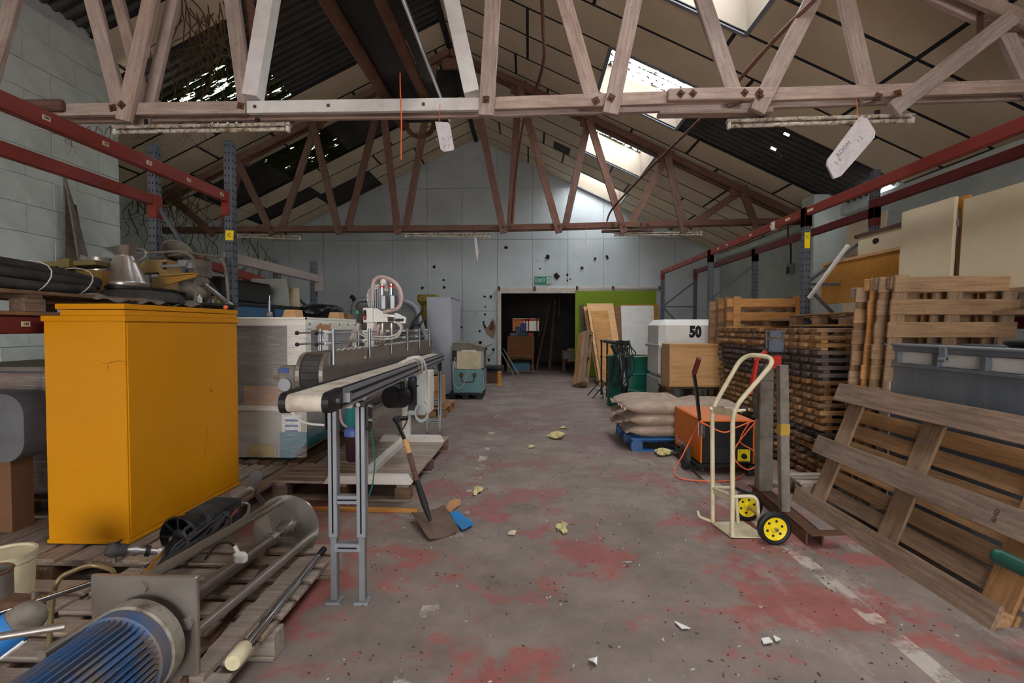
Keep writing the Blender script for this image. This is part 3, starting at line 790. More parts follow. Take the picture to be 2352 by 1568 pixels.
# big pallet in front, its underside to us
bl = W(1820, 1150, z=0); lean2 = atan2(.93, .36); Ln = bl.y-2.43
u = Vector((.36, 0, .93)).normalized(); nrm = Vector((-.93, 0, .36)).normalized()     # nrm points to the aisle
ctr = Vector((2.135, bl.y-Ln/2, .0))+u*.5
m = Matrix((Vector((0, -1, 0)), u, -nrm)).transposed()
m = Matrix((Vector((0, 1, 0)), u, Vector((0, 1, 0)).cross(u))).transposed().to_4x4()
m.translation = ctr-(Vector((0, 1, 0)).cross(u))*.0
M_bigb = wood('weathered_brown', (112, 90, 74), (154, 126, 104), .25, .3)
big = pallet('large weathered pallet tipped on edge against the grey bin', Ln, 1.0, m, M_palb, n=8, bw=.104, th=.02, bh=.085, jit=.004, sw=.17)
for o in big.children:
    if o.name.startswith('bottom_board'):
        o.data = pmesh(Ln+.06, .145, .022, M_bigb, 'bottom_board')
fb = [o for o in big.children if o.name.startswith('bottom_board')]
text('lettering', '8/40', .04, paint((70, 56, 46), .8, 0, 0, name='stencil_ink'), fb[1], (0, 0, 0), (0, 1, 0), (0, 0, 1))
tx = [o for o in fb[1].children][0]
mt = Matrix((Vector((0, 1, 0)), Vector((1, 0, 0)), Vector((0, 0, -1)))).transposed().to_4x4(); mt.translation = (-Ln/2+.16, 0, -.0122); tx.matrix_local = mt

# grey bulk bin
r = thing('bulk_bin', 'grey plastic bulk bin behind the big tipped pallet', 'bin', (2.98, 2.95, 0))
gx = 2.68; gy = W(2046, 800, x=gx).y; gz = W(2046, 788, x=gx).z
M_bin = paint((92, 98, 106), .45, 0, .25, (150, 150, 148), 3, name='grey_bin_plastic', stretch=(1, 1, .2))
y0 = gy-1.2
part('wall', MB().bx(gx, gx+.03, y0, gy, .12, gz-.14).bx(gx+.47, gx+.5, y0, gy, .12, gz-.14).bx(gx+.03, gx+.47, gy-.03, gy, .12, gz-.14).bx(gx+.03, gx+.47, y0, y0+.03, .12, gz-.14).bx(gx, gx+.5, y0, gy, .1, .14), M_bin, r)
part('rim', MB().bx(gx-.02, gx+.03, y0-.03, gy+.03, gz-.055, gz, .008).bx(gx+.47, gx+.52, y0-.03, gy+.03, gz-.055, gz, .008).bx(gx+.03, gx+.47, gy-.02, gy+.03, gz-.055, gz, .008).bx(gx+.03, gx+.47, y0-.03, y0+.02, gz-.055, gz, .008), M_bin, r)
part('rim_tube', MB().tube([(gx-.025, y0-.03, gz-.008), (gx-.025, gy+.02, gz-.008)], .012, 10), paint((130, 136, 142), .35, .2, .1, name='rim_grey'), r)
for i in range(4):
    yy = gy-.03-.36*i; part('rim_post', MB().bx(gx-.004, gx+.028, yy-.05, yy, gz-.15, gz-.05, .004), M_bin, r)
for x in (gx, gx+.47): part('ledge', MB().bx(x-.012, x+.035, y0, gy, gz-.165, gz-.14, .004), M_bin, r)
part('liner', MB().bx(gx+.035, gx+.042, y0+.05, gy-.05, .2, gz-.04).bx(gx+.04, gx+.46, gy-.045, gy-.038, .2, gz-.03), M_white, r, 'white sheet seen through the slots')
part('corner_strip', MB().bx(gx-.006, gx+.006, gy-.004, gy+.012, .12, gz-.07), M_white, r, 'pale strip along the corner')
part('latch', MB().box((gx-.03, gy-.52, gz-.05), (.02, .06, .09), None, .006).cyl((gx-.035, gy-.55, gz-.09), (gx-.035, gy-.5, gz-.09), .016, 10), M_bin, r)
for x in (gx+.03, gx+.38):
    for y in (y0+.05, gy-.15): part('foot', MB().bx(x, x+.1, y, y+.1, 0, .12, .006), M_bin, r)
solo('dark_tub', MB().lathe([(.22, 0), (.25, .02), (.25, .035), (.23, .04), (.21, .03), (.18, .01)], (gx+.26, gy-.98, gz+.002), None, 28).bx(gx+.02, gx+.5, gy-1.0, gy-.96, gz-.0, gz+.008), M_black, 'round dark tub lying across the grey bin', 'tub')
# green pipe end
a = W(2297, 1280, y=2.25); b = W(2440, 1345, y=2.0)
r = thing('green_pipe', 'dark green pipe end poking in beside the tipped pallet', 'pipe', a)
M_gp = paint((20, 78, 66), .4, 0, .2, name='dark_green_plastic')
part('pipe', MB().tube([a, b, Vector((3.1, 1.9, .0))], .034, 16), M_gp, r)
part('end_cap', MB().ball(a, (.036, .036, .036), 12), M_gp, r)

# ---------------------------------------------------------------- rack shelf, right: boards and panels stored above
M_cb = paint((206, 190, 160), .6, 0, .08, (150, 130, 104), 6, name='cream_board')
def slab(name, pts, thick, mat, label, cat, group=None):
    return solo(name, MB().prism(pts, thick), mat, label, cat, group)
def yzboard(px0, py0t, py0b, px1, x, th, mat, name, label, cat, py1t=None, lean=.0, group=None):
    a = W(px0, py0t, x=x); b = W(px0, py0b, x=x); c = W(px1, py1t if py1t else py0t, x=x)
    zt_ = (a.z); zb_ = b.z
    pts = [(x-lean, a.y, zb_), (x-lean, c.y, zb_), (x, c.y, zt_), (x, a.y, zt_)]
    return slab(name, pts, (th, 0, 0), mat, label, cat, group)
pallet('brown pallet lying on the flat stack behind the upright pallets', 1.05, .95, TR(3.4, 5.35, 1.41+.0, 0, 0, pi/2), M_palb, n=5, bw=.12, bh=.075)
pallet('grey pallet lying on the far rack shelf under the white boards', 1.6, .85, TR(3.95, 4.5-.0, 1.522, 0, 0, pi/2), M_palg, n=6, bw=.12, bh=.07)
zs = 1.64
def pan(px0, px1, pyt, x, zb_, th, lean): # panel standing along the rack, from pixel columns
    a = W(px0, pyt, x=x); b = W(px1, pyt, x=x); return a.y, b.y, a.z
def standing(name, label, cat, x, y0, y1, zb_, zt_, th, mat, lean=.08):
    r = thing(name, label, cat, (x, (y0+y1)/2, zb_))
    part('board', MB().prism([(x-lean, y0, zb_), (x-lean, y1, zb_), (x, y1, zt_), (x, y0, zt_)], (th, 0, 0)), mat, r); return r
bx_ = 3.62
ya = W(1892, 600, x=bx_).y; yb = W(2075, 600, x=bx_).y; zt_ = W(1892, 606, x=bx_).z
r = standing('oak_panel', 'oak veneered panel leaning on the right rack shelf', 'panel', bx_, yb-.25, ya, 1.68, zt_, .03, M_veneer, .04)
part('edge_lipping', MB().beam((bx_-.006, yb-.25, zt_-.01), (bx_-.006, ya, zt_-.01), .03, .03).beam((bx_-.048, ya-.012, 1.68), (bx_-.008, ya-.012, zt_), .024, .02), M_ply, r)
bx2 = 3.70
ya = W(1972, 550, x=bx2).y; zt_ = W(1972, 545, x=bx2).z
r = standing('cream_desk_top', 'cream desk top with a dark capping and oval hole behind the oak panel', 'panel', bx2, yb-.2, ya, 1.68, zt_, .03, M_cb, .03)
part('capping', MB().beam((bx2+.012, yb-.2, zt_+.012), (bx2+.012, ya+.05, zt_+.012), .06, .035), M_dkwood, r)
hp = W(2012, 553, x=bx2-.004); part('hand_hole', MB().lathe([(.03, -.004), (.03, .004)], (bx2-.006, hp.y, hp.z), (0, pi/2, 0), 16).xf(Matrix.Translation((0, hp.y, hp.z)) @ Matrix.Diagonal((1, 1.6, 1, 1)) @ Matrix.Translation((0, -hp.y, -hp.z))), M_black, r)
bx3 = 3.45
for (p0, p1, pt, lab) in ((2072, 2192, 488, 'tall cream board on the right rack, left of the brown strip'), (2213, 2480, 458, 'largest cream board on the right rack, right of the brown strip')):
    ya = W(p0, 500, x=bx3).y; yb_ = W(p1, 500, x=bx3).y; zz = W(p0, pt, x=bx3).z
    standing('cream_board', lab, 'board', bx3, max(yb_, 3.05), ya, 1.68, zz, .03, M_cb, .03)
ya = W(2192, 500, x=bx3+.04).y; yb_ = W(2213, 500, x=bx3+.04).y; zz = W(2192, 452, x=bx3).z
r = standing('brown_strip', 'brown timber door edge between the two cream boards', 'board', bx3+.05, yb_-.02, ya+.02, 1.68, zz, .04, M_veneer, .02)
part('slot_strip', MB().bx(bx3+.02, bx3+.045, (ya+yb_)/2-.012, (ya+yb_)/2+.012, 1.7, zz-.1), M_steel, r)
h = W(2202, 512, x=bx3+.03); part('lock_case', MB().box((bx3+.03, (ya+yb_)/2, h.z), (.03, .05, .06), None, .004), M_alug, r)
for (p0, p1, pt, x, lab) in ((1946, 1990, 492, 4.3, 'small grey board behind the rack upright'), (2012, 2035, 484, 4.25, 'narrow cream offcut leaning behind the rack upright')):
    ya = W(p0, 500, x=x).y; yb_ = W(p1, 500, x=x).y; standing('board_offcut', lab, 'board', x, yb_, ya, 1.522, W(p1, pt, x=x).z, .02, M_cb, .05)
# shelf deck carrying the boards (rear of the near bay)
r = thing('shelf_boards', 'rough shelf boards spanning the rear of the right rack', 'shelf', (3.95, 4.5, 1.49))
for i in range(5):
    x = 3.33+.24*i
    if x < 4.4: part('plank', MB().bx(x, x+.2, 2.5, 7.3, 1.49, 1.52), M_palb, r)
a = W(1858, 684, y=5.93); b = W(1948, 563, y=5.45)
solo('white_batten', MB().beam(a, b, .035, .035, bev=.004), M_white, 'white timber batten leaning up to the oak panel', 'batten')
# electrical box on the right wall
p = W(1816, 618, x=XR-.56)
r = thing('junction_box', 'small grey electrical box with a cable on the wall pillar', 'box', p)
part('case', MB().box(p, (.1, .13, .2), None, .008), M_alug, r)
part('cover', MB().box(p+Vector((-.055, -.01, -.02)), (.012, .1, .12), None, .005), M_dark, r)
part('conduit', MB().tube(fil([p+Vector((0, 0, .1)), p+Vector((0, 0, .45)), p+Vector((0, .12, .6)), p+Vector((0, .12, .85))], .08), .014, 8), M_dark, r)
# ---------------------------------------------------------------- sacks on a blue pallet
M_bluep = paint((28, 92, 150), .6, 0, .35, (96, 84, 74), 4, name='blue_pallet_paint')
sp0 = W(1450, 1036, z=0)
pallet('blue painted pallet under the paper sacks', 1.15, 1.05, TR(sp0.x+.575, sp0.y+.52, 0), M_bluep, n=6, bw=.12, th=.02, bh=.085)
t = NT('sack_paper'); v = t.map(); oi = t.n('ShaderNodeObjectInfo')
f = t.noise(v, 5, 7, .7); c = t.ramp(f, [(.3, lin((146, 125, 108))), (.7, lin((188, 166, 148)))])
k = t.step(t.noise(v, 14, 6, .75), .58, .7); c = t.mix(t.math('MULTIPLY', k, .55), c, lin((92, 74, 62)))
t.bump(t.noise(t.map((2, 6, 2)), 7, 6, .7), .7, .02); M_sack = t.fin(c, .9)
def sack(label, c, L, Wd, Hh, seed, rz=0):
    rnd = random.Random(seed); ph = [rnd.uniform(0, 6.28) for _ in range(6)]
    def fn(u, w):
        a = 2*pi*u; b = pi*(w-.5)
        cx, sx_ = cos(a), sin(a); sg = lambda q, p: copysign(abs(q)**p, q)
        x = sg(cx, .35)*sg(cos(b), .5); y = sg(sx_, .35)*sg(cos(b), .5); z = sg(sin(b), .9)
        edge = 1-.55*max(0, abs(x)-.62)/.38
        wob = 1+.08*sin(7*x+ph[0])*cos(5*y+ph[1])+.045*sin(15*x+ph[2]+11*y)+.03*sin(27*x+19*y+ph[5])
        zz = z*edge*wob*(1-.25*max(0, abs(y)-.6))
        return Vector((x*L/2*(1+.015*sin(9*y+ph[3])), y*Wd/2*(1+.03*sin(5*x+ph[4])), zz*Hh/2))
    m = Matrix.Translation(c) @ Matrix.Rotation(rz, 4, 'Z')
    r = thing('paper_sack', label, 'sack', Vector(c)-Vector((0, 0, Hh/2)), 'paper sacks on the blue pallet')
    part('bag', MB().grid(fn, 80, 28).xf(m), M_sack, r)
    for s in (-1, 1):      # stitched ends: a thin flattened flap
        part('stitched_end', MB().grid(lambda u, w: Vector((s*(L/2-.015+.045*w), (u-.5)*Wd*.86, .012*sin(u*17+ph[5])*(.4+w)-.01)), 14, 2).xf(m), M_sack, r)
    return r
pz = .165; x0, y0 = sp0.x, sp0.y
labs = [('bottom', 'middle', 'top')]
for k in range(3):
    sack('%s paper sack at the near left corner of the blue pallet' % labs[0][k], (x0+.40, y0+.30, pz+.055+.125*k), .86, .56, .17, 10+k, .02)
    sack('%s paper sack at the far left corner of the blue pallet' % labs[0][k], (x0+.36, y0+.80, pz+.055+.125*k), .86, .50, .17, 20+k, -.06)
for k in range(3):
    sack('%s paper sack at the right of the blue pallet, torn top corner' % labs[0][k] if k == 2 else '%s paper sack at the right of the blue pallet' % labs[0][k], (x0+.98, y0+.45, pz+.055+.12*k), .80, .62, .17, 30+k, pi/2)

# ---------------------------------------------------------------- orange heater on wheels
r = thing('workshop_heater', 'orange workshop heater on wheels with a black mesh front', 'heater', (1.9, 5.2, 0))
hx0, hx1, hy0, hy1 = 1.62, 2.12, 4.86, 5.72; hz0, hz1 = .12, .515
part('body', MB().bx(hx0, hx0+.012, hy0, hy1, hz0, hz1).bx(hx1-.012, hx1, hy0, hy1, hz0, hz1).bx(hx0, hx1, hy1-.012, hy1, hz0, hz1).bx(hx0, hx1, hy0-.01, hy1, hz1, hz1+.012, .003), M_orange, r)
part('top_panel', MB().bx(hx0+.02, hx1-.02, hy0+.01, hy1-.02, hz1+.012, hz1+.016), paint((214, 122, 84), .5, 0, .3, (180, 140, 60), 5, name='faded_orange'), r, 'faded top panel')
part('front_mesh', MB().bx(hx0+.012, hx1-.012, hy0+.01, hy0+.02, .27, hz1), M_black, r)
mb = MB(); n_ = 26
for i in range(n_):
    for sgn in (-1, 1):
        xa = hx0+.015+(hx1-hx0-.03)*i/(n_-1); za, zb_ = .275, hz1-.005; dx = sgn*.14
        xb = xa+dx; q = 1.0
        if xb < hx0+.015: q = (xa-hx0-.015)/.14
        if xb > hx1-.015: q = (hx1-.015-xa)/.14
        if q > .05: mb.beam((xa, hy0+.006, za), (xa+dx*q, hy0+.006, za+(zb_-za)*q), .003, .003)
part('grille', mb, M_dark, r, kind='stuff')
part('front_panel', MB().bx(hx0+.005, hx1-.005, hy0+.004, hy0+.02, hz0, .27).bx(hx0+.03, hx0+.18, hy0, hy0+.006, .2, .25), M_black, r)
part('chassis', MB().bx(hx0-.03, hx0+.0, hy0-.1, hy1+.02, .07, .10).bx(hx1, hx1+.03, hy0-.1, hy1+.02, .07, .10).bx(hx0, hx1, hy0+.05, hy0+.1, .07, .1).bx(hx0, hx1, hy1-.1, hy1-.05, .07, .1), M_dark, r)
for x in (hx0-.065, hx1+.065):
    w = part('wheel', MB().lathe([(.05, -.02), (.105, -.028), (.12, -.018), (.12, .018), (.105, .028), (.05, .02), (.05, -.02)], (x, 5.12, .12), (0, pi/2, 0), 28), M_rubber, r)
    part('hub', MB().lathe([(.0, -.03), (.03, -.03), (.05, -.012), (.05, .012), (.03, .03), (0, .03)], (x, 5.12, .12), (0, pi/2, 0), 16), M_rust, w)
part('foot', MB().bx(hx1-.06, hx1+.03, hy0+.0, hy0+.06, 0, .1, .004).bx(hx0+.02, hx0+.06, hy1-.1, hy1-.06, 0, .1), M_black, r)
# tow handle of flat bar
hp = [W(1630, 1058, y=4.98), W(1607, 965, y=4.9), W(1600, 900, y=4.78), W(1594, 858, y=4.72)]
hd = MB()
for a, b in zip(hp, hp[1:]): hd.beam(a, b, .022, .04, (0, 1, 0))
h_ = part('tow_handle', hd, M_black2, r)
part('grip', MB().beam(hp[-1], W(1606, 822, y=4.6), .034, .05, (0, 1, 0), .008), paint((112, 46, 40), .6, 0, .2, name='red_grip'), h_)
part('latch', MB().box(W(1611, 985, y=4.86), (.025, .03, .1), None, .005).tube(fil([W(1604, 970, y=4.85), W(1604, 1003, y=4.85), W(1617, 1003, y=4.85), W(1617, 970, y=4.85)], .01), .004, 6), M_steel, h_)
ctl = W(1708, 1048, y=hy0); part('thermostat_plate', MB().box(ctl+Vector((0, -.004, .01)), (.115, .006, .115), None, .002), M_lemon, r, 'yellow thermostat plate')
tp = [o for o in r.children if o.name.startswith('thermostat')][0]
part('dial', MB().lathe([(.026, 0), (.026, .012), (.02, .03), (0, .03)], ctl+Vector((0, -.006, .005)), (pi/2, 0, 0), 20), M_black, tp)
mk = MB()
for i in range(9):
    a = radians(-30+i*30); mk.box(ctl+Vector((.042*cos(a), -.0075, .005+.042*sin(a))), (.012, .001, .003), (0, -a, 0))
for x_ in (-.04, .04): mk.box(ctl+Vector((x_, -.0075, .05)), (.006, .001, .014))
mk.box(ctl+Vector((0, -.0075, -.04)), (.09, .001, .005)); part('dial_marks', mk, M_ink, tp, kind='stuff')
text('lettering', 'Tramdol', .088, M_white, r, (hx0-.003, 5.53, .185), (0, -1, 0), (0, 0, 1), sx=.95)
# orange cable
cb = [W(1607, 967, y=4.84), W(1660, 992, y=4.8), W(1690, 982, y=4.8), W(1735, 966, y=4.82), W(1715, 992, y=4.8), W(1688, 1030, y=4.78), W(1690, 1058, y=4.77), W(1716, 1078, y=4.75), W(1740, 1068, y=4.74)]
cb2 = [W(1606, 970, y=4.85), W(1590, 1000, y=5.05), W(1568, 1045, y=5.0), W(1549, 1078, z=.02), W(1560, 1097, z=.012), W(1625, 1105, z=.012), W(1690, 1100, z=.012), W(1716, 1078, z=.02), W(1734, 1040, y=4.78), W(1700, 1012, y=4.79), W(1725, 965, y=4.82)]
r = thing('extension_cable', 'orange cable looped over the heater and along the floor', 'cable', (1.7, 4.7, 0))
part('cable', MB().tube(spline(cb, 8), .007, 8), M_oran2, r); part('cable', MB().tube(spline(cb2, 8), .006, 8), M_oran2, r)

# ---------------------------------------------------------------- cream sack truck
r = thing('sack_truck', 'cream painted tubular sack truck with yellow wheels', 'sack truck', (1.45, 3.55, 0))
yl, yr = 3.66, 3.41; tr = .0155
bl, br = W(1637, 1205, y=yl), W(1682, 1233, y=yr); bl.z = br.z = .015
kl, kr = W(1636, 938, y=yl), W(1683, 940, y=yr)
tl, tr_ = W(1708, 812, y=yl-.02), W(1786, 822, y=yr+.02)
fr = fil([bl, kl, tl, tr_, kr, br], .10, 7)
part('frame_tube', MB().tube(fr, tr, 12), M_cream, r)
wl_, wr_ = W(1684, 1160, y=3.72), W(1765, 1212, y=3.36)
part('toe_plate', MB().prism([bl-Vector((.01, 0, .009)), br-Vector((.01, 0, .009)), W(1765, 1236, z=.006), W(1705, 1198, z=.006)], (0, 0, .007)), M_cream, r)
lo_l, lo_r = W(1637, 1120, y=yl), W(1682, 1140, y=yr)
ax = (.20, 0, 0)
bk_r = [lo_r, lo_r+Vector((.16, 0, .005)), lo_r+Vector((.185, 0, -.27))]
bk_l = [lo_l, lo_l+Vector((.16, 0, .005)), lo_l+Vector((.185, 0, -.29))]
part('rear_tube', MB().tube(fil(bk_r, .05), .012, 10), M_cream, r); part('rear_tube', MB().tube(fil(bk_l, .05), .012, 10), M_cream, r)
part('cross_bar', MB().tube([lo_l, lo_r], .011, 10), M_cream, r)
part('cross_bar', MB().tube([lo_l+Vector((.16, 0, .0)), lo_r+Vector((.16, 0, .0))], .011, 10), M_black, r, 'black sleeved cross bar')
part('flat_brace', MB().beam(lo_l-Vector((0, 0, .02)), lo_r-Vector((0, 0, .02)), .004, .04), M_cream, r)
part('mid_plate', MB().beam(kl-Vector((0, 0, .01)), kr-Vector((0, 0, .02)), .005, .05), M_cream, r)
hd = fil([kl-Vector((.02, 0, .0)), kl+Vector((.215, 0, -.005)), kr+Vector((.11, 0, -.0)), kr-Vector((.0, 0, .01))], .05)
part('hand_hoop', MB().tube(hd, .011, 10), M_cream, r)
part('grip', MB().tube([kr+Vector((.045, .01, -.005)), kr+Vector((.10, .01, -.003))], .018, 12), M_black, r); part('grip', MB().tube([kl+Vector((.03, 0, 0)), kl+Vector((.08, 0, 0))], .016, 12), M_black, r)
axl = Vector((1.585, 3.74, .105)); axr = Vector((1.585, 3.33, .105))
part('axle', MB().cyl(axl, axr, .009, 10), M_steel, r)
for p in (axl, axr):
    w = part('wheel', MB().lathe([(.075, -.018), (.092, -.022), (.105, -.014), (.105, .014), (.092, .022), (.075, .018), (.075, -.018)], p, (pi/2, 0, 0), 32), M_black, r, 'black rubber tyre')
    part('rim', MB().lathe([(.0, -.018), (.02, -.02), (.03, -.008), (.065, -.008), (.078, -.018), (.078, .018), (.065, .008), (.03, .008), (.02, .02), (0, .018)], p, (pi/2, 0, 0), 28), M_lemon, w, 'yellow rim')
    hb = MB()
    for i in range(6):
        a = i*pi/3+.3; hb.cyl(p+Vector((.048*cos(a), -.0095, .048*sin(a))), p+Vector((.048*cos(a), .0095, .048*sin(a))), .009, 8)
    part('hole', hb, M_ink, w, kind='stuff'); part('axle_nut', MB().cyl(p-Vector((0, .04, 0)), p+Vector((0, .03, 0)), .012, 8), M_chrome, w)
part('toe_hook', MB().tube(fil([bl, bl+Vector((-.09, .02, .03)), bl+Vector((-.1, .02, .07))], .02), .009, 8), M_cream, r)

# ---------------------------------------------------------------- grey steel posts on a rusty base, red lever and junction box
r = thing('steel_stand', 'pair of dusty grey steel posts on a rusty floor channel', 'stand', (1.95, 3.9, 0))
M_gpost = paint((128, 120, 110), .8, .1, .5, (84, 74, 64), 8, bump=.2, name='dusty_grey_steel')
a, b = W(1744, 1128, z=.04), W(1872, 1238, z=.04)
d = (b-a).normalized(); sd = d.cross(Vector((0, 0, 1)))
part('base_channel', MB().beam(a-sd*.05, b-sd*.05, .012, .08).beam(a+sd*.05, b+sd*.05, .012, .08).beam(a+Vector((0, 0, .036)), b+Vector((0, 0, .036)), .11, .008), M_rust, r)
part('foot_plate', MB().box(b+Vector((.05, -.02, .05)), (.22, .07, .01), (0, 0, .1)), M_rust, r); part('foot_plate', MB().box(a+Vector((.05, .02, .04)), (.25, .06, .01), (0, 0, .1)), M_rust, r)
p1 = W(1753, 1130, y=4.2); p1.z = .08; t1 = W(1748, 836, y=4.2)
part('post', MB().box((p1.x, 4.2, (t1.z+.08)/2), (.105, .10, t1.z-.08), None, .006), M_gpost, r)
p2 = W(1801, 1190, y=3.72); t2 = W(1797, 838, y=3.72)
part('post', MB().beam((p2.x, 3.72, .08), (t2.x, 3.72, t2.z), .062, .062, (0, 1, 0), .005), M_gpost, r)
part('tape', MB().box(W(1799, 985, y=3.72), (.066, .067, .085), None, .003), paint((176, 142, 60), .5, 0, .2, name='brown_tape'), r, 'band of brown tape')
part('collar', MB().box((p1.x, 4.2, t1.z-.13), (.108, .103, .004)), M_dark, r)
l1, l2, l3 = W(1773, 793, y=4.12), W(1738, 826, y=4.12), W(1723, 905, y=4.12)
M_lev = paint((196, 48, 34), .45, 0, .15, (120, 40, 32), 6, name='red_lever_paint')
part('red_lever', MB().beam(l1, l2, .02, .06, (0, 1, 0), .004).beam(l2, l3, .02, .05, (0, 1, 0), .004), M_lev, r, 'cranked red lever')
jb = W(1779, 793, y=4.08)
part('mount_bracket', MB().box((p1.x+.05, 4.15, t1.z+.02), (.1, .04, .1), None, .005), M_lev, r)
bx2_ = part('junction_box', MB().box(jb, (.115, .07, .105), None, .006), M_blue, r, 'grey junction box')
part('bracket', MB().tube([jb+Vector((-.06, 0, -.02)), jb+Vector((-.07, 0, .11)), jb+Vector((.07, 0, .11)), jb+Vector((.06, 0, -.02))], .008, 6).box(jb+Vector((0, 0, .09)), (.09, .04, .05)), M_blue, bx2_)
for sx_ in (-1, 1): part('screw', MB().cyl(jb+Vector((sx_*.045, -.036, -.04)), jb+Vector((sx_*.045, -.03, -.04)), .006, 6).cyl(jb+Vector((sx_*.045, -.036, .04)), jb+Vector((sx_*.045, -.03, .04)), .006, 6), M_dark, bx2_, kind='stuff')
part('cable', MB().tube(spline([jb+Vector((-.02, 0, -.05)), W(1735, 880, y=4.13), W(1730, 930, y=4.13), W(1738, 960, y=4.13), W(1742, 900, y=4.14)], 6), .006, 6), M_dark, r)

# ---------------------------------------------------------------- drum with a corded pole tool, tank, wood box
dc = Vector((1.80, 9.3, 0)); dr = .385
prof = [(dr-.02, 0), (dr, .0), (dr, .03), (dr-.01, .05), (dr-.01, .28), (dr+.008, .295), (dr+.008, .31), (dr-.01, .325), (dr-.01, .56), (dr+.008, .575), (dr+.008, .59), (dr-.01, .605), (dr-.01, .86), (dr, .875), (dr+.004, .9), (dr-.01, .9), (dr-.015, .87), (0, .868)]
r = thing('oil_drum', 'green steel drum standing in front of the white board', 'drum', dc)
part('shell', MB().lathe(prof, dc, None, 40), M_green, r)
part('rim', MB().lathe([(dr-.012, .892), (dr+.006, .892), (dr+.006, .905), (dr-.012, .905), (dr-.012, .892)], dc, None, 40), M_cream, r, 'pale rim')
r = thing('corded_trimmer', 'corded pole tool with a coil of black cable hung over the green drum', 'tool', W(1425, 790, y=9.1))
yp = 8.9
part('shaft', MB().beam(W(1418, 800, y=yp), W(1432, 850, y=yp), .05, .06, (0, 1, 0), .01).beam(W(1428, 840, y=yp), W(1436, 895, y=yp), .06, .07, (0, 1, 0), .012), M_whiteg, r)
part('handle', MB().beam(W(1386, 783, y=yp), W(1445, 790, y=yp), .06, .09, (0, 1, 0), .02).beam(W(1408, 790, y=yp), W(1418, 812, y=yp), .1, .14, (0, 1, 0), .02), M_black, r)
part('head', MB().ball(W(1434, 892, y=yp), (.06, .05, .09), 12), M_black, r)
for k in range(9):
    q = random.Random(k); x = 1416+3.6*k
    pts = [W(x, 782, y=yp-.05), W(x+5, 800+q.uniform(0, 8), y=yp-.1), W(x+8+q.uniform(-14, 6), 860+q.uniform(-20, 30), y=yp-.08), W(x-2+q.uniform(-16, 4), 870+q.uniform(-10, 25), y=yp-.02), W(x-4, 800, y=yp+.03), W(x, 782, y=yp-.05)]
    part('cable', MB().tube(spline(pts, 6), .009, 6), M_black, r)
part('cable', MB().tube(spline([W(1440, 785, y=yp), W(1452, 800, y=yp-.05), W(1460, 812, y=yp-.05), W(1450, 818, y=yp-.04), W(1440, 812, y=yp), W(1446, 795, y=yp)], 6), .01, 6), M_black, r)
for px in (1379, 1392):
    q = W(px+2, 912 if px == 1379 else 918, z=0)
    r = thing('microphone_stand', 'black tripod stand at the left of the green drum' if px == 1379 else 'second black tripod stand, touching the green drum', 'stand', q)
    tp_ = W(px, 783, y=q.y)
    part('pole', MB().cyl((q.x, q.y, .05), (q.x, q.y, tp_.z), .018, 10), M_black, r)
    part('clip', MB().box((q.x, q.y, tp_.z), (.05, .05, .06), None, .01).box((q.x, q.y, tp_.z*.72), (.05, .05, .05), None, .01), M_black, r)
    for k in range(3):
        a = k*2*pi/3+2.6; part('leg', MB().tube([(q.x, q.y, .36), (q.x+.30*cos(a), q.y+.30*sin(a), .012)], .011, 8), M_black, r)
        part('stay', MB().tube([(q.x, q.y, .1), (q.x+.16*cos(a), q.y+.16*sin(a), .18)], .007, 6), M_black, r)
# white tank marked 50
ty = 7.9; tx0, tx1 = W(1516, 760, y=ty).x, W(1664, 760, y=ty).x; tz1 = W(1600, 733, y=ty).z
r = thing('storage_tank', 'white plastic tank stencilled 50 on a slatted cage', 'tank', ((tx0+tx1)/2, ty+.45, 0))
part('tank', MB().box(((tx0+tx1)/2, ty+.45, (.6+tz1)/2), (tx1-tx0, .9, tz1-.6), None, .09), M_white, r)
part('lower_skirt', MB().bx(tx0-.0, tx1, ty+.02, ty+.9, .02, .62, .02), M_whiteg, r)
for i in range(7): part('rib', MB().bx(tx0+.02+(tx1-tx0-.08)*i/6, tx0+.08+(tx1-tx0-.08)*i/6, ty-.012, ty+.02, .05, W(1500, 793, y=ty).z, .006), M_alug, r)
part('ledge', MB().bx(tx0-.02, tx1+.02, ty-.02, ty+.92, W(1500, 795, y=ty).z-.02, W(1500, 795, y=ty).z+.02, .006), M_whiteg, r)
text('lettering', '50', .23, M_ink, r, W(1597, 763, y=ty-.003), (1, 0, 0), (0, 0, 1), sx=.78, bold=.014)
# wood box on black pallet
by = 7.3; bx0, bx1 = W(1538, 820, y=by).x, W(1668, 820, y=by).x; bz0, bz1 = W(1540, 888, y=by).z, W(1540, 790, y=by).z
pallet('black pallet under the oak veneered box', bx1-bx0+.1, .42, TR((bx0+bx1)/2, by+.22, 0), M_dkwood, n=4, bw=.09, th=.03, bh=.1)
pallet('second black pallet under the oak veneered box', bx1-bx0+.1, .42, TR((bx0+bx1)/2, by+.22, .19), M_dkwood, n=4, bw=.09, th=.03, bh=max(.03, bz0-.19-.09))
r = thing('veneered_box', 'open oak veneered box before the white tank', 'box', ((bx0+bx1)/2, by, bz0))
part('back_panel', MB().bx(bx0+.02, bx1, by+.02, by+.045, bz0+.02, bz1-.02), M_ply, r)
part('side_panel', MB().bx(bx0, bx0+.02, by, by+.42, bz0, bz1), M_ply, r); part('side_panel', MB().bx(bx1-.02, bx1, by, by+.42, bz0, bz1), M_ply, r)
part('top_rail', MB().bx(bx0+.02, bx1-.02, by, by+.42, bz1-.02, bz1), M_ply, r); part('bottom_rail', MB().bx(bx0+.02, bx1-.02, by, by+.42, bz0, bz0+.02), M_ply, r)
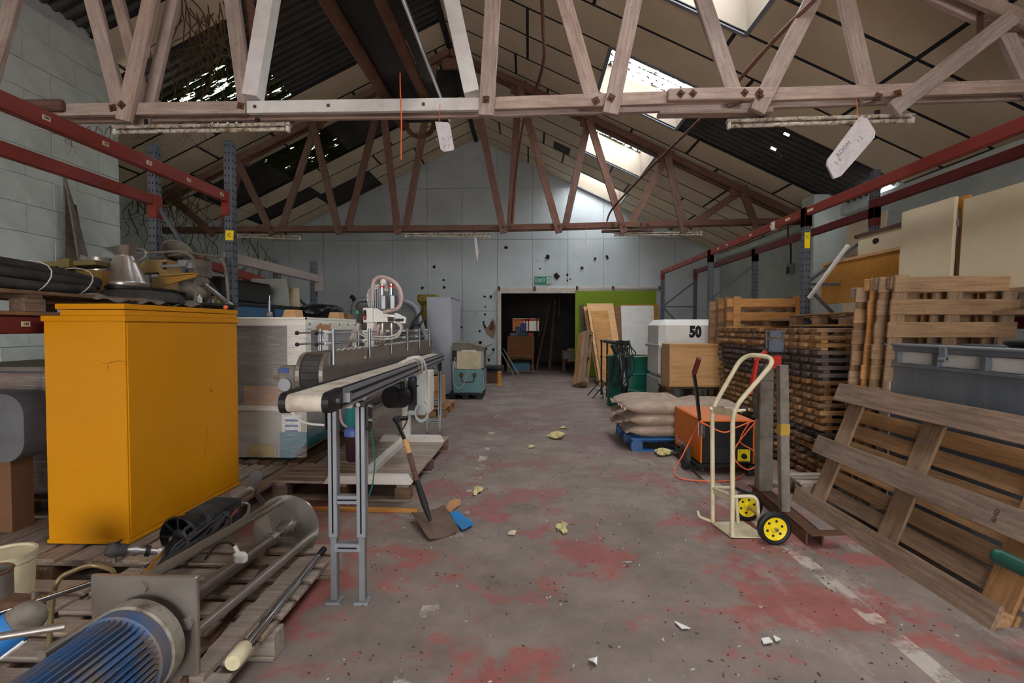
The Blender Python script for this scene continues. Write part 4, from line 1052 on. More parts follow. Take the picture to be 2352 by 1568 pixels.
# ---------------------------------------------------------------- doorway, sliding door, exit sign
M_lint = paint((208, 196, 182), .6, 0, .25, (130, 96, 76), 5, name='cream_door_frame')
ya = YF-.03
z0, z1 = W(1250, 672, y=ya).z, W(1250, 661, y=ya).z
lx0, lx1 = W(1143, 665, y=ya).x, W(1320, 665, y=ya).x; lx2 = W(1512, 665, y=ya).x
struct('trim_door_head', MB().bx(lx0, lx1, ya-.05, YF, z0-.02, z1, .004), M_lint)
struct('trim_door_jamb', MB().bx(lx0, lx0+.1, ya-.06, YF, 0, z0, .004), M_lint)
d = struct('door_1', MB().bx(W(1321, 700, y=14.4).x, W(1506, 700, y=14.4).x, 14.36, 14.42, .03, W(1400, 668, y=14.4).z), paint((124, 148, 22), .6, 0, .15, (96, 110, 24), 2.5, name='lime_door_paint'))
d['label'] = 'lime green sliding door'
rail = MB().bx(lx1-.02, lx2+.1, 14.38, 14.44, z1-.1, z1-.04)
struct('door_rail', rail, M_steel, d)
struct('trim_rail_board', MB().bx(lx1, lx2+.2, YF-.04, YF, z0, z1+.02, .004), M_lint)
struct('trim_door_post', MB().bx(lx2+.06, lx2+.16, YF-.06, YF, 0, z1, .004), M_lint)
for x in (lx0+.05, lx0+1.05, lx1+.05, lx1+1.05, lx2): struct('hanger', MB().box((x, 14.4, z1-.03), (.06, .07, .12), None, .005), M_rust, d)
p = W(1247, 644, y=YF-.02); a = W(1228, 635, y=YF-.02); b = W(1266, 653, y=YF-.02)
M_exit = paint((8, 132, 100), .5, 0, 0, name='sign_green')
r = thing('exit_sign', 'green and white exit sign above the doorway', 'sign', p)
part('plate', MB().bx(a.x, b.x, YF-.03, YF-.012, b.z, a.z), M_exit, r)
text('lettering', 'EXIT', (a.z-b.z)*.68, M_white, r, (a.x+(b.x-a.x)*.345, YF-.031, p.z-.005), (1, 0, 0), (0, 0, 1), sx=.95)
w = b.x-a.x; h = a.z-b.z; fx = a.x+w*.84; fy = YF-.0315
part('door_pictogram', MB().bx(fx-w*.115, fx+w*.125, YF-.033, YF-.03, p.z-h*.4, p.z+h*.4), M_white, r)
rm = MB(); Q = lambda u, v_: Vector((fx+w*u, YF-.0335, p.z+h*v_))
rm.lathe([(h*.075, -.001), (h*.075, .001)], Q(.03, .29), (pi/2, 0, 0), 12)
for u0, v0, u1, v1, tw in ((.015, .2, -.01, -.05, .1), (.01, .18, .06, .05, .05), (.01, .18, -.06, .1, .05), (-.06, .1, -.08, -.02, .05), (-.01, -.05, .045, -.15, .07), (.045, -.15, .05, -.36, .06), (-.01, -.05, -.05, -.2, .07), (-.05, -.2, -.13, -.24, .06)):
    rm.beam(Q(u0, v0), Q(u1, v1), .002, h*tw, (0, 1, 0).__class__((0, 0, 1)))
part('running_figure', rm, M_exit, r, kind='stuff')

# damage in the gable wall: dark holes and the torn one beside the door
M_hole = paint((34, 28, 26), .95, 0, 0, name='hole_dark'); M_torn = paint((150, 122, 98), .9, 0, .3, (90, 66, 50), 8, name='torn_board')
hs = [(1162, 568, 4), (1258, 590, 6), (1278, 633, 7), (1337, 615, 4), (1394, 589, 3.5), (1367, 594, 3), (1303, 631, 3), (1303, 644, 2.5), (1310, 641, 2), (1240, 617, 2.5), (997, 613, 4), (1020, 660, 3.5), (1019, 643, 3), (970, 661, 4), (1114, 722, 3), (1113, 681, 3), (1127, 681, 3.5), (1060, 751, 2.5), (1102, 760, 3), (1133, 803, 4), (1103, 787, 4), (1123, 827, 4), (1115, 704, 2), (1395, 592, 3)]
for i, (px, py, rr) in enumerate(hs):
    c_ = W(px, py, y=YF-.02); q = random.Random(i); rad = rr*YF/1176
    pts = [Vector((c_.x+rad*q.uniform(.6, 1.2)*cos(k*2*pi/9), YF-.027, c_.z+rad*q.uniform(.6, 1.25)*sin(k*2*pi/9))) for k in range(9)]
    struct('hole', MB().prism(pts, (0, .01, 0)), M_hole, wf)
def pxpoly(pts, y): return [W(a, b, y=y) for a, b in pts]
struct('torn_patch', MB().prism(pxpoly([(1110, 738), (1118, 752), (1126, 744), (1131, 730), (1136, 738), (1139, 752), (1137, 764), (1134, 778), (1126, 772), (1118, 766), (1113, 752)], YF-.03), (0, .01, 0)), M_torn, wf, 'torn hole in the sheet')
struct('hole', MB().prism(pxpoly([(1124, 750), (1128, 737), (1133, 740), (1135, 752), (1130, 760), (1124, 757)], YF-.035), (0, .008, 0)), M_rust, wf)
struct('hole', MB().prism(pxpoly([(1109, 738), (1113, 736), (1112, 744), (1117, 752), (1114, 755), (1110, 746)], YF-.035), (0, .008, 0)), M_hole, wf)

# ---------------------------------------------------------------- boards leaning by the sliding door
def leaner(name, label, cat, px0, px1, pyt, pyb, yb, yt, th, mat, sk=0, group='boards leaning by the green door'):
    """flat board standing on the floor at depth yb, its top resting back at depth yt"""
    a, b = W(px0+sk, pyb, y=yb), W(px1+sk, pyb, y=yb); c, e = W(px1, pyt, y=yt), W(px0, pyt, y=yt)
    a.z = b.z = 0
    return solo(name, MB().prism([a, b, c, e], Vector((0, th, th*.15))), mat, label, cat, group)
Lg = None
leaner('board', 'ochre board behind the white board', 'board', 1428, 1512, 699, 870, 13.9, 14.28, .02, M_veneer, 6)
leaner('board', 'brown hardboard sheet between the pine planks and the white board', 'board', 1392, 1436, 703, 870, 13.6, 14.2, .02, wood('hardboard', (134, 98, 72), (160, 120, 90), .1, .1, .4), 6)
leaner('white_board', 'white board leaning behind the green drum', 'board', 1426, 1501, 702, 880, 13.3, 14.1, .025, M_white, 6)
leaner('plank', 'dark brown plank, leftmost against the green door', 'plank', 1331, 1341, 700, 876, 13.5, 14.25, .03, M_dkwood, 12)
leaner('plank', 'wide pine plank in front of the dark plank', 'plank', 1340, 1350, 704, 890, 12.3, 14.1, .035, M_ply, 34)
leaner('plank', 'narrow brown plank edge beside the wide pine board', 'plank', 1343, 1352, 712, 892, 12.2, 13.95, .03, M_palb, 34)
leaner('pine_board', 'wide pale pine board, tallest of the leaning boards', 'board', 1348, 1408, 697, 892, 12.1, 13.9, .03, M_ply, 30)
leaner('pine_board', 'shorter knotty pine board in front of the tallest one', 'board', 1357, 1396, 714, 894, 11.95, 13.7, .03, wood('pine_dark', (170, 120, 70), (200, 150, 98), .1, .1, .5), 30)
# euro pallet on edge
pb, pt = W(1320, 889, z=0), W(1333, 771, y=12.9)
L_ = (Vector((pt.x, pt.y, pt.z))-pb).length; dirv = (pt-pb).normalized()
zx = Vector((.62, -.78, 0)); zx = (zx-dirv*zx.dot(dirv)).normalized(); yx = zx.cross(dirv)
m = Matrix((dirv, yx, zx)).transposed().to_4x4(); m.translation = (pb+pt)/2+Vector((-.0, .0, .02))-zx*.05
m2 = Matrix((dirv, zx, dirv.cross(zx))).transposed().to_4x4(); m2.translation = (pb+pt)/2+Vector((.0, .0, .03))
pallet('pine pallet on edge tipped against the pine planks', L_, .34, m2 @ Matrix.Translation((0, .17, -.07)), M_palb, n=4, bw=.1, th=.022, bh=.09)

# ---------------------------------------------------------------- left of the doorway
ly = 10.35; q0, q1 = W(981, 905, y=ly), W(1036, 905, y=ly); lz = W(1010, 683, y=ly).z
M_lock = paint((172, 174, 184), .45, .1, .1, (130, 126, 124), 3, name='locker_grey')
r = thing('steel_locker', 'tall pale grey steel locker left of the doorway', 'locker', ((q0.x+q1.x)/2, ly+.25, 0))
part('carcass', MB().bx(q0.x, q1.x, ly, ly+1.3, .04, lz, .004), M_lock, r)
part('plinth', MB().bx(q0.x+.01, q1.x-.01, ly+.02, ly+1.28, 0, .04), M_dark, r)
for i in (0, 1): part('door', MB().bx(q1.x, q1.x+.015, ly+.02+.64*i, ly+.63+.64*i, .06, lz-.02, .003), M_lock, r)
part('top', MB().bx(q0.x-.004, q1.x+.018, ly-.004, ly+1.304, lz, lz+.015), M_lock, r)
# teal chest with a cream box and grey lid stuff on a black plinth
cy = 9.95; c0, c1 = W(1042, 900, y=cy).x, W(1108, 900, y=cy).x; cz1 = W(1070, 849, y=cy).z; cz0 = .14
M_teal = paint((104, 148, 150), .55, 0, .15, (84, 100, 98), 4, name='teal_enamel')
r = thing('teal_chest', 'teal metal chest with a drop handle beside the locker', 'chest', ((c0+c1)/2, cy+.3, .125))
part('body', MB().bx(c0, c1, cy, cy+.65, cz0-.015, cz1, .006), M_teal, r)
part('side_cover', MB().bx(c1, c1+.03, cy+.02, cy+.63, cz0+.02, cz1-.02, .004), M_alug, r)
mx_ = (c0+c1)/2; hz = W(1070, 864, y=cy).z
part('handle', MB().tube(fil([(mx_-.13, cy-.01, hz+.0), (mx_-.11, cy-.03, hz-.11), (mx_+.11, cy-.03, hz-.11), (mx_+.13, cy-.01, hz)], .03), .012, 8).box((mx_-.13, cy-.01, hz+.03), (.07, .03, .08), None, .01).box((mx_+.13, cy-.01, hz+.03), (.07, .03, .08), None, .01), M_rust, r, 'rusty drop handle')
r = thing('black_plinth', 'black slatted plinth under the teal chest', 'pallet', ((c0+c1)/2, cy+.3, 0))
part('deck', MB().bx(c0-.08, c1+.02, cy-.05, cy+.7, .10, .124), M_dark, r)
for i in range(3): part('foot', MB().bx(c0-.08+.24*i*((c1-c0+.1)/.6), c0+.03+.24*i*((c1-c0+.1)/.6), cy-.05, cy+.7, 0, .10), M_dark, r)
b0, b1 = W(1048, 830, y=cy).x, W(1105, 830, y=cy).x; bz1 = W(1070, 806, y=cy).z
r = thing('cream_case', 'cream box standing on the teal chest', 'box', ((b0+b1)/2, cy+.3, cz1))
part('case', MB().bx(b0, b1, cy+.02, cy+.6, cz1+.003, bz1, .012), M_cream, r)
part('side_cover', MB().bx(b1, b1+.05, cy+.04, cy+.6, cz1+.03, bz1, .004), M_alug, r)
part('edge_clip', MB().bx(b0+.1, b1-.1, cy+.005, cy+.03, bz1-.01, bz1+.02), M_white, r)
r = thing('machine_cover', 'grey wedge shaped machine cover on the cream box', 'cover', ((b0+b1)/2, cy+.3, bz1))
part('cover', MB().prism([(c0-.03, cy+.03, bz1+.005), (b1+.08, cy+.03, bz1+.005), (b1+.06, cy+.03, bz1+.07), (c0+.28, cy+.03, bz1+.16), (c0-.03, cy+.03, bz1+.16)], (0, .55, 0)), M_gpost, r)
part('skirt', MB().bx(c0-.03, b0-.01, cy+.02, cy+.5, bz1-.2, bz1+.01), M_dark, r)
part('flap', MB().prism([(b1+.02, cy+.1, bz1+.03), (b1+.2, cy+.1, bz1+.12), (b1+.2, cy+.5, bz1+.12), (b1+.02, cy+.5, bz1+.03)], (0, 0, .02)).prism([(b1+.06, cy+.1, bz1-.18), (b1+.22, cy+.1, bz1-.05), (b1+.22, cy+.5, bz1-.05), (b1+.06, cy+.5, bz1-.18)], (0, 0, .02)), M_gpost, r)
solo('white_flex', MB().tube(spline([W(1082, 806, y=cy-.03), W(1080, 830, y=cy-.03), W(1070, 870, y=cy-.06), W(1058, 891, y=cy-.06), W(1045, 885, y=cy-.06), W(1041, 868, y=cy-.06), W(1041, 845, y=cy-.06), W(1046, 820, y=cy-.03)], 6), .006, 6), M_wire, 'thin pale cable trailing over the teal chest', 'cable')
# dark box and yellow levels by the jamb
e0, e1 = W(1116, 880, z=0), W(1143, 880, z=0); yy = e0.y
r = thing('brown_chest', 'low brown chest with a dark roll on top beside the door jamb', 'chest', ((e0.x+e1.x)/2, yy+.3, 0))
zt_ = W(1130, 855, y=yy).z
part('body', MB().bx(e0.x, e1.x, yy, yy+.7, 0, zt_, .008), paint((92, 66, 52), .7, 0, .3, name='brown_case'), r)
part('lid', MB().bx(e0.x-.01, e1.x+.01, yy-.01, yy+.71, zt_, zt_+.02, .004), M_dark, r)
solo('felt_roll', MB().cyl((e0.x-.05, yy+.3, zt_+.02+.075), (e1.x+.14, yy+.3, zt_+.02+.075), .075, 16), M_rubber, 'dark grey roll lying on the low brown chest', 'roll')
for k, px in enumerate((1145, 1149)):
    q = W(px, 886-2*k, z=0); zt2 = W(px, 853, y=q.y).z
    r = thing('orange_post', 'orange slotted bar standing by the door jamb, %s' % ('nearer the brown chest' if k == 0 else 'nearer the doorway'), 'bar', q)
    part('bar', MB().bx(q.x-.022, q.x+.022, q.y, q.y+.04, 0, zt2), paint((232, 150, 26), .5, 0, .1, name='orange_bar'), r)
    sl = MB()
    for i in range(4): sl.box((q.x, q.y-.001, zt2*(.2+.2*i)), (.012, .004, .05))
    part('slot', sl, M_dkwood, r, kind='stuff')
# fork truck cab frame, yellow machine behind the locker
vy = 9.2
r = thing('vehicle_cab', 'old vehicle windscreen frame with a steering wheel behind the filling machine', 'vehicle', W(900, 760, y=vy))
part('screen_frame', MB().tube(fil([W(812, 800, y=vy), W(812, 700, y=vy), W(826, 688, y=vy), W(930, 690, y=vy+.2), W(955, 705, y=vy+.3), W(985, 800, y=vy+.3)], .15), .05, 10), M_alug, r)
g = NT('dusty_glass'); g.b.inputs['Alpha'].default_value = .45; M_glass = g.fin(lin((96, 100, 98)), .35)
part('pane', MB().prism([W(818, 800, y=vy+.02), W(818, 700, y=vy+.02), W(930, 696, y=vy+.2), W(955, 712, y=vy+.3), W(980, 800, y=vy+.3)], (0, .012, 0)), M_glass, r)
part('steering_wheel', MB().tube([W(930, 768, y=8.8)+Vector((.2*cos(i*pi/12), .17*sin(i*pi/12), .05*sin(i*pi/12))) for i in range(24)], .02, 8, True).cyl(W(930, 768, y=8.8), W(935, 810, y=8.9), .03, 8).cyl(W(905, 768, y=8.8), W(955, 768, y=8.8), .012, 6), M_gpost, r)
part('dash', MB().box(W(900, 800, y=9.0), (1.3, .5, .3), None, .04).bx(W(812, 800, y=vy).x, W(985, 800, y=vy).x, vy, vy+.7, 0, .95, .03), M_gpost, r)
part('hose', MB().tube(spline([W(943, 762, y=9.1), W(946, 745, y=9.1), W(958, 728, y=9.3), W(972, 712, y=9.5)], 6), .02, 8), M_black, r)
part('hose', MB().tube(spline([W(943, 760, y=9.1), W(950, 748, y=9.1), W(966, 742, y=9.3), W(975, 732, y=9.5)], 6), .02, 8), M_black, r)
part('exhaust', MB().tube([W(815, 692, y=vy), W(812, 684, y=vy), W(806, 680, y=vy)], .04, 10), M_black, r)
M_oliv = paint((150, 132, 34), .6, 0, .5, (60, 56, 30), 5, name='oily_yellow')
r = thing('yellow_press', 'oily yellow machine column behind the tall locker', 'machine', W(972, 800, y=11.2))
part('column', MB().bx(W(968, 800, y=11.8).x, W(985, 800, y=11.8).x, 11.75, 12.1, 0, W(975, 690, y=11.8).z, .02), M_oliv, r)
part('head', MB().box(W(984, 686, y=11.8), (.45, .4, .18), None, .03).ball(W(970, 690, y=11.7), (.1, .1, .12), 10), M_oliv, r)
part('base', MB().bx(W(960, 800, y=11.8).x, W(985, 800, y=11.8).x, 11.6, 12.2, 0, W(975, 800, y=11.8).z, .03), M_oliv, r)

# ---------------------------------------------------------------- inside the back room
r = thing('back_cupboard', 'brown cupboard with an open shelf seen through the doorway', 'cupboard', W(1195, 858, y=15.6))
cy = 15.9; a, b = W(1167, 816, y=cy), W(1227, 774, y=cy); zl = W(1200, 860, y=cy).z
M_bc = wood('back_cupboard_wood', (120, 78, 50), (146, 98, 64), .1, .1, .5)
part('door', MB().bx(a.x, b.x, cy, cy+.03, a.z, b.z), M_bc, r)
part('carcass', MB().bx(a.x-.02, a.x+.01, cy, cy+.6, 0, b.z).bx(b.x-.05, b.x-.02, cy, cy+.6, 0, b.z).bx(a.x, b.x, cy, cy+.6, b.z, b.z+.03).bx(a.x, b.x-.02, cy+.55, cy+.6, 0, b.z).bx(a.x, b.x-.03, cy, cy+.6, .02, .05).bx(a.x, b.x-.03, cy, cy+.6, a.z-.04, a.z-.005), M_palb, r)
ctop = b.z+.032
q = W(1186, 862, y=cy+.1)
r = thing('blue_crate', 'blue crate on the open shelf of the back cupboard', 'crate', (q.x+.15, cy+.25, .05))
part('crate', MB().bx(q.x-.12, q.x+.42, cy+.02, cy+.45, .053, .28, .01), paint((46, 110, 140), .5, 0, .2, name='blue_crate'), r)
part('contents', MB().ball((q.x+.1, cy+.22, .3), (.28, .2, .1), 10).ball((q.x+.35, cy+.22, .31), (.2, .2, .08), 10), M_dark, r)
for i, (px0, px1, py, cc, nm) in enumerate(((1172, 1190, 764, (110, 116, 132), 'grey box on the back cupboard, leftmost'), (1190, 1212, 762, (44, 70, 78), 'dark teal crate on the back cupboard'), (1213, 1226, 764, (176, 44, 36), 'red tub at the end of the back cupboard'), (1196, 1208, 742, (34, 62, 150), 'blue bin highest on the back cupboard'), (1184, 1196, 750, (50, 92, 106), 'small teal tin on the back cupboard'))):
    a = W(px0, py, y=cy+.2); b = W(px1, py, y=cy+.2)
    zb_ = ctop if i not in (3, 4) else W(0, 761, y=cy+.2).z-.02
    if i in (3, 4): zb_ = [W(0, 762, y=cy+.2).z, W(0, 764, y=cy+.2).z][i-3]
    mb = MB().bx(a.x, b.x, cy+.06, cy+.4, zb_+.002, max(a.z, zb_+.06), .01)
    o = solo('storage_box', mb, paint(cc, .5, 0, .15), nm, 'box')
for px0, py0, px1, py1, y, nm in ((1152, 808, 1180, 862, 15.0, 'grey metal strip leaning inside the doorway, left one'), (1156, 800, 1192, 862, 15.2, 'grey metal strip leaning inside the doorway, right one')):
    a, b = W(px0, py0, y=y+.2), W(px1, py1, y=y); b.z = .01
    solo('metal_strip', MB().beam(a, b, .03, .06, (0, 1, 0)), M_alu, nm, 'strip')
r = thing('work_bench', 'dark bench with a pale top at the right of the back room', 'bench', W(1310, 850, y=16.4))
a, b = W(1293, 806, y=16), W(1345, 806, y=16)
part('top', MB().bx(a.x, b.x, 16, 16.8, a.z-.25, a.z, .01), paint((120, 118, 112), .7, 0, .3, name='bench_top'), r)
for x in (a.x+.04, b.x-.04):
    for y in (16.05, 16.75): part('leg', MB().bx(x-.04, x+.04, y-.04, y+.04, 0, a.z-.25), M_dkwood, r)
part('shelf', MB().bx(a.x, b.x, 16.02, 16.78, .3, .34), M_dkwood, r)
solo('carton', MB().bx(a.x+.15, a.x+.7, 16.1, 16.6, .342, .75, .01), M_card, 'carton under the bench in the back room', 'carton')
for i, (px0, py0, px1, py1) in enumerate(((1262, 700, 1232, 830), (1275, 690, 1262, 850), (1250, 735, 1235, 775), (1285, 690, 1284, 730))):
    y = 17.0+.25*i; a, b = W(px0, py0, y=y+.5), W(px1, py1, y=y)
    if i < 2: b.z = .01
    solo('long_timber', MB().beam(a, b, .07, .12, (0, 1, 0)), M_dkwood, ['dark timber leaning deepest to the left in the back room', 'upright dark timber leaning in the middle of the back room', 'thin rail leaning in the back room', 'short dark post at the right of the back room'][i], 'timber')
# the lit next room seen through the far opening of the back room
for k in range(4):
    solo('carton', MB().bx(WX0-.3+.02*k, WX0+.45, 23, 23.5, .45*k, .45*k+.44, .01), M_card, '%s carton in the pile seen through the far opening' % ords[k], 'carton', 'cartons beyond the back room')
r = thing('orange_rack', 'orange racking seen through the far opening of the back room', 'rack', (WX0+.7, 22.4, 0))
for x in (WX0+.5, WX0+.62, WX1-.1): part('upright', MB().bx(x, x+.07, 22.3, 22.37, 0, 3), M_oran2, r)
part('beam', MB().bx(WX0-.2, WX1+.6, 22.3, 22.36, 1.68, 1.78), M_oran2, r)

struct('wall_light_block', MB().bx(-5, -4.8, 21.2, 29, 0, 4.2).bx(5, 5.2, 21.2, 29, 0, 4.2).bx(-5, 5.2, 29, 29.2, 0, 3.0).bx(-5, 5.2, 21.2, 21.3, 3.2, 4.2).bx(-5, -2, 21.1, 21.3, 0, 4.2).bx(3, 5.2, 21.1, 21.3, 0, 4.2), M_wall)  # walls added to cut the daylight beyond the far opening
struct('ceiling_light_block', MB().bx(-5, 5.2, 21.1, 29.2, 4.2, 4.3), M_wall)  # unseen roof added to dim the cartons beyond the opening
# ---------------------------------------------------------------- yellow cabinet on its pallet
pallet('long dusty pallet under the yellow cabinet', 1.95, 1.12, TR(-2.62, 3.62, 0, 0, 0, pi/2), M_palg, n=7, bw=.125, th=.022, bh=.085, blkm=M_pald)
cz = .158
cA, cB = W(298, 1250, z=cz), W(548, 1112, z=cz); cL = W(105, 1250, z=cz)
ct = W(298, 727, y=cA.y).z
yb_ = cB.y; xr_ = (cA.x+cB.x)/2; xl_ = cL.x; y0_ = cA.y
r = thing('steel_cabinet', 'tall yellow steel cabinet on the pallet beside the conveyor', 'cabinet', ((xl_+xr_)/2, (y0_+yb_)/2, cz))
part('carcass', MB().bx(xl_, xr_, y0_, yb_, cz, ct, .006), M_yellow, r)
part('base_lip', MB().bx(xl_-.004, xr_+.004, y0_-.004, yb_, cz, cz+.022, .002), M_yellow, r)
part('lid', MB().bx(xl_-.008, xr_+.01, y0_-.008, yb_+.008, ct-.026, ct+.006, .003), M_yellow, r, 'overhanging lid edge')
l2 = W(298, 711, y=y0_).z; l3 = W(298, 697, y=y0_).z
part('lid_riser', MB().bx(xl_+.10, xr_-.0, y0_+.0, yb_-.0, ct+.006, l2, .003), M_yellow, r)
part('lid_top', MB().bx(xl_+.075, xr_+.004, y0_-.005, yb_+.004, l2+.003, l3, .003), M_yellow, r)
part('door', MB().bx(xr_-.001, xr_+.006, y0_+.015, yb_-.05, cz+.03, ct-.035, .002), M_yellow, r)
M_scr = paint((120, 76, 10), .7, 0, 0, name='scratch')
mb = MB()
mk = lambda pts: mb.tube([W(a, b, y=y0_-.0065) for a, b in pts], .0012, 5)
mk([(248, 834), (258, 830), (272, 828), (288, 830), (297, 842)]); mk([(233, 833), (243, 835)]); mk([(247, 838), (249, 848)])
mb.tube([W(a, b, x=xr_+.0068) for a, b in ((482, 893), (486, 894), (485, 897), (489, 900))], .003, 5); mb.tube([W(a, b, x=xr_+.0068) for a, b in ((470, 1045), (474, 1010), (478, 975))], .0012, 5)
part('scratch', mb, M_scr, r, kind='stuff')
bp = W(523, 716, y=yb_-.12)
solo('orange_ball', MB().ball((xr_-.03, yb_-.1, l3+.018), .018, 12), M_oran2, 'small orange ball on the far corner of the yellow cabinet', 'ball')

# ---------------------------------------------------------------- pallet in front with the mixers on it
pallet('grey-brown pallet in front, carrying the stainless mixer and chrome rod', 1.0, 1.5, TR(-1.57, 2.12, 0), M_palg, n=10, bw=.1, th=.022, bh=.09)
DK = .154
fx_c = Vector((-1.33, 1.74, .34))
pA, pB = W(212, 1318, y=1.74), W(455, 1318, y=1.74); ph = pA.z
ax0 = Vector(((pA.x+pB.x)/2, 1.74, W(330, 1440, y=1.74).z)); dq = W(657, 1213, y=2.82)
axd = (dq-ax0).normalized()
M_blued = paint((60, 92, 134), .6, .1, .8, (112, 98, 86), 9, name='worn_blue_enamel')
r = thing('stainless_mixer', 'stainless mixer with a blue ribbed motor, square flange and round end plate', 'mixer', (ax0.x, 2.2, DK))
part('flange', MB().box(ax0+Vector((0, 0, (ph-ax0.z)-.19)), (pB.x-pA.x, .02, .38), None, .004), M_steel, r, 'square steel flange')
fl = [o for o in r.children if o.name.startswith('flange')][0]
part('bolt', MB().cyl((ax0.x, 1.715, ph-.035), (ax0.x, 1.78, ph-.035), .022, 8), M_steel, fl); part('bolt', MB().cyl((pB.x-.03, 1.715, ph-.16), (pB.x-.03, 1.74, ph-.16), .022, 8), M_steel, fl)
R_ = .155; sh = ax0+axd*.0
u1 = Vector((1, 0, 0)); u1 = (u1-axd*u1.dot(axd)).normalized(); u2 = u1.cross(axd)
if u2.z < 0: u2 = -u2
for a_, nm in ((105, 'rod'), (-15, 'rod'), (225, 'rod')):
    o = (u1*cos(radians(a_))+u2*sin(radians(a_)))*R_
    part('tie_rod', MB().cyl(ax0+o+axd*.01, dq+o, .0215, 12), M_steel, r)
part('shaft', MB().cyl(ax0, dq-axd*.13, .024, 12).cyl(dq-axd*.14, dq, .012, 10), M_steel, r)
mrot = Matrix((u1, u2, axd)).transposed() if u1.cross(u2).dot(axd) > 0 else Matrix((u2, u1, axd)).transposed()
part('end_plate', MB().lathe([(.0, 0), (.185, 0), (.188, .005), (.185, .01), (0, .01)], dq, mrot, 40), paint((176, 171, 165), .26, .9, .15, (140, 130, 120), 7, name='bright_plate'), r)
ep = [o for o in r.children if o.name.startswith('end_plate')][0]
part('bearing', MB().lathe([(.03, -.05), (.034, -.02), (.05, 0), (0, 0)], dq, mrot, 16), M_steel, ep)
pb_ = MB()
for k in range(6):
    a_ = k*pi/3; pb_.cyl(dq+(u1*cos(a_)+u2*sin(a_))*.06-axd*.012, dq+(u1*cos(a_)+u2*sin(a_))*.06+axd*.002, .007, 6)
part('bolt', pb_, M_chrome, ep, kind='stuff')
hub_ = dq-axd*.17
part('hub', MB().cyl(hub_-axd*.03, hub_+axd*.03, .032, 12), M_steel, r)
for k in range(3):
    a_ = radians(90+120*k+25); d_ = u1*cos(a_)+u2*sin(a_); t_ = axd.cross(d_)
    w_ = (t_*.7+axd*.7).normalized()
    part('impeller_blade', MB().prism([hub_+d_*.025-w_*.015, hub_+d_*.12-w_*.045, hub_+d_*.13+w_*.03, hub_+d_*.025+w_*.015], w_.cross(d_)*.004), M_steel, r)
# motor ahead of the flange
mc = ax0+Vector((.02, -.1, -.03)); mc.z = DK+.16; m_end = mc-Vector((-.0, .42, .0))
mdir = (m_end-mc).normalized(); fr_ = frame(mdir)
prof = [(.14, 0), (.15, .01), (.15, .05), (.122, .06), (.122, .40), (.13, .41), (.135, .47), (.11, .5), (0, .505)]
rot = Matrix((fr_.col[1], fr_.col[2], fr_.col[0])).transposed()
mo_ = part('motor', MB().lathe(prof, mc, rot, 32), M_blued, r, 'worn blue ribbed motor')
fin = MB()
for k in range(44):
    a_ = 2*pi*k/44; d_ = fr_.col[1]*cos(a_)+fr_.col[2]*sin(a_)
    fin.beam(mc+mdir*.06+d_*.13, mc+mdir*.40+d_*.13, .005, .028, d_)
part('cooling_fin', fin, M_blued, mo_, kind='stuff')
part('gear_flange', MB().lathe([(.145, -.06), (.156, -.05), (.156, 0), (.145, .01)], mc, rot, 32), paint((150, 142, 130), .7, .3, .6, (90, 70, 56), 14, name='corroded_alloy'), r, 'corroded alloy flange')

# chrome rod, planks
ra, rb = W(540, 1528, y=1.80), W(745, 1275, y=2.75); ra.z = max(ra.z, DK+.035); rb.z = DK+.03
r = thing('hydraulic_rod', 'polished chrome rod with a white plastic end cap', 'rod', ra)
d_ = (rb-ra).normalized()
part('rod', MB().cyl(ra+d_*.05, rb-d_*.10, .016, 16), M_chrome, r); part('end_cap', MB().lathe([(.027, 0), (.031, .008), (.031, .085), (.024, .10), (0, .1)], ra-d_*.02, Matrix((frame(d_).col[1], frame(d_).col[2], frame(d_).col[0])).transposed(), 20), M_cream, r, 'white plastic end cap')
part('threaded_end', MB().lathe([(.014+.003*(i % 2), .004*i) for i in range(24)], rb-d_*.10, Matrix((frame(d_).col[1], frame(d_).col[2], frame(d_).col[0])).transposed(), 12), M_dark, r)
def lay(name, label, cat, px0, py0, px1, py1, w_, z, mat, th=.02):
    a, b = W(px0, py0, z=z), W(px1, py1, z=z); return solo(name, MB().beam(a, b, w_, th), mat, label, cat)
lay('dusty_plank', 'long dusty plank lying on the front pallet beside the chrome rod', 'plank', 440, 1560, 700, 1290, .085, DK+.012, M_palg)
lay('timber_lath', 'thin brown lath under the mixer rods on the front pallet', 'lath', 420, 1568, 610, 1300, .022, DK+.012, M_dkwood, .02)

# second mixer: plastic motor, shafts, propeller
my = 2.62
r = thing('pump_mixer', 'black plastic drum pump motor with chrome shafts lying by the yellow cabinet', 'pump', (-1.95, 2.6, DK))
a, b = W(432, 1222, y=2.62), W(530, 1165, y=2.95)
dm = (b-a).normalized(); fm = frame(dm)
part('motor_body', MB().box(a*.42+b*.58, ((b-a).length*.82, .17, .13), fm, .03), M_rubber, r)
rib = MB()
for k in range(16): rib.box(a*.42+b*.58+dm*(-.10+.0145*k), (.005, .175, .136), fm)
part('cooling_rib', rib, M_rubber, r, kind='stuff')
rotm = Matrix((fm.col[1], fm.col[2], fm.col[0])).transposed()
part('bell', MB().lathe([(.105, -.01), (.112, 0), (.105, .03), (.075, .1), (.065, .16), (.055, .16), (.066, .1), (.094, .03), (.105, -.01)], a-dm*.06, rotm, 24), M_black, r)
sp_ = MB()
for k in range(8):
    q = fm.col[1]*cos(k*pi/4)+fm.col[2]*sin(k*pi/4); sp_.beam(a-dm*.06+q*.03, a-dm*.06+q*.104, .012, .008, dm)
part('bell_spoke', sp_.lathe([(.03, -.01), (.045, 0), (.03, .03)], a-dm*.06, rotm, 16), M_black, r, kind='stuff')
s0 = W(405, 1238, y=2.58); s1 = W(318, 1345, y=1.86)
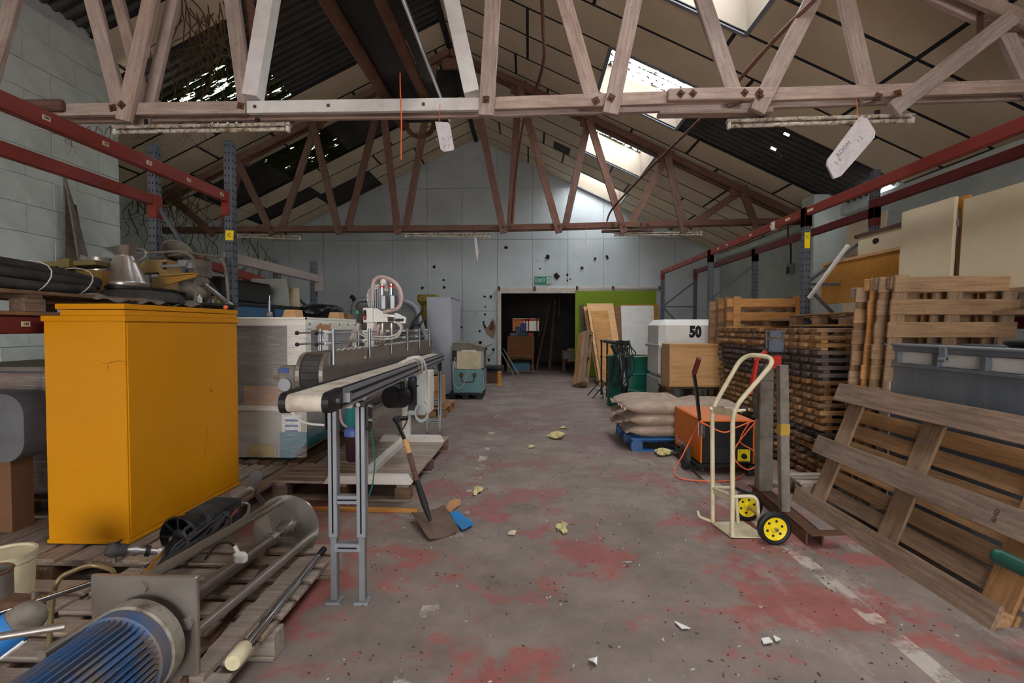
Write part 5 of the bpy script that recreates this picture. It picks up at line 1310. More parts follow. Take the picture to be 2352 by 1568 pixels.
part('shaft', MB().cyl(s0, s1, .02, 14), M_chrome, r, 'chrome shaft'); part('coupling', MB().cyl(s0-dm*.02, s0+dm*.06, .027, 12).box(s0+dm*.05+Vector((.02, 0, .03)), (.03, .03, .03), fm, .005), M_steel, r)
hb = [W(500, 1155, y=2.95), W(573, 1155, y=3.1), W(570, 1180, y=3.0), W(520, 1218, y=2.75)]
part('carry_handle', MB().tube(fil(hb, .04), .009, 8), M_alu, r)
part('red_lever', MB().cyl(W(515, 1205, y=2.75), W(545, 1170, y=2.85), .009, 8), paint((120, 50, 42), .6, 0, .3, name='dull_red'), r)
cab = MB()
cs = [[W(330, 1318, y=2.1), W(400, 1270, y=2.3), W(440, 1225, y=2.5), W(490, 1190, y=2.7), W(512, 1180, y=2.78), W(495, 1215, y=2.65), W(430, 1265, y=2.4), W(370, 1312, y=2.15)]]
for k in range(6):
    q = random.Random(k); cs.append([p+Vector((q.uniform(-.03, .05), q.uniform(-.05, .05), q.uniform(-.03, .03))) for p in cs[0]])
for c_ in cs: part('cable', MB().tube(spline(c_, 6), .007, 6), M_rubber, r)
cp = [W(470, 1285, y=2.3), W(500, 1250, y=2.35), W(530, 1248, y=2.3), W(546, 1272, y=2.2)]
part('cable', MB().tube(spline(cp, 6), .006, 6), M_rubber, r)
pq = W(552, 1280, y=2.18)
r = thing('mains_plug', 'white three pin plug hanging by its cable over the mixer rods', 'plug', pq)
part('body', MB().box(pq, (.06, .03, .058), (.2, .1, .2), .014), M_white, r); part('cord_grip', MB().cyl(pq+Vector((-.01, 0, .02)), pq+Vector((-.03, .01, .045)), .009, 8), M_white, r)
pr0, pr1 = W(515, 1168, y=3.05), W(578, 1124, y=3.45)
r = thing('propeller_shaft', 'steel shaft with a three bladed propeller by the far corner of the yellow cabinet', 'propeller', pr0)
dp = (pr1-pr0).normalized(); fp = frame(dp)
part('shaft', MB().cyl(pr0-dp*.5, pr1, .018, 12), M_steel, r); part('hub', MB().cyl(pr1-dp*.03, pr1+dp*.03, .03, 12), M_steel, r)
for k in range(3):
    a_ = 2*pi*k/3+1.9; d_ = fp.col[1]*cos(a_)+fp.col[2]*sin(a_); t_ = dp.cross(d_)
    wv_ = (t_*.75+dp*.66).normalized()
    part('propeller_blade', MB().ball(pr1+d_*.085, (.06, .045, .005), 14, Matrix((d_, wv_, d_.cross(wv_))).transposed()), M_alu, r)
va, vb = W(262, 1262, y=2.25), W(372, 1266, y=2.35)
r = thing('valve_pipe', 'steel ball valve with ringed hose fittings lying on the cabinet pallet', 'valve', va)
dv = (vb-va).normalized()
part('pipe', MB().tube([va+dv*.03, va+dv*.06, va+dv*.0601, va+dv*.10, va+dv*.1001, vb], [.016, .016, .021, .021, .017, .017], 12), M_steel, r)
for k in range(3): part('ring_clamp', MB().cyl(va+dv*(.07+.05*k), va+dv*(.09+.05*k), .025, 12), M_alu if k != 1 else M_dark, r)
part('valve_body', MB().ball(va, (.035, .035, .035), 12).cyl(va-dv*.03, va+dv*.05, .028, 12), M_rubber, r)
part('valve_lever', MB().cyl(va+Vector((.01, 0, .03)), va+Vector((.045, -.01, .05)), .005, 6), M_dark, r)
part('spindle', MB().cyl(va-Vector((0, 0, .06)), va, .008, 8), M_steel, r)
for (pts, rr, y_, nm) in ((((205, 1330), (225, 1315), (245, 1302), (258, 1308)), .012, 2.0, 'bent brass tube over the flange'), ):
    pass
solo('bent_tube', MB().tube(spline([Vector((W(110, 1380, y=1.9).x, 1.9, DK+.01)), W(128, 1345, y=1.9), W(170, 1310, y=1.95), (W(215, 1298, y=2.0)), W(255, 1308, y=2.0), W(262, 1318, y=1.98)], 6), .009, 10), paint((150, 132, 96), .4, .6, .2, name='brassy_tube'), 'bent brassy tube arching beside the steel flange', 'tube')
for k, (p0, p1, y0_2, y1_2, rr, m_, nm) in enumerate((
        ((-40, 1422), (222, 1335), 1.55, 1.9, .011, M_chrome, 'thin chrome bar lying left of the square flange'),
        ((-40, 1468), (150, 1438), 1.45, 1.55, .012, M_steel, 'thin grey tube across the blue aerosol can'),
        ((190, 1290+0), (260, 1262), 2.15, 2.35, .0, M_steel, ''),
        ((95, 1505), (245, 1410), 1.45, 1.7, .014, M_steel, 'steel tube end beside the blue motor'))):
    if rr: solo('steel_tube', MB().cyl(W(*p0, y=y0_2), W(*p1, y=y1_2), rr, 12), m_, nm, 'tube')
r = thing('clamp_lump', 'rusty cast clamp lying left of the bent tube', 'clamp', W(50, 1390, y=1.75))
c_ = W(50, 1388, y=1.75)
part('casting', MB().box(c_, (.12, .09, .05), (0, .15, .2), .015).cyl(c_-Vector((.06, .05, 0)), c_-Vector((.06, -.04, 0)), .02, 10), M_rust, r)
part('screw', MB().cyl(c_+Vector((.04, 0, -.05)), c_+Vector((.05, 0, .05)), .01, 8), M_steel, r)
c_ = W(45, 1455, y=1.55)
r = thing('paint_can', 'grey tin with a blue printed wrapper lying at the left edge', 'can', c_-Vector((0, 0, .06)))
e_ = W(-90, 1530, y=1.5); f_ = W(60, 1420, y=1.6)
part('body', MB().cyl(e_, f_, .055, 20).ball(f_, .055, 16), M_gpost, r)
q0 = e_+(f_-e_)*.45; q1 = e_+(f_-e_)*.86
part('wrapper', MB().tube([q0, q1], .0565, 20, cap=False), paint((40, 110, 176), .5, 0, .1, name='blue_print'), r, 'blue printed wrapper')
pr = MB(); dd = (f_-e_).normalized(); fu = frame(dd)
for k in range(7): pr.box(q0+(q1-q0)*(.3+.07*(k % 2))+fu.col[2]*.0+(fu.col[1]*cos(-2.3+.32*k)+fu.col[2]*sin(-2.3+.32*k))*.0568, (.06, .006, .006), fu)
for k in range(7): pr.box(q0+(q1-q0)*.68+(fu.col[1]*cos(-2.3+.3*k)+fu.col[2]*sin(-2.3+.3*k))*.0568, (.03, .010, .006), fu)
part('print', pr, M_paper, r, kind='stuff')
bq = W(30, 1345, z=DK); bk = Vector((W(12, 1300, y=2.2).x, 2.2, DK-.0))
r = thing('plastic_bucket', 'cream plastic bucket with a lid at the left edge', 'bucket', bk)
zt_ = W(10, 1272, y=2.2).z
part('body', MB().lathe([(.095, 0), (.105, zt_-DK-.03), (.11, zt_-DK-.03), (.11, zt_-DK)], bk, None, 28), M_cream, r)
part('lid', MB().lathe([(.112, zt_-DK-.004), (.112, zt_-DK+.008), (.1, zt_-DK+.008), (.095, zt_-DK), (0, zt_-DK+.004)], bk, None, 28), M_cream, r)
part('mark', MB().prism([bk+Vector((.045, -.097, .09)), bk+Vector((.062, -.09, .1)), bk+Vector((.058, -.093, .075))], (0, -.002, 0)), M_ink, r)
bk2 = Vector((W(-22, 1330, y=1.95).x, 1.95, DK)); zt2 = W(0, 1312, y=1.95).z
r = thing('metal_tin', 'open rusty tin before the cream bucket', 'tin', bk2)
part('body', MB().lathe([(.068, 0), (.068, zt2-DK), (.064, zt2-DK), (.064, .01), (0, .01)], bk2, None, 24), M_steel, r); part('rim', MB().lathe([(.068, zt2-DK-.008), (.073, zt2-DK), (.068, zt2-DK+.006), (.063, zt2-DK), (.068, zt2-DK-.008)], bk2, None, 24), M_rust, r)
# left-hand pallet under those small things
pallet('grey pallet at the left edge under the bucket and tin', 1.1, .8, TR(-2.65, 2.02, 0), M_palg, n=5, bw=.11, th=.022, bh=.09)

# ---------------------------------------------------------------- wrapped goods under the left rack
g = NT('stretch_film')
tr_n = g.n('ShaderNodeBsdfTransparent'); gl = g.n('ShaderNodeBsdfPrincipled'); mx = g.n('ShaderNodeMixShader')
st = g.noise(g.map((2, 2, 70)), 3, 4, .6); g.l(g.math('ADD', .2, g.math('MULTIPLY', g.step(st, .5, .74), .4)), mx.inputs[0])
gl.inputs['Base Color'].default_value = lin((228, 224, 222)); gl.inputs['Roughness'].default_value = .25
bp_ = g.n('ShaderNodeBump'); bp_.inputs['Strength'].default_value = .6; bp_.inputs['Distance'].default_value = .01;
g.l(tr_n.outputs[0], mx.inputs[1]); g.l(gl.outputs[0], mx.inputs[2]); g.l(mx.outputs[0], g.out.inputs[0]); M_film = g.m
r = thing('wrapped_cartons', 'brown cartons in stretch film behind the yellow cabinet', 'cartons', (-3.6, 3.6, .16))
M_cardd = paint((122, 84, 58), .8, 0, .25, (84, 58, 42), 3, name='dark_cardboard')
wy = 3.55; wx1 = -3.0; wz = W(60, 850, x=-3.3).z
for i, (a, b) in enumerate(((-4.3, -3.52), (-3.5, wx1))):
    for k in range(2): part('carton', MB().bx(a, b, wy, wy+.8, .2+.44*k, .2+.44*k+.43, .01), M_cardd, r)
part('film', MB().bx(-4.33, wx1+.02, wy-.02, wy+.82, .19, 1.09, .03), M_film, r); part('lid_sheet', MB().bx(-4.33, wx1+.02, wy-.03, wy+.82, 1.09, 1.12), M_gpost, r)
pallet('dark pallet under the film wrapped cartons', 1.4, .9, TR(-3.66, 3.98, .03), M_pald, n=6, bw=.12)
gq = W(20, 985, y=2.95)
r = thing('grey_machine_case', 'grey rounded machine case at the left edge before the wrapped cartons', 'panel', (gq.x-.25, 2.95, .3))
z0_, z1_ = W(30, 1062, y=2.95).z, W(30, 905, y=2.95).z; xr2 = W(55, 985, y=2.95).x
part('shell', MB().prism([(xr2-.7, 2.95, z0_), *[(xr2-.13+.13*sin(k*pi/16), 2.95, z0_+.13-.13*cos(k*pi/16)) for k in range(9)], *[(xr2-.13+.13*cos(k*pi/16), 2.95, z1_-.13+.13*sin(k*pi/16)) for k in range(9)], (xr2-.7, 2.95, z1_)], (0, .22, 0)), paint((112, 112, 116), .5, .1, .3, name='grey_shell'), r)
part('stand', MB().bx(xr2-.5, xr2-.12, 2.98, 3.12, DK, z0_+.03), M_cardd, r); part('handle', MB().tube(fil([(xr2-.3, 2.93, .78), (xr2-.3, 2.90, .79), (xr2-.22, 2.90, .80), (xr2-.22, 2.93, .80)], .01), .008, 8), M_chrome, r)

# big wrapped machine
mx0, mx1, my0, my1 = -2.76, -2.05, 4.62, 6.02; mz0, mz1 = .2, W(600, 729, y=4.62).z
pallet('dark pallet under the film wrapped machine', 1.5, .95, TR(-2.42, 5.3, .0, 0, 0, pi/2), M_pald, n=7, bw=.1, th=.025, bh=.1)
mz0 = .176
r = thing('wrapped_machine', 'film wrapped off-white machine between the yellow cabinet and the filling machine', 'machine', (-2.42, 5.3, mz0))
M_ow = paint((226, 222, 208), .5, 0, .12, (180, 170, 150), 3, name='machine_white')
midz = W(600, 938, y=my0).z
fp_ = []
fr2 = MB()
fr2.bx(mx0, mx1, my0+.01, my0+.05, mz1-.075, mz1).bx(mx1-.17, mx1, my0+.01, my0+.05, midz, mz1-.075).bx(mx0, mx1-.17, my0+.01, my0+.05, midz-.02, midz+.02)
part('front_frame', fr2, M_ow, r); part('window_recess', MB().bx(mx0+.02, mx1-.15, my0+.10, my0+.12, midz, mz1-.05), paint((120, 110, 106), .5, 0, .2, name='smoky_panel'), r)
part('top_panel', MB().bx(mx0, mx1, my0, my1, mz1-.02, mz1+.004, .004), M_ow, r)
part('side_frame', MB().bx(mx1-.03, mx1, my0+.05, my1, mz1-.12, mz1-.02, .006).bx(mx1-.03, mx1, my0+.05, my0+.13, midz, mz1-.1).bx(mx1-.03, mx1, my1-.06, my1, midz, mz1-.1), M_ow, r)
part('side_panel', MB().bx(mx1-.07, mx1-.05, my0+.1, my1-.03, midz, mz1-.1), paint((120, 122, 128), .45, .1, .15, name='side_grey'), r)
part('lower_body', MB().prism([(mx0, my0+.02, mz0+.02), (mx1-.13, my0+.02, mz0+.02), (mx1, my0+.02, mz0+.17), (mx1, my0+.02, midz), (mx0, my0+.02, midz)], (0, my1-my0-.04, 0)), paint((176, 168, 152), .6, 0, .15, name='machine_beige'), r)
part('carton_inside', MB().bx(mx0+.1, mx1-.25, my0+.06, my0+.09, midz+.02, midz+.2), M_card, r)
part('teal_panel', MB().prism([(mx1-.25, my0+.008, mz0+.02), (mx1-.13, my0+.008, mz0+.02), (mx1+.004, my0+.008, mz0+.17), (mx1+.004, my0+.008, mz0+.26), (mx1-.25, my0+.008, mz0+.26)], (0, .015, 0)).bx(mx1-.005, mx1+.006, my0+.02, my1-.02, mz0+.12, mz0+.28), paint((18, 112, 130), .5, 0, .15, name='teal_stripe'), r)
part('side_lining', MB().bx(mx1, mx1+.004, my0+.02, my1-.02, mz0+.28, midz), paint((124, 122, 116), .5, 0, .2, name='side_lower_grey'), r)
part('label_sticker', MB().bx(mx0+.15, mx0+.40, my0+.012, my0+.018, mz0+.03, mz0+.14), paint((180, 150, 40), .6, 0, .1, name='ochre_sticker'), r); part('label_sticker', MB().bx(mx0+.43, mx1-.28, my0+.012, my0+.018, mz0+.03, mz0+.14), M_paper, r)
lb = MB()
for k in range(5): lb.bx(mx1-.2, mx1-.08, my0+.010, my0+.016, midz-.12-.05*k, midz-.10-.05*k)
part('label_stripes', lb, paint((70, 84, 140), .6, 0, 0, name='label_blue'), r, kind='stuff'); part('label_sticker', MB().bx(mx1-.23, mx1-.05, my0+.013, my0+.018, midz-.38, midz-.06), M_paper, r)
part('film', MB().grid(lambda u, w_: Vector((mx0-.01+(mx1-mx0+.02)*u, my0-.012+.012*sin(w_*60+u*5)*.4, mz0+.03+(mz1-.07-mz0-.03)*w_)), 20, 60), M_film, r)
part('film', MB().grid(lambda u, w_: Vector((mx1+.012+.004*sin(w_*50+u*9), my0+(my1-my0)*u, mz0+.2+(mz1-.05-mz0-.2)*w_)), 20, 50), M_film, r)
nq = W(742, 790, x=mx1+.02)
part('paper_note', MB().bx(mx1+.018, mx1+.02, W(731, 790, x=mx1+.02).y, W(754, 790, x=mx1+.02).y, W(742, 805, x=mx1+.02).z-.1, W(742, 758, x=mx1+.02).z), M_paper, r)
pn = [o for o in r.children if o.name.startswith('paper_note')][0]
text('lettering', 'PC', .075, paint((90, 110, 170), .8, 0, 0, name='blue_ink'), pn, (mx1+.0205, nq.y, W(742, 772, x=mx1).z), (0, 1, 0), (0, 0, 1))
part('tape', MB().bx(mx1+.016, mx1+.0185, W(726, 755, x=mx1).y, W(756, 755, x=mx1).y, W(740, 760, x=mx1).z, W(740, 745, x=mx1).z), M_card, r, 'brown tape')
sc_ = MB()
for k in range(6): sc_.cyl((mx1, my0+.1+.25*k, mz1-.06), (mx1+.008, my0+.1+.25*k, mz1-.06), .012, 8)
part('screw', sc_, M_dark, r, kind='stuff')
for k, (px, py, y, nm) in enumerate(((664, 728, 4.68, 'nearer pale timber chock on the wrapped machine'), (766, 730, 5.5, 'farther pale timber chock on the wrapped machine'))):
    c_ = W(px, py, y=y); w_ = .115
    solo('timber_chock', MB().prism([(c_.x-w_*.55, y, mz1+.005), (c_.x+w_*.55, y, mz1+.005), (c_.x+w_*.45, y, mz1+.075), (c_.x-w_*.35, y, mz1+.075)], (0, .16, 0)), M_ply, nm, 'block')
solo('timber_offcut', MB().bx(mx1-.12, mx1-.02, 5.8, 5.95, mz1+.005, mz1+.06), M_palb, 'small dark timber offcut at the far end of the wrapped machine', 'block')
# ---------------------------------------------------------------- on the racking beyond: crate, black bags, sheets
# deck on the second bay and things on it
r = thing('shelf_boards', 'brown shelf boards on the far left bay', 'shelf', (-3.2, 5.8, 1.41))
for i in range(5): part('plank', MB().bx(-3.58+.15*i, -3.45+.15*i, 4.9, 6.85, 1.411, 1.431), M_palb, r)
bx0_, bx1_ = -3.5, -2.9; y0b, y1b = 4.95, 6.6
ztop = W(600, 692, y=5.0).z
r = thing('blue_crate', 'dark framed blue panelled crate on the far left rack bay', 'crate', (-3.2, 5.8, 1.433))
M_bp = paint((52, 92, 124), .6, 0, .15, (40, 60, 80), 4, name='blue_panel')
part('panel', MB().bx(bx0_, bx1_-.02, y0b+.02, y1b, 1.44, ztop-.01), M_bp, r)
fb_ = MB().bx(bx0_, bx1_, y0b, y1b, ztop-.03, ztop)
part('top_frame', fb_, M_dark, r)
for y in (y0b, 5.7, y1b-.06): part('frame_post', MB().bx(bx1_-.03, bx1_, y, y+.06, 1.433, ztop-.03), M_dark, r)
solo('air_gun', MB().cyl(W(619, 722, y=4.75), W(619, 690, y=4.75), .012, 10).cyl(W(619, 690, y=4.75), W(619, 678, y=4.75), .006, 8).box(W(619, 700, y=4.75), (.02, .02, .03), None, .004).box(Vector((W(619, 722, y=4.75).x, 4.75, mz1+.03)), (.05, .05, .055), None, .01), M_alu, 'slim silver nozzle standing on the wrapped machine', 'nozzle')
def bag(name, label, c, rx_, ry_, rz_, seed, mat):
    q = random.Random(seed); ph = [q.uniform(0, 6.3) for _ in range(4)]
    def fn(u, w_):
        a_ = 2*pi*u; b_ = pi*(w_-.5); sg = lambda k, p: copysign(abs(k)**p, k)
        k = 1+.05*sin(4*a_+ph[0])*cos(3*b_+ph[1])+.04*sin(3*a_+2*b_+ph[2])+.02*sin(9*a_+5*b_)
        return Vector(c)+Vector((rx_*sg(cos(a_), .6)*sg(cos(b_), .6)*k, ry_*sg(sin(a_), .6)*sg(cos(b_), .6)*k, rz_*sg(sin(b_), .6)*k))
    return solo(name, MB().grid(fn, 36, 18), mat, label, 'bag')
M_bag = paint((18, 18, 22), .25, 0, .1, name='black_bag')
bq_ = W(738, 714, y=6.4); bag('black_bag', 'black plastic bag on the rack beyond the wrapped machine', (bq_.x, 6.45, bq_.z+.0), .2, .35, .085, 3, M_bag)
c_ = W(560, 670, y=5.9); 
M_bag2 = paint((24, 23, 25), .35, 0, .2, (60, 58, 60), 12, name='black_film', stretch=(1, 1, 5))
solo('black_wrapped_load', MB().bx(-3.56, -3.1, 5.05, 6.1, ztop+.002, W(560, 633, y=5.05).z, .03), M_bag2, 'black film wrapped load on the blue crate', 'load')
solo('white_sheet', MB().prism([(-3.45, 6.2, ztop+.002), (-2.98, 6.25, ztop+.002), (-3.02, 6.32, W(630, 640, y=6.3).z), (-3.45, 6.27, W(620, 640, y=6.3).z)], (0, .02, 0)), M_whiteg, 'off-white sheet standing behind the black wrapped load', 'sheet')
solo('cream_sheet', MB().prism([(-3.3, 6.45, ztop+.002), (-2.95, 6.5, ztop+.002), (-2.99, 6.56, W(660, 660, y=6.5).z), (-3.3, 6.5, W(640, 656, y=6.5).z)], (0, .02, 0)), M_cream, 'cream sheet standing at the far end of the blue crate', 'sheet')
# ---------------------------------------------------------------- upper shelf of the left rack
pallet('old pallet on the left rack under the black hoses', 1.75, .8, TR(-3.2, 2.82, 1.468, 0, 0, pi/2), M_pald, n=6, bw=.11, th=.022, bh=.075, nb=3)
pallet('brown pallet on the left rack under the compressor', 1.1, .6, TR(-3.175, 4.3, 1.468, 0, 0, pi/2), M_pald, n=6, bw=.11, th=.022, bh=.055, nb=3)
SZ = 1.468+.141+.001; SZ2 = 1.468+.121+.001
# hoses
r = thing('hose_bundle', 'bundle of dusty black hoses tied with string on the left rack', 'hoses', (-3.0, 2.9, SZ))
for k, (dx, dz) in enumerate(((0, .035), (-.075, .035), (-.15, .035), (-.03, .10), (-.11, .10), (-.07, .155))):
    pts = [Vector((-2.86+dx, 1.9, SZ+dz)), Vector((-2.88+dx, 2.5, SZ+dz+.004)), Vector((-2.92+dx*.9, 3.0, SZ+dz*.95)), Vector((-3.0+dx*.6, 3.42+.02*k, SZ+.03+dz*.5))]
    part('hose', MB().tube(spline(pts, 8), .034, 12), M_rubber, r)
for y in (2.55, 2.95, 3.25):
    c_ = Vector((-2.955, y, SZ+.085)); q = 1-.3*max(0, y-2.9)
    part('string', MB().tube([c_+Vector((.128*q*cos(i*pi/8), .02*sin(i*pi/4), .098*q*sin(i*pi/8)+.005)) for i in range(16)], .0035, 6, True), M_wire, r)
# big black basin with the jug on it
bc = Vector((W(320, 690, y=3.95).x, 3.95, SZ2))
r = thing('black_basin', 'upturned black oval basin on the left rack under the conical jug', 'basin', bc)
zt_ = W(300, 660, y=3.75).z-SZ2
part('shell', MB().lathe([(.33, 0), (.34, .01), (.32, zt_*.55), (.27, zt_-.015), (.26, zt_), (0, zt_+.004)], (0, 0, 0), None, 36).xf(Matrix.Translation(bc) @ Matrix.Diagonal((.82, 1.15, 1, 1))), M_rubber, r)
part('rim', MB().lathe([(.262, zt_-.012), (.285, zt_-.012), (.285, zt_+.004), (.262, zt_+.004)], (0, 0, 0), None, 36).xf(Matrix.Translation(bc) @ Matrix.Diagonal((.82, 1.15, 1, 1))), M_black, r)
M_jug = paint((176, 170, 164), .3, .85, .15, (120, 112, 104), 5, name='jug_steel')
def jug(label, c, hh, rb_, rn, spout, rz=0):
    r = thing('metal_jug', label, 'jug', c)
    part('body', MB().lathe([(rb_, 0), (rb_+.004, .008), (rb_+.004, .03), (rb_, .04), (rn, hh*.76), (rn, hh*.78)], c, None, 32), M_jug, r)
    def fn(u, w_):
        a_ = 2*pi*u; k = rn+(spout-rn)*w_*(1 if cos(a_-rz-pi) > -2 else 0)
        lift = .24*w_*(1+.28*cos(a_-rz))
        fl = 1+.55*w_*max(0, cos(a_-rz-pi))**4
        return Vector(c)+Vector((k*fl*cos(a_), k*fl*sin(a_), hh*(.78+lift*.9)))
    part('spout', MB().grid(fn, 32, 4), M_jug, r)
    hd = [Vector(c)+Vector((cos(rz)*a_, sin(rz)*a_, b_)) for a_, b_ in ((spout*.9, hh*.97), (rn+.075, hh*.95), (rn+.085, hh*.78), (rn+.03, hh*.66))]
    part('handle', MB().tube(fil(hd, .03), .009, 8), M_jug, r)
    part('seam', MB().cyl(Vector(c)+Vector((rb_*.45, -rb_*.89, .04)), Vector(c)+Vector((rn*.45, -rn*.89, hh*.76)), .003, 6), M_steel, r)
    return r
jc = Vector((W(288, 650, y=3.8).x, 3.8, SZ2+zt_+.006))
jug('conical stainless jug with a wide lip standing on the black basin', jc, W(290, 567, y=3.8).z-jc.z, .15, .062, .088, .25)
jc2 = Vector((W(243, 650, y=4.2).x, 4.2, SZ2)); jc2.x -= .05
r = thing('metal_jug', 'straight stainless jug behind the conical one', 'jug', jc2)
hh = W(243, 592, y=4.2).z-SZ2
part('body', MB().lathe([(.10, 0), (.105, .02), (.085, hh), (.08, hh), (.095, .02), (0, .02)], jc2, None, 28), M_jug, r); part('spout', MB().prism([jc2+Vector((-.08, 0, hh)), jc2+Vector((-.17, 0, hh+.03)), jc2+Vector((-.16, 0, hh-.05)), jc2+Vector((-.08, 0, hh-.09))], (0, .012, 0)), M_jug, r)
part('handle', MB().tube(fil([jc2+Vector((.08, 0, hh*.9)), jc2+Vector((.14, 0, hh*.9)), jc2+Vector((.14, 0, hh*.4)), jc2+Vector((.09, 0, hh*.3))], .03), .008, 8), M_jug, r)
# wooden jig of painted boards
r = thing('timber_jig', 'dusty olive timber jig with a flat top behind the hoses', 'jig', W(170, 640, y=3.6))
M_olv = paint((128, 112, 66), .75, 0, .35, (92, 84, 66), 6, name='dusty_olive')
a, b = W(107, 612, y=3.55), W(238, 606, y=3.65)
part('top_plate', MB().beam(a, b, .22, .035, bev=.004), M_olv, r); part('clamp_block', MB().box((a+b)/2+Vector((.03, -.1, .0)), (.08, .06, .07), None, .006), M_olv, r)
c_ = (a+b)/2+Vector((.07, .05, 0)); c_.z = 0
part('drawer_box', MB().bx(c_.x-.14, c_.x+.12, 3.6, 3.8, SZ+.02, a.z-.02, .004), paint((150, 116, 50), .6, 0, .3, (84, 66, 40), 6, name='brass_brown'), r)
part('foot', MB().bx(a.x+.02, a.x+.16, 3.5, 3.66, SZ, a.z-.02), M_pald, r)
# steel blade leaning on the block wall
xw = XB+.08
p = [W(145, 640, x=xw), W(196, 640, x=xw), W(188, 600, x=xw), W(164, 470, x=xw), W(149, 408, x=xw), W(145, 402, x=xw)]
g0 = Vector((xw+.5, p[0].y, 0)); g1 = Vector((xw+.5, p[1].y+.1, 0))
r = thing('steel_wedge', 'long dark steel wedge leaning against the block wall', 'blade', (g0.x, g0.y, 0))
part('sheet', MB().prism([g0, g1, p[3]+Vector((.01, 0, 0)), p[5]], (.025, 0, 0)).prism([p[0], p[2], p[3], p[4], p[5]], (.02, 0, 0)), M_dark if False else M_gpost, r); part('edge_angle', MB().beam(p[2]+Vector((.03, 0, 0)), p[3]+Vector((.03, 0, 0)), .03, .03), M_rust, r)
# sander / saw: beige column with a table arm
M_beige = paint((172, 142, 92), .5, 0, .2, (120, 96, 64), 5, name='beige_enamel')
yb2 = 4.15
r = thing('beige_band_machine', 'beige bench machine with an ochre bracket arm on the left rack', 'machine', W(360, 690, y=yb2))
a, b = W(348, 672, y=yb2), W(384, 600, y=yb2)
part('column', MB().bx(a.x, b.x, yb2, yb2+.14, SZ2, b.z, .008), M_beige, r)
h0, h1 = W(316, 625, y=yb2), W(384, 596, y=yb2)
part('head', MB().prism([(h0.x, yb2-.01, h0.z-.01), (h1.x, yb2-.01, h0.z-.0), (h1.x, yb2-.01, h1.z), (h0.x+.09, yb2-.01, h1.z), (h0.x, yb2-.01, h0.z+.05)], (0, .18, 0)), M_beige, r)
part('vent', MB().bx(h1.x-.03, h1.x+.002, yb2-.014, yb2-.008, h0.z+.02, h1.z-.02), M_dark, r); part('badge', MB().bx(a.x+.005, a.x+.065, yb2-.004, yb2, W(0, 633, y=yb2).z, W(0, 618, y=yb2).z), M_ink, r); part('badge', MB().bx(a.x+.005, a.x+.06, yb2-.005, yb2, W(0, 637, y=yb2).z, W(0, 631, y=yb2).z), M_paper, r)
q = [W(376, 634, y=yb2-.02), W(449, 628, y=yb2-.02), W(449, 636, y=yb2-.02), W(377, 655, y=yb2-.02)]
part('bracket_arm', MB().prism(q, (0, .012, 0)), paint((168, 124, 52), .5, 0, .15, (110, 82, 44), 5, name='ochre_enamel'), r); part('arm_flange', MB().beam(q[0], q[1], .08, .01), paint((168, 124, 52), .5, 0, .15, (110, 82, 44), 5), r)
part('guide_bar', MB().beam(W(370, 611, y=yb2-.05), W(438, 609, y=yb2-.05), .02, .02).box(W(424, 605, y=yb2-.05), (.08, .05, .05)).box(W(438, 610, y=yb2-.05), (.05, .05, .05), None, .005), M_alug, r)
# compressor motor and cage
yc = 4.45
c_ = W(428, 668, y=yc)
r = thing('grey_motor', 'dusty round grey motor inside the tube frame', 'motor', Vector((c_.x, yc, SZ2)))
part('casing', MB().ball(c_+Vector((0, .02, -.01)), (.17, .2, .115), 20).cyl(c_+Vector((0, -.02, -.08)), c_+Vector((0, .2, -.08)), .1, 16), M_gpost, r)
vs = MB()
for k in range(4): vs.box(c_+Vector((.06, -.16, -.02-.018*k)), (.08, .01, .007), (0, .2, .3))
part('vent', vs, M_ink, r, kind='stuff'); part('fan_housing', MB().box(c_+Vector((.08, .02, .09)), (.18, .16, .09), (0, .25, 0), .03), M_gpost, r)
part('control_box', MB().box(c_+Vector((.09, .06, .2)), (.14, .14, .16), None, .01), M_gpost, r); part('blue_tank', MB().cyl(W(385, 626, y=yc+.05), W(405, 626, y=yc+.05), .035, 14), paint((30, 60, 140), .4, 0, .1, name='blue_tin'), r)
part('tray', MB().bx(c_.x-.22, c_.x+.32, yc-.12, yc+.3, SZ2, SZ2+.02), M_dark, r)
part('outlet_pipe', MB().cyl(c_+Vector((.16, .0, .06)), W(532, 702, y=yc+.2), .022, 10), M_steel, r)
r = thing('tube_frame', 'bent steel tube carrying frame around the motor on the left rack', 'frame', (c_.x, yc, SZ2))
f0 = [W(316, 582, y=4.25), W(420, 576, y=4.25), W(447, 592, y=4.25), W(449, 690, y=4.25), W(440, 704, y=4.25)]
f1 = [W(360, 592, y=4.6), W(430, 580, y=4.6), W(505, 590, y=4.6), W(518, 612, y=4.6), W(525, 690, y=4.6), W(515, 703, y=4.6)]
for f_ in (f0, f1):
    f_[-1].z = max(f_[-1].z, SZ2+.012); part('tube', MB().tube(fil(f_, .06), .012, 10), M_gpost, r)
part('tube', MB().cyl(W(430, 580, y=4.25), W(505, 590, y=4.6), .012, 8), M_gpost, r); part('tube', MB().cyl(f0[-1], f1[-1], .012, 8), M_gpost, r)
q0, q1 = W(388, 612, y=4.74), W(412, 566, y=4.58)
d_ = (q1-q0).normalized(); fr_ = frame(d_)
r = thing('plastic_chute', 'grey plastic cone tilted up behind the tube frame', 'cone', q0)
part('cone', MB().lathe([(.05, -.18), (.055, 0), (.062, .06), (.125, .235), (.13, .245), (.122, .24), (.055, .05), (.045, -.1)], q0, Matrix((fr_.col[1], fr_.col[2], fr_.col[0])).transposed(), 28), M_gpost, r)
part('neck', MB().bx(q0.x-.06, q0.x+.02, 4.66, 4.74, SZ2, q0.z-.08), M_dark, r)
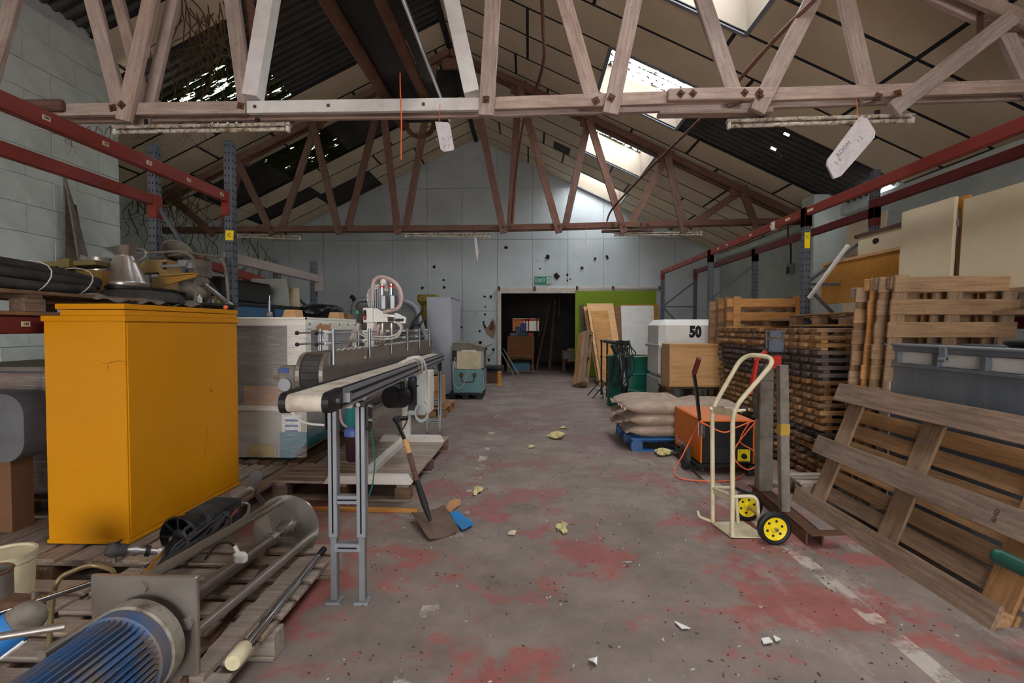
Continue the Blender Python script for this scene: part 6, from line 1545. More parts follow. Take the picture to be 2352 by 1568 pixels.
solo('spray_bottle', MB().lathe([(.022, 0), (.022, .07), (.008, .085), (.008, .1), (0, .1)], (W(458, 695, y=4.4).x, 4.4, SZ2+.0), None, 14), M_white, 'small white bottle at the foot of the tube frame', 'bottle')
solo('small_tin', MB().lathe([(.035, 0), (.036, .075), (.03, .078), (0, .076)], (W(490, 690, y=4.68).x, 4.68, SZ2), None, 18), M_alu, 'small silver tin on the left rack beside the uprights', 'tin')
solo('small_carton', MB().box((W(474, 690, y=4.75).x, 4.78, SZ2+.055), (.12, .1, .11), (0, 0, .3), .004), M_card, 'small brown carton behind the bottle on the left rack', 'carton')
solo('yellow_bottle', MB().lathe([(.018, 0), (.018, .05), (.007, .062), (.007, .075), (0, .075)], (W(502, 690, y=4.6).x, 4.6, SZ2), None, 12), M_oliv, 'tiny yellow bottle at the end of the left shelf', 'bottle')
solo('dust_sheet', MB().grid(lambda u, w_: Vector((-2.93+.16*w_+.02*sin(u*9), 3.2+1.6*u, SZ2+.012+.022*sin(u*23)*sin(w_*3.1)+.012*sin(u*51)-.06*max(0, w_-.6))), 40, 8), M_gpost, 'crumpled grey dust sheet along the front edge of the left shelf', 'sheet')
# ---------------------------------------------------------------- pallet with the filling machine
pallet('wide weathered pallet under the white filling machine frame', 1.14, 1.75, TR(-1.50, 4.92, 0, 0, 0, -.02), M_palg, n=15, bw=.105, th=.022, bh=.095, blkm=M_pald)
ZP = .16
M_sw = paint((214, 208, 200), .45, 0, .15, (150, 130, 112), 5, name='white_frame_paint')
fyn, fyf = 4.02, 5.52
r = thing('filling_machine', 'stainless slat conveyor with a white filling head and coiled hoses', 'machine', (-1.29, 4.8, ZP))
for y in (fyn, fyf):
    ft = MB().prism([(-1.63, y-.04, ZP), (-.93, y-.04, ZP), (-.97, y-.04, ZP+.065), (-1.59, y-.04, ZP+.065)], (0, .08, 0))
    part('foot_rail', ft, M_sw, r)
    part('leg', MB().bx(-1.385, -1.305, y+.0, y+.08, ZP+.06, .98, .004), M_sw, r)
part('spine_rail', MB().bx(-1.38, -1.31, fyn+.05, fyf, ZP+.0, ZP+.06, .004), M_sw, r)
part('mid_rail', MB().bx(-1.38, -1.31, fyn+.08, fyf, .62, .70, .004), M_sw, r)
cx0, cx1 = -1.43, -1.262; fy0, fy1 = 3.08, 6.6; zt = 1.242; zbm = .965
# side plates with a round end
def sideplate(x, th):
    cy = fy0+.135; cz_ = (zt+zbm)/2; rr = (zt-zbm)/2
    pts = [(x, fy1, zbm), (x, fy1, zt)]
    pts += [(x, cy-rr*sin(a), cz_+rr*cos(a)) for a in [pi*k/14 for k in range(15)]]
    return MB().prism(pts, (th, 0, 0))
part('side_plate', sideplate(cx1-.022, .024), M_steel, r); part('side_plate', sideplate(cx0, .024), M_steel, r)
cz_ = (zt+zbm)/2
for k in range(9):      # slats turning round the near end
    a = pi*k/9-.15; rr = (zt-zbm)/2-.02; cy = fy0+.135
    part('belt_slat', MB().box(((cx0+cx1)/2, cy-rr*sin(a), cz_+rr*cos(a)), (cx1-cx0-.055, .040, .008), (a, 0, 0)), M_rubber, r)
n_ = 62
for k in range(n_):
    y = fy0+.16+k*.0505; part('belt_slat', pm if False else MB().box(((cx0+cx1)/2, y, zt-.012), (cx1-cx0-.03, .046, .006)), M_rust if k % 5 == 0 else M_dkwood if False else M_steel, r)
part('drip_tray', MB().prism([(cx0+.01, fyn-.3, zbm), (cx1-.01, fyn-.3, zbm), (cx1-.04, fyn-.3, zbm-.16), (cx0+.04, fyn-.3, zbm-.16)], (0, 1.6, 0)), M_steel, r)
part('gear_motor', MB().box((cx0-.09, fy0+.13, cz_-.02), (.12, .13, .15), None, .02).cyl((cx0-.02, fy0+.13, cz_), (cx0-.05, fy0+.13, cz_), .04, 14).cyl((cx0-.15, fy0+.13, cz_), (cx0-.19, fy0+.13, cz_), .035, 14), M_gpost, r, 'gearbox on the roller end')
gm = [o for o in r.children if o.name.startswith('gear_motor')][0]
part('end_cover', MB().cyl((cx0-.09, fy0+.065, cz_-.06), (cx0-.09, fy0+.045, cz_-.06), .04, 18), M_alu, gm); part('rating_plate', MB().box((cx0-.10, fy0+.062, cz_+.03), (.06, .004, .03)), paint((60, 80, 130), .5, 0, .1, name='plate_blue'), gm)
part('motor_cable', MB().tube(spline([(cx0-.08, fy0+.1, cz_-.08), (cx0-.06, fy0+.05, cz_-.2), (cx0+.0, fy0+.1, cz_-.3), (cx0+.1, fy0+.2, cz_-.34)], 6), .008, 6), M_wire, r)
zz = [zt+.055, zt+.125]
for sx_, x in ((1, cx1+.006), (-1, cx0-.006)):
    for z in zz: part('guide_rod', MB().cyl((x-sx_*.03, fy0-.02, z), (x-sx_*.03, fy1-.1, z), .006, 8), M_chrome, r)
    if sx_ > 0:
        for px in (763, 847, 897, 934, 962, 985):
            y = W(px, 800, x=x).y; part('guide_post', MB().cyl((x+.008, y, zt-.08), (x+.008, y, zt+.15), .011, 10), M_alu, r)
            part('rod_sleeve', MB().cyl((x-.03, y-.05, zz[0]), (x-.03, y+.05, zz[0]), .011, 8).cyl((x-.03, y-.05, zz[1]), (x-.03, y+.05, zz[1]), .011, 8), M_white, r)
    else:
        for y in (3.5, 4.3, 5.1): part('guide_post', MB().cyl((x-.008, y, zt-.08), (x-.008, y, zt+.15), .011, 10), M_alu, r)
    for z in zz: part('rod_end', MB().ball((x-sx_*.03, fy0-.02, z), .014, 8), M_black, r)
wv = [(cx1-.02, fy0+.3+.03*k, zt+.008+.006*sin(k*1.6)) for k in range(85)]
part('wavy_edge', MB().tube(wv, .004, 5), M_white, r)
for y in (3.3, 3.9, 4.6, 5.3): part('bolt', MB().cyl((cx1, y, cz_+.06), (cx1+.01, y, cz_+.06), .01, 8).cyl((cx1, y-.1, cz_-.08), (cx1+.01, y-.1, cz_-.08), .01, 8), M_chrome, r, kind='stuff')
# filling head
hy = 4.3
A = lambda px, py, y=hy: W(px, py, y=y)
col0 = A(838, 815)
part('head_column', MB().bx(A(836, 0).x, A(853, 0).x, hy, hy+.1, zt-.2, A(0, 712).z, .006), M_white, r)
part('head_clamp', MB().cyl((A(840, 0).x, hy+.05, zt-.02), (A(840, 0).x, hy+.05, zt+.1), .05, 14), M_white, r)
a = A(828, 708); b = A(890, 740)
part('control_box', MB().bx(A(830, 0).x, A(853, 0).x, hy-.03, hy+.12, A(0, 741).z, A(0, 708).z, .005), M_white, r, 'white control box')
cbx = [o for o in r.children if o.name.startswith('control_box')][-1]
part('switch_panel', MB().bx(A(820, 0).x, A(830, 0).x, hy-.04, hy+.06, A(0, 741).z, A(0, 709).z, .004), M_black, cbx)
part('green_button', MB().box(A(824.5, 717)+Vector((0, -.045, 0)), (.024, .008, .03)), paint((20, 140, 96), .4, 0, 0, name='button_green'), cbx); part('button_cover', MB().box(A(841, 723)+Vector((0, -.035, 0)), (.026, .02, .085), None, .01), M_black, cbx)
part('red_button', MB().cyl(A(841, 729)+Vector((0, -.04, 0)), A(841, 729)+Vector((0, -.06, 0)), .012, 12), paint((200, 40, 30), .4, 0, 0, name='button_red'), cbx)
part('arm_plate', MB().prism([A(850, 739), A(890, 739), A(890, 722), A(866, 708), A(850, 708)], (0, .02, 0)), M_white, r)
part('arm_plate', MB().prism([A(906, 742), A(932, 742), A(932, 729), A(912, 719), A(906, 719)], (0, .02, 0)), M_white, r)
part('clamp_rail', MB().beam(A(886, 735), A(932, 738), .03, .025).beam(A(888, 724), A(908, 726), .03, .02), M_steel, r)
for px in (896, 903, 912, 918, 925): part('clamp_knob', MB().cyl(A(px, 735)-Vector((0, .03, 0)), A(px, 735)+Vector((0, .02, 0)), .014, 8), M_black, r)
for px, w_ in ((853, 4), (858, 3.5), (862, 3), (868, 3.5), (873, 3)):
    part('cylinder', MB().cyl(A(px, 708), A(px, 650+(px-850)*.25), w_*hy/2352, 10), M_alu, r); part('piston_tip', MB().cyl(A(px, 652), A(px, 646), .004, 6), M_chrome, r)
for px in (878, 899):
    part('valve_body', MB().bx(A(px-6, 0).x, A(px+6, 0).x, hy-.03, hy+.05, A(0, 712).z, A(0, 680).z, .006), M_alu, r)
    part('valve_tower', MB().cyl(A(px, 680), A(px, 652), .018, 12), M_chrome, r); part('red_ring', MB().cyl(A(px, 660), A(px, 656), .022, 12), paint((206, 60, 44), .4, 0, 0, name='ring_red'), r)
    part('nozzle', MB().lathe([(.006, -.17), (.014, -.1), (.022, -.04), (.022, 0)], A(px+1, 742), None, 12), M_steel, r)
part('valve_cap', MB().ball(A(881, 648), (.03, .03, .03), 12), M_white, r)
M_hose = paint((186, 164, 158), .3, 0, .15, (140, 116, 110), 8, name='clear_pink_hose')
for k in range(3):
    o = Vector((.0, .03*k, 0)); dk = 3*k
    part('hose', MB().tube(spline([A(856+dk, 690)+o, A(857+dk, 650)+o, A(872, 636+dk)+o, A(898, 642+dk)+o, A(918-dk, 664)+o, A(922-dk, 690)+o, A(912-dk, 708)+o, A(880, 716)+o], 7), .016, 8), M_hose, r)
part('hose', MB().tube(spline([A(826, 742), A(815, 760), A(806, 780), A(800, 800, 4.6)], 6), .018, 8), M_hose, r)
for k in range(5):
    q = random.Random(k+5); o = Vector((0, q.uniform(-.04, .06), q.uniform(-.01, .02)))
    part('air_line', MB().tube(spline([A(823, 748)+o, A(826, 762+k)+o, A(850, 772+k)+o, A(885, 776+k*.8)+o, A(912, 772)+o, A(922, 755)+o, A(914, 742)+o], 6), .006, 6), M_wire, r)
for k in range(4): part('air_line', MB().tube(spline([A(848+3*k, 705), A(843+4*k, 680), A(852+5*k, 660), A(870+5*k, 655), A(882+3*k, 668)], 6), .004, 5), M_wire, r)
for k in range(3): part('air_line', MB().tube(spline([A(862+9*k, 745), A(857+9*k, 770), A(868+7*k, 800, 4.45), A(880, 815, 4.5)], 6), .012, 6), M_hose, r)

# filters and pipes hanging below the conveyor
for k, (px, py, lab, c2) in enumerate(((812, 925, 'teal filter cup with a blue cap under the belt conveyor', (40, 116, 118)), (812, 1000, 'dark filter cup with a blue cap standing on the wide pallet', (56, 36, 40)))):
    y = 4.1 if k == 0 else 4.32; c_ = W(px, py, y=y)
    z0_ = W(px, py+(52 if k == 0 else 58), y=y).z
    r2 = thing('filter_cup', lab, 'filter', (c_.x, y, z0_))
    part('cup', MB().lathe([(.05, z0_), (.062, z0_+.02), (.068, c_.z), (.06, c_.z)], (c_.x, y, 0), None, 20), paint(c2, .25, 0, .1, name='filter_cup'), r2)
    part('cap', MB().lathe([(.076, c_.z), (.078, c_.z+.04), (.06, c_.z+.075), (.03, c_.z+.09), (0, c_.z+.09)], (c_.x, y, 0), None, 20), paint((84, 104, 170), .4, 0, .15, name='cap_blue'), r2)
    part('hose', MB().tube(spline([(c_.x-.0, y, c_.z+.08), (c_.x-.08, y-.02, c_.z+.1), (c_.x-.12, y, c_.z+.25), (c_.x-.1, y+.02, zbm)], 6), .012, 8), M_hose, r2)
    part('hanger', MB().cyl((c_.x+.02, y, c_.z+.07), (c_.x+.02, y, .66), .01, 8).cyl((c_.x+.02, y, .66), (-1.33, y, .66), .01, 8), M_steel, r2)

# ---------------------------------------------------------------- belt conveyor on aluminium legs
r = thing('belt_conveyor', 'narrow belt conveyor on grey aluminium legs along the aisle', 'conveyor', (-1.0, 4.1, 0))
P0 = Vector((-.8977, 2.0, 0)); P1 = Vector((-1.135, 6.2, 0)); dv = (P1-P0).normalized(); sv = Vector((dv.y, -dv.x, 0))
BW = .085
def CP(s, side, z): return P0+dv*s+sv*side+Vector((0, 0, z))
Lc = (P1-P0).length; z0c, z1c = 1.095, 1.045
zc = lambda s: z0c+(z1c-z0c)*s/Lc
M_belt = paint((196, 186, 170), .75, 0, .5, (140, 116, 92), 9, name='dusty_belt')
belt = MB(); pr = [(0+.036*(1-cos(a)) if False else .036-.036*sin(a), .036*cos(a)) for a in [pi*k/10 for k in range(11)]]
path = [(Lc, .036)]+[(p[0], p[1]) for p in pr]+[(Lc, -.036)]
vs = []; fs = []
for s, dz in path:
    for sd_ in (-BW+.012, BW-.012): vs.append(CP(s, sd_, zc(s)+dz))
for i in range(len(path)-1): fs.append((2*i, 2*i+2, 2*i+3, 2*i+1))
belt.add(vs, fs, True); part('belt', belt, M_belt, r)
for sd_ in (-BW, BW):
    part('side_rail', MB().beam(CP(.16, sd_, zc(.16)-.005), CP(Lc, sd_, zc(Lc)-.005), .028, .085), M_alug, r)
    o_ = sd_*1.18
    part('rail_slot', MB().beam(CP(.3, o_, zc(.3)+.012), CP(Lc, o_, zc(Lc)+.012), .004, .012).beam(CP(.16, o_, zc(.16)-.028), CP(Lc, o_, zc(Lc)-.028), .004, .008), M_slot, r)
    e_ = [CP(s, sd_-.014, zc(0)+z) for s, z in [(.19, -.045), (.19, .045)]+[(.04-.042*sin(a), .042*cos(a)) for a in [pi*k/8 for k in range(9)]]]
    part('end_cover', MB().prism(e_, sv*.028), M_black, r)
    part('tensioner', MB().box(CP(.22, sd_*1.18, zc(.22)), (.03, .05, .04), frame(dv)).cyl(CP(.10, sd_*1.16, zc(.1)), CP(.10, sd_*1.3, zc(.1)), .01, 8), M_alu, r)
part('edge_strip', MB().beam(CP(.2, BW-.006, zc(.2)+.041), CP(Lc, BW-.006, zc(Lc)+.041), .012, .006).beam(CP(.2, -BW+.006, zc(.2)+.041), CP(Lc, -BW+.006, zc(Lc)+.041), .012, .006), M_dark, r)
# near legs: outer posts, sleeves, cross rails; far legs
def legs(c, hw, wd):
    for s_ in (-1, 1):
        x = c.x+s_*hw
        part('leg', MB().bx(x-wd/2, x+wd/2, c.y-wd/2, c.y+wd/2, .34, zc(c.y-2.0)-.04, .003), M_alug, r)
        part('leg_inner', MB().bx(x-wd*.38, x+wd*.38, c.y-wd*.38, c.y+wd*.38, .012, .36, .003), M_alu, r)
        part('leg_groove', MB().bx(x-.004, x+.004, c.y-wd/2-.001, c.y-wd/2+.002, .36, zc(0)-.08), M_slot, r)
        part('foot_plate', MB().bx(x-wd*.8, x+wd*.8, c.y-wd*.75, c.y+wd*.75, 0, .012), M_alug, r)
    for z in (.285, .53):
        part('cross_rail', MB().bx(c.x-hw, c.x+hw, c.y-.02, c.y+.02, z-.022, z+.022, .003), M_alug, r)
        part('rail_groove', MB().bx(c.x-hw+wd/2, c.x+hw-wd/2, c.y-.0215, c.y-.019, z-.004, z+.004), M_slot, r)
nl = Vector(((W(767, 1385, z=0).x+W(832, 1385, z=0).x)/2, 2.55, 0)); hw = (W(832, 1385, z=0).x-W(767, 1385, z=0).x)/2
legs(nl, hw, .046); legs(Vector((-1.135, 6.05, 0)), .075, .046)
for s_ in (-1, 1):
    x = nl.x+s_*(hw+.005)
    part('leg_bracket', MB().prism([(x+.03*s_, 2.52, 1.03), (x+.03*s_, 2.60, 1.03), (x+.03*s_, 2.60, .90), (x+.03*s_, 2.56, .87), (x+.03*s_, 2.52, .90)], (.006, 0, 0)).bx(x-.03, x+.034, 2.50, 2.60, 1.005, 1.035, .004), M_black2, r, 'black angled leg bracket')
    bk_ = MB()
    for z in (1.0, .93): bk_.cyl((x+.03*s_-.0, 2.56, z), (x+.04*s_+.008, 2.56, z), .012, 10)
    bk_.cyl((x, 2.50, 1.02), (x, 2.485, 1.02), .011, 8)
    part('bracket_bolt', bk_, M_chrome, r, kind='stuff')
part('far_bracket', MB().box((-1.05, 6.0, .97), (.03, .09, .16), None, .005), M_black2, r)
part('green_wire', MB().tube(spline([(nl.x+hw+.03, 2.58, .9), (nl.x+hw+.05, 2.6, .75), (nl.x+hw+.04, 2.6, .6), (nl.x+hw+.02, 2.58, .53)], 6), .004, 6), paint((20, 92, 84), .5, 0, 0, name='green_wire'), r)
# control cabinet of the conveyor with its cable
cy = 4.55; A = lambda px, py, y=cy: W(px, py, y=y)
r = thing('control_cabinet', 'pale control cabinet with a black switch strip hanging on the belt conveyor', 'cabinet', A(945, 940))
part('case', MB().bx(A(930, 0).x, A(972, 0).x, cy, cy+.2, A(0, 948).z, A(0, 852).z, .006), M_whiteg, r)
part('cover', MB().bx(A(957, 0).x, A(982, 0).x, cy+.02, cy+.22, A(0, 944).z, A(0, 850).z, .006), M_sw, r)
part('switch_strip', MB().bx(A(934, 0).x, A(953, 0).x, cy-.03, cy, A(0, 936).z, A(0, 862).z, .004), M_black, r)
part('bracket', MB().bx(A(928, 0).x, A(936, 0).x, cy-.01, cy+.1, A(0, 930).z, A(0, 850).z), M_alu, r)
part('switch_lever', MB().cyl(A(950, 887), A(960, 886, cy-.06), .008, 8), M_chrome, r); part('badge', MB().box(A(951, 868)+Vector((0, -.032, 0)), (.02, .003, .05)), paint((60, 64, 130), .5, 0, 0, name='badge_blue'), r)
part('motor', MB().cyl(A(895, 912, 4.2), A(925, 912, 4.35), .09, 18).box(A(905, 885, 4.3), (.16, .14, .06), None, .008), M_black, r, 'dark drive motor')
for k in range(2): part('white_cable', MB().tube(spline([A(915+8*k, 835, 4.1), A(945+4*k, 822, 4.15), A(958+8*k, 828, 4.2), A(962+8*k, 850, 4.3), A(958+3*k, 858, 4.4)], 8), .009, 8), M_wire, r)
part('white_cable', MB().tube(spline([A(935, 823, 4.15), A(965, 820, 4.2), A(978, 845, 4.3), A(981, 890, 4.45), A(982, 940, 4.5), A(980, 962, 4.5)], 8), .009, 8), M_wire, r)
for k in range(3): part('cable_coil', MB().tube([A(968, 945+2*k, 4.48-.02*k)+Vector((.055*cos(i*pi/10), 0, .075*sin(i*pi/10))) for i in range(20)], .007, 6, True), M_whiteg, r)
part('grey_cable', MB().tube(spline([A(938, 940), A(935, 965), A(925, 985, 4.3), A(915, 1000, 4.2)], 6), .006, 6), M_rubber, r)

# ---------------------------------------------------------------- shovel leaning on the wide pallet
s0 = W(988, 1195, z=.05); s1 = W(930, 1010, y=3.78); s2 = W(912, 970, y=3.92)
r = thing('shovel', 'old square mouthed shovel standing on its blade by the aisle', 'shovel', s0)
M_shaft2 = wood('shovel_shaft', (90, 62, 52), (120, 88, 70), .1, .2)
dsh = (s2-s0).normalized(); j = s0+dsh*.10
part('socket', MB().tube([s0, s0+dsh*.12, s0+dsh*.34], [.012, .024, .021], 12), M_dark, r)
part('shaft', MB().cyl(s0+dsh*.30, s1-(s1-s0).normalized()*.10, .02, 14), M_shaft2, r); part('shaft_band', MB().cyl(s1-(s1-s0).normalized()*.11, s1, .021, 14), M_ply, r, 'pale worn length of shaft')
ga, gb = W(905, 962, y=3.95), W(935, 960, y=4.0)
part('yoke', MB().tube([s1, s2, s2+(gb-s2)*.3+Vector((-.0, 0, .02)), gb], .015, 10).tube([s2, ga], .016, 10), M_black, r); part('grip', MB().cyl(ga, gb, .018, 12), M_black, r)
bl0, bl1, bl2, bl3 = W(944, 1182, z=.045), W(985, 1240, z=.015), W(1055, 1218, z=.02), W(1020, 1165, z=.06)
def bfn(u, v_):
    p = (bl0*(1-u)+bl3*u)*(1-v_)+(bl1*(1-u)+bl2*u)*v_
    return p+Vector((0, 0, .035*(abs(u-.5)*2)**2.2*(1-.4*v_)-.012+.02*(1-v_)*(1-abs(u-.5)*2)))
part('blade', MB().grid(bfn, 14, 10).grid(lambda u, v_: bfn(u, v_)-Vector((0, 0, .004)), 14, 10), paint((116, 96, 82), .75, .3, .5, (84, 66, 54), 7, name='shovel_blade'), r)

# ---------------------------------------------------------------- cartons under the far end of the conveyor
pallet('reddish pallet under the two cartons beside the steel locker', .46, 1.0, TR(-1.52, 8.4, 0), M_stk[0], n=7, bw=.1)
c0, c1 = W(985, 920, y=8.05), W(1013, 920, y=8.05)
z1_ = W(1000, 900, y=8.05).z; z2_ = W(1000, 865, y=8.05).z
for k, (a, b, nm) in enumerate(((.155, z1_, 'lower open brown carton beside the steel locker'), (z1_+.004, z2_, 'upper pale carton beside the steel locker'))):
    r = thing('carton', nm, 'carton', ((c0.x+c1.x)/2, 8.3, a))
    part('box', MB().bx(c0.x-.08, c1.x, 8.05, 8.5, a, b, .006), M_card, r)
    part('tape', MB().bx((c0.x+c1.x)/2-.06, (c0.x+c1.x)/2-.01, 8.044, 8.05, a+.01, b-.01), M_paper if k else M_palo, r)
solo('scrap_bundle', MB().ball((c0.x+.05, 8.25, z2_+.05), (.12, .12, .055), 10).box((c0.x+.1, 8.3, z2_+.08), (.2, .06, .06), (.2, .4, .3)), M_gpost, 'grey scrap fittings on the pale carton', 'scrap')
# ---------------------------------------------------------------- things hanging from the trusses
M_pencil = paint((140, 132, 134), .8, 0, 0, name='pencil_grey'); M_tag = paint((212, 206, 206), .6, 0, .2, (150, 140, 136), 10, name='hung_board_white')
def hungboard(label, pts, y, th, strings, words, size, dirx, up):
    c_ = sum((W(a, b, y=y) for a, b in pts), Vector())/len(pts)
    r = thing('hanging_board', label, 'sign', c_)
    part('board', MB().prism([W(a, b, y=y) for a, b in pts], (0, th, 0)), M_tag, r)
    for (a, b, cc, d_) in strings: part('string', MB().cyl(W(a, b, y=y-.004), W(cc, d_, y=4.383 if y < 6 else 9.703), .0025, 5), M_oran2, r)
    for (bd, px, py, sz) in words: text('lettering', bd, sz*.7, M_pencil, r, W(px, py, y=y-.0015), dirx, up)
    return r
hungboard('small white board on an orange string under the near truss', [(999, 279), (1030, 281), (1034, 287), (1043, 342), (1041, 345), (1020, 348), (1012, 343)], 4.3, .012, [(1008, 284, 1011, 238)], [('E:  S:  L7', 1020, 318, .055), ("1' 1'", 1026, 336, .05)], 1, (1, 0, .12), (-.3, 0, 1))
hungboard('large white hanging board tilted under the right of the near truss', [(1976, 268), (1992, 271), (2011, 302), (2009, 316), (1932, 404), (1916, 410), (1900, 379), (1902, 366)], 4.2, .02, [(1972, 278, 1966, 225)], [('ROOM', 1938, 342, .07), ('5 6', 1925, 370, .07), ('1 2', 1975, 320, .06)], 1, (.66, 0, .75), (-.75, 0, .66))
hungboard('thin white board seen edge on under the far truss', [(1089, 545), (1094, 546), (1099, 575), (1097, 602), (1092, 580)], 9.6, .02, [(1092, 546, 1093, 520)], [], 1, (1, 0, 0), (0, 0, 1))
hungboard('narrow white board turned edge on under the far truss, by the splice', [(1344, 549), (1348, 549), (1352, 579), (1348, 582)], 9.6, .02, [(1346, 549, 1346, 520)], [], 1, (1, 0, 0), (0, 0, 1))
solo('orange_string', MB().tube(spline([W(920, -40, y=4.2), W(923, 60, y=4.2), W(919, 170, y=4.2), W(922, 280, y=4.2), W(921, 330, y=4.2), W(922, 368, y=4.2)], 6), .006, 6), M_oran2, 'orange string hanging down past the white chord of the near truss', 'string')
M_cond = paint((112, 74, 58), .7, .1, .4, (80, 52, 44), 8, name='rusty_conduit')
a = [W(1243, -60, y=6.0), W(1247, 60, y=6.4), W(1250, 130, y=6.6), W(1236, 190, y=7.2), W(1218, 235, y=8.2), W(1203, 280, y=8.6), W(1185, 400, y=9.3), W(1176, 512, y=9.7)]
solo('sagging_conduit', MB().tube(spline(a, 8), .022, 8), M_cond, 'rusty conduit dropping from the roof to the far truss', 'conduit')
a = [W(1890, -20, y=4.2), W(1780, 90, y=4.5), W(1660, 225, y=5.2), W(1590, 292, y=6.2), W(1480, 400, y=8.2), W(1408, 478, y=9.5), W(1394, 508, y=9.7)]
solo('sagging_rod', MB().tube(spline(a, 8), .018, 8), M_cond, 'long brown cable stay slanting from the near truss to the far truss', 'rod')
# dead creeper stems through the left roof and down the left wall
M_vine = paint((104, 82, 56), .9, 0, .3, name='dry_stem')
def vine(seed, start, n, step, dirv, wig, r0):
    q = random.Random(seed); p = Vector(start); d = Vector(dirv); pts = [p.copy()]
    for i in range(n):
        d = (d+Vector((q.uniform(-wig, wig), q.uniform(-wig, wig), q.uniform(-wig, wig)*.7))).normalized(); p = p+d*step; pts.append(p.copy())
    return spline(pts, 3), [r0*(1-.75*i/(3*n)) for i in range(3*n+1)]
mb = MB()
for k in range(26):
    p, rr = vine(k, W(440+random.uniform(-30, 90), random.uniform(-10, 60), y=6.2), 9, .14, (random.uniform(-.3, .3), random.uniform(-.2, .2), -1), .55, .009); mb.tube(p, rr, 5)
for k in range(14):
    p, rr = vine(60+k, W(random.uniform(340, 480), random.uniform(60, 140), y=6.6), 10, .12, (random.uniform(-.3, .3), 0, -1), .5, .008); mb.tube(p, rr, 5)
solo('dead_creeper', mb, M_vine, 'dry creeper stems hanging through the broken left roof', 'creeper', kind='stuff')
mb = MB()
for k in range(70):
    p, rr = vine(200+k, (XL+.04, random.uniform(9, 14.2), random.uniform(1.6, 4.0)), 8, .16, (0, random.uniform(-.5, .5), random.choice((-1, 1))), .9, .010)
    p = [Vector((XL+.03+abs(v.x-XL)*.1, min(v.y, 14.5), v.z)) for v in p]; mb.tube(p, rr, 4)
for k in range(40):
    p, rr = vine(300+k, W(random.uniform(300, 470), random.uniform(440, 470), y=9.2), 8, .14, (random.uniform(-.5, .5), 0, -1), .8, .008); mb.tube(p, rr, 4)
for k in range(30):
    p, rr = vine(400+k, W(random.uniform(150, 470), random.uniform(288, 296), y=4.5), 5, .06, (random.uniform(-.3, .3), 0, -1), .7, .003); mb.tube(p, rr, 4)
solo('creeper_stems', mb, M_vine, 'tangle of dead creeper stems on the far left wall', 'creeper', kind='stuff')

# ---------------------------------------------------------------- litter on the floor
M_wool = paint((206, 196, 140), .95, 0, .3, (160, 140, 90), 20, bump=.8, bs=90, name='mineral_wool')
def lump(name, label, px, py, w_, h_, mat, cat, seed, hz=.4, group=None):
    c_ = W(px, py, z=0); q = random.Random(seed); ph = [q.uniform(0, 6.3) for _ in range(5)]; s_ = c_.y/1176
    def fn(u, v_):
        a_ = 2*pi*u; b_ = pi*(v_-.5); k = 1+.25*sin(3*a_+ph[0])*cos(b_)+.18*sin(5*a_+ph[1]+4*b_)
        return c_+Vector((w_*s_/2*k*cos(a_)*cos(b_), h_*c_.y*c_.y/1646/2*k*sin(a_)*cos(b_), max(.001, (.5+.5*sin(b_))*w_*s_*hz*(1+.3*sin(4*a_+ph[2])))))
    return solo(name, MB().grid(fn, 18, 8), mat, label, cat, group)
for k, (px, py, w_, h_, nm) in enumerate(((1292, 1214, 24, 24, 'pale lump of mineral wool in the middle of the aisle'), (1097, 1128, 20, 18, 'pale lump of mineral wool beside the wide pallet'), (1278, 1006, 36, 7, 'long wisp of mineral wool up the aisle'), (1220, 1027, 14, 6, 'small wisp of mineral wool left of the long one'), (1522, 1044, 36, 10, 'flat pad of mineral wool by the blue pallet'), (1294, 983, 12, 4, 'small pale scrap far up the aisle'))):
    lump('insulation_tuft', nm, px, py, w_, h_, M_wool, 'insulation', k, .35, 'mineral wool scraps')
def flake(name, label, pts, mat, cat='scrap', z=.004, curl=.02, group=None):
    P = [W(a, b, z=z) for a, b in pts]; q = random.Random(len(label))
    P = [p+Vector((0, 0, q.uniform(0, curl))) for p in P]; c_ = sum(P, Vector())/len(P); n = len(P)
    mb = MB().add(P+[c_], [(i, (i+1) % n, n) for i in range(n)]).add([p+Vector((0, 0, .003)) for p in P]+[c_+Vector((0, 0, .003))], [(i, (i+1) % n, n) for i in range(n)])
    return solo(name, mb, mat, label, cat, group)
flake('paper_scrap', 'white torn paper nearest the bottom of the aisle', [(1350, 1520), (1358, 1514), (1372, 1516), (1371, 1530), (1362, 1531)], M_paper)
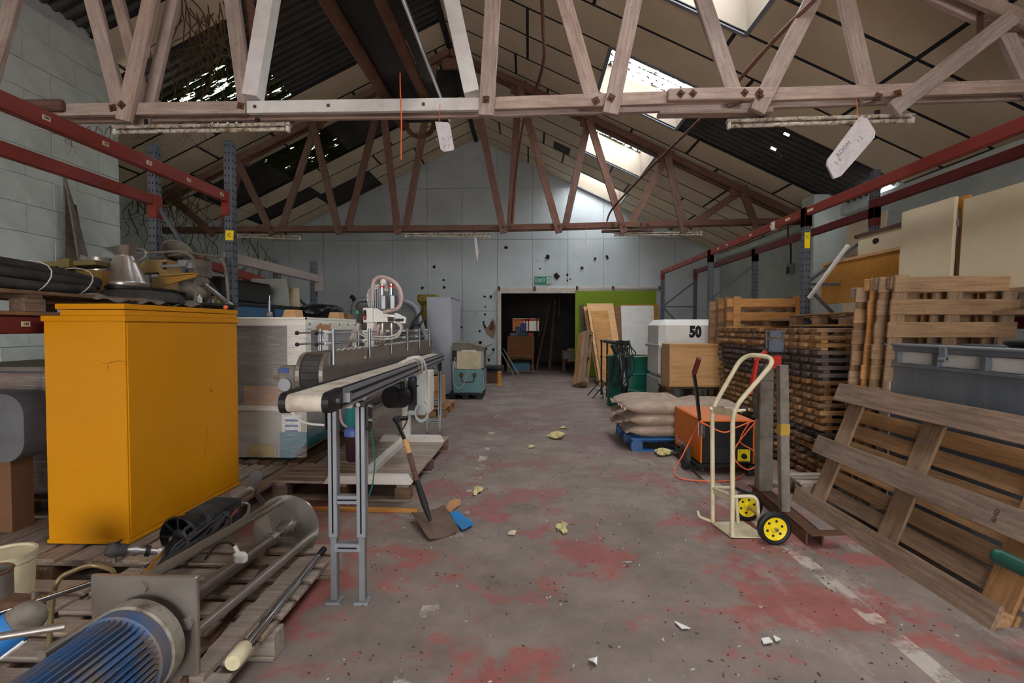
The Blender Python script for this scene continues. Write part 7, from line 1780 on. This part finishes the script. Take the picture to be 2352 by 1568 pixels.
flake('paper_scrap', 'white torn paper right of the aisle centre', [(1548, 1432), (1560, 1431), (1587, 1446), (1566, 1447)], M_paper)
flake('paper_scrap', 'grey curled paper strip in the aisle', [(1429, 1292), (1440, 1297), (1453, 1297), (1441, 1301)], M_whiteg)
flake('paper_scrap', 'pink-white paper scrap left of the wool lump', [(1167, 1225), (1176, 1221), (1186, 1224), (1182, 1230), (1168, 1230)], M_cream)
flake('paper_scrap', 'white paper scrap in front of the tipped pallet', [(1748, 1470), (1766, 1468), (1776, 1480), (1754, 1483)], M_paper)
flake('paper_scrap', 'small white chip beside the paper scrap before the tipped pallet', [(1776, 1464), (1794, 1474), (1782, 1478)], M_paper)
flake('blue_sheet', 'blue printed plastic bag under the shovel blade', [(1033, 1180), (1050, 1177), (1090, 1208), (1062, 1221), (1045, 1205)], paint((40, 132, 196), .5, 0, .2, name='blue_plastic'), 'bag', .006, .03)
flake('cardboard_scrap', 'torn brown cardboard beyond the shovel blade', [(1024, 1172), (1032, 1158), (1046, 1155), (1060, 1150), (1056, 1162), (1040, 1172), (1034, 1180)], M_card, 'cardboard', .006, .04)
flake('paper_scrap', 'crumpled white paper under the near edge of the wide pallet', [(786, 1150), (800, 1147), (818, 1156), (798, 1160)], M_paper)
solo('floor_slat', MB().beam(W(652, 1166, z=.012), W(960, 1172, z=.012), .05, .02), M_palo, 'thin orange lath on the floor along the wide pallet', 'lath')
mb = MB(); mb2 = MB(); q = random.Random(4)
for k in range(1500):
    y = 1.9+q.random()**1.4*11; x = q.uniform(-1.0, 1.9) if y > 3 else q.uniform(-1.0, 2.2)
    s_ = q.uniform(.0015, .007); m_ = mb if q.random() < .72 else mb2
    a_ = q.uniform(0, 6.3); L_ = s_*q.uniform(1, 3.2)
    m_.box((x, y, .002), (L_, s_, .004), (q.uniform(-.1, .1), q.uniform(-.1, .1), a_))
solo('floor_grit', mb, M_dkwood, 'dark crumbs and twigs scattered over the floor', 'litter', kind='stuff')
solo('pale_floor_grit', mb2, M_whiteg, 'pale flakes and chips scattered over the floor', 'litter', kind='stuff')
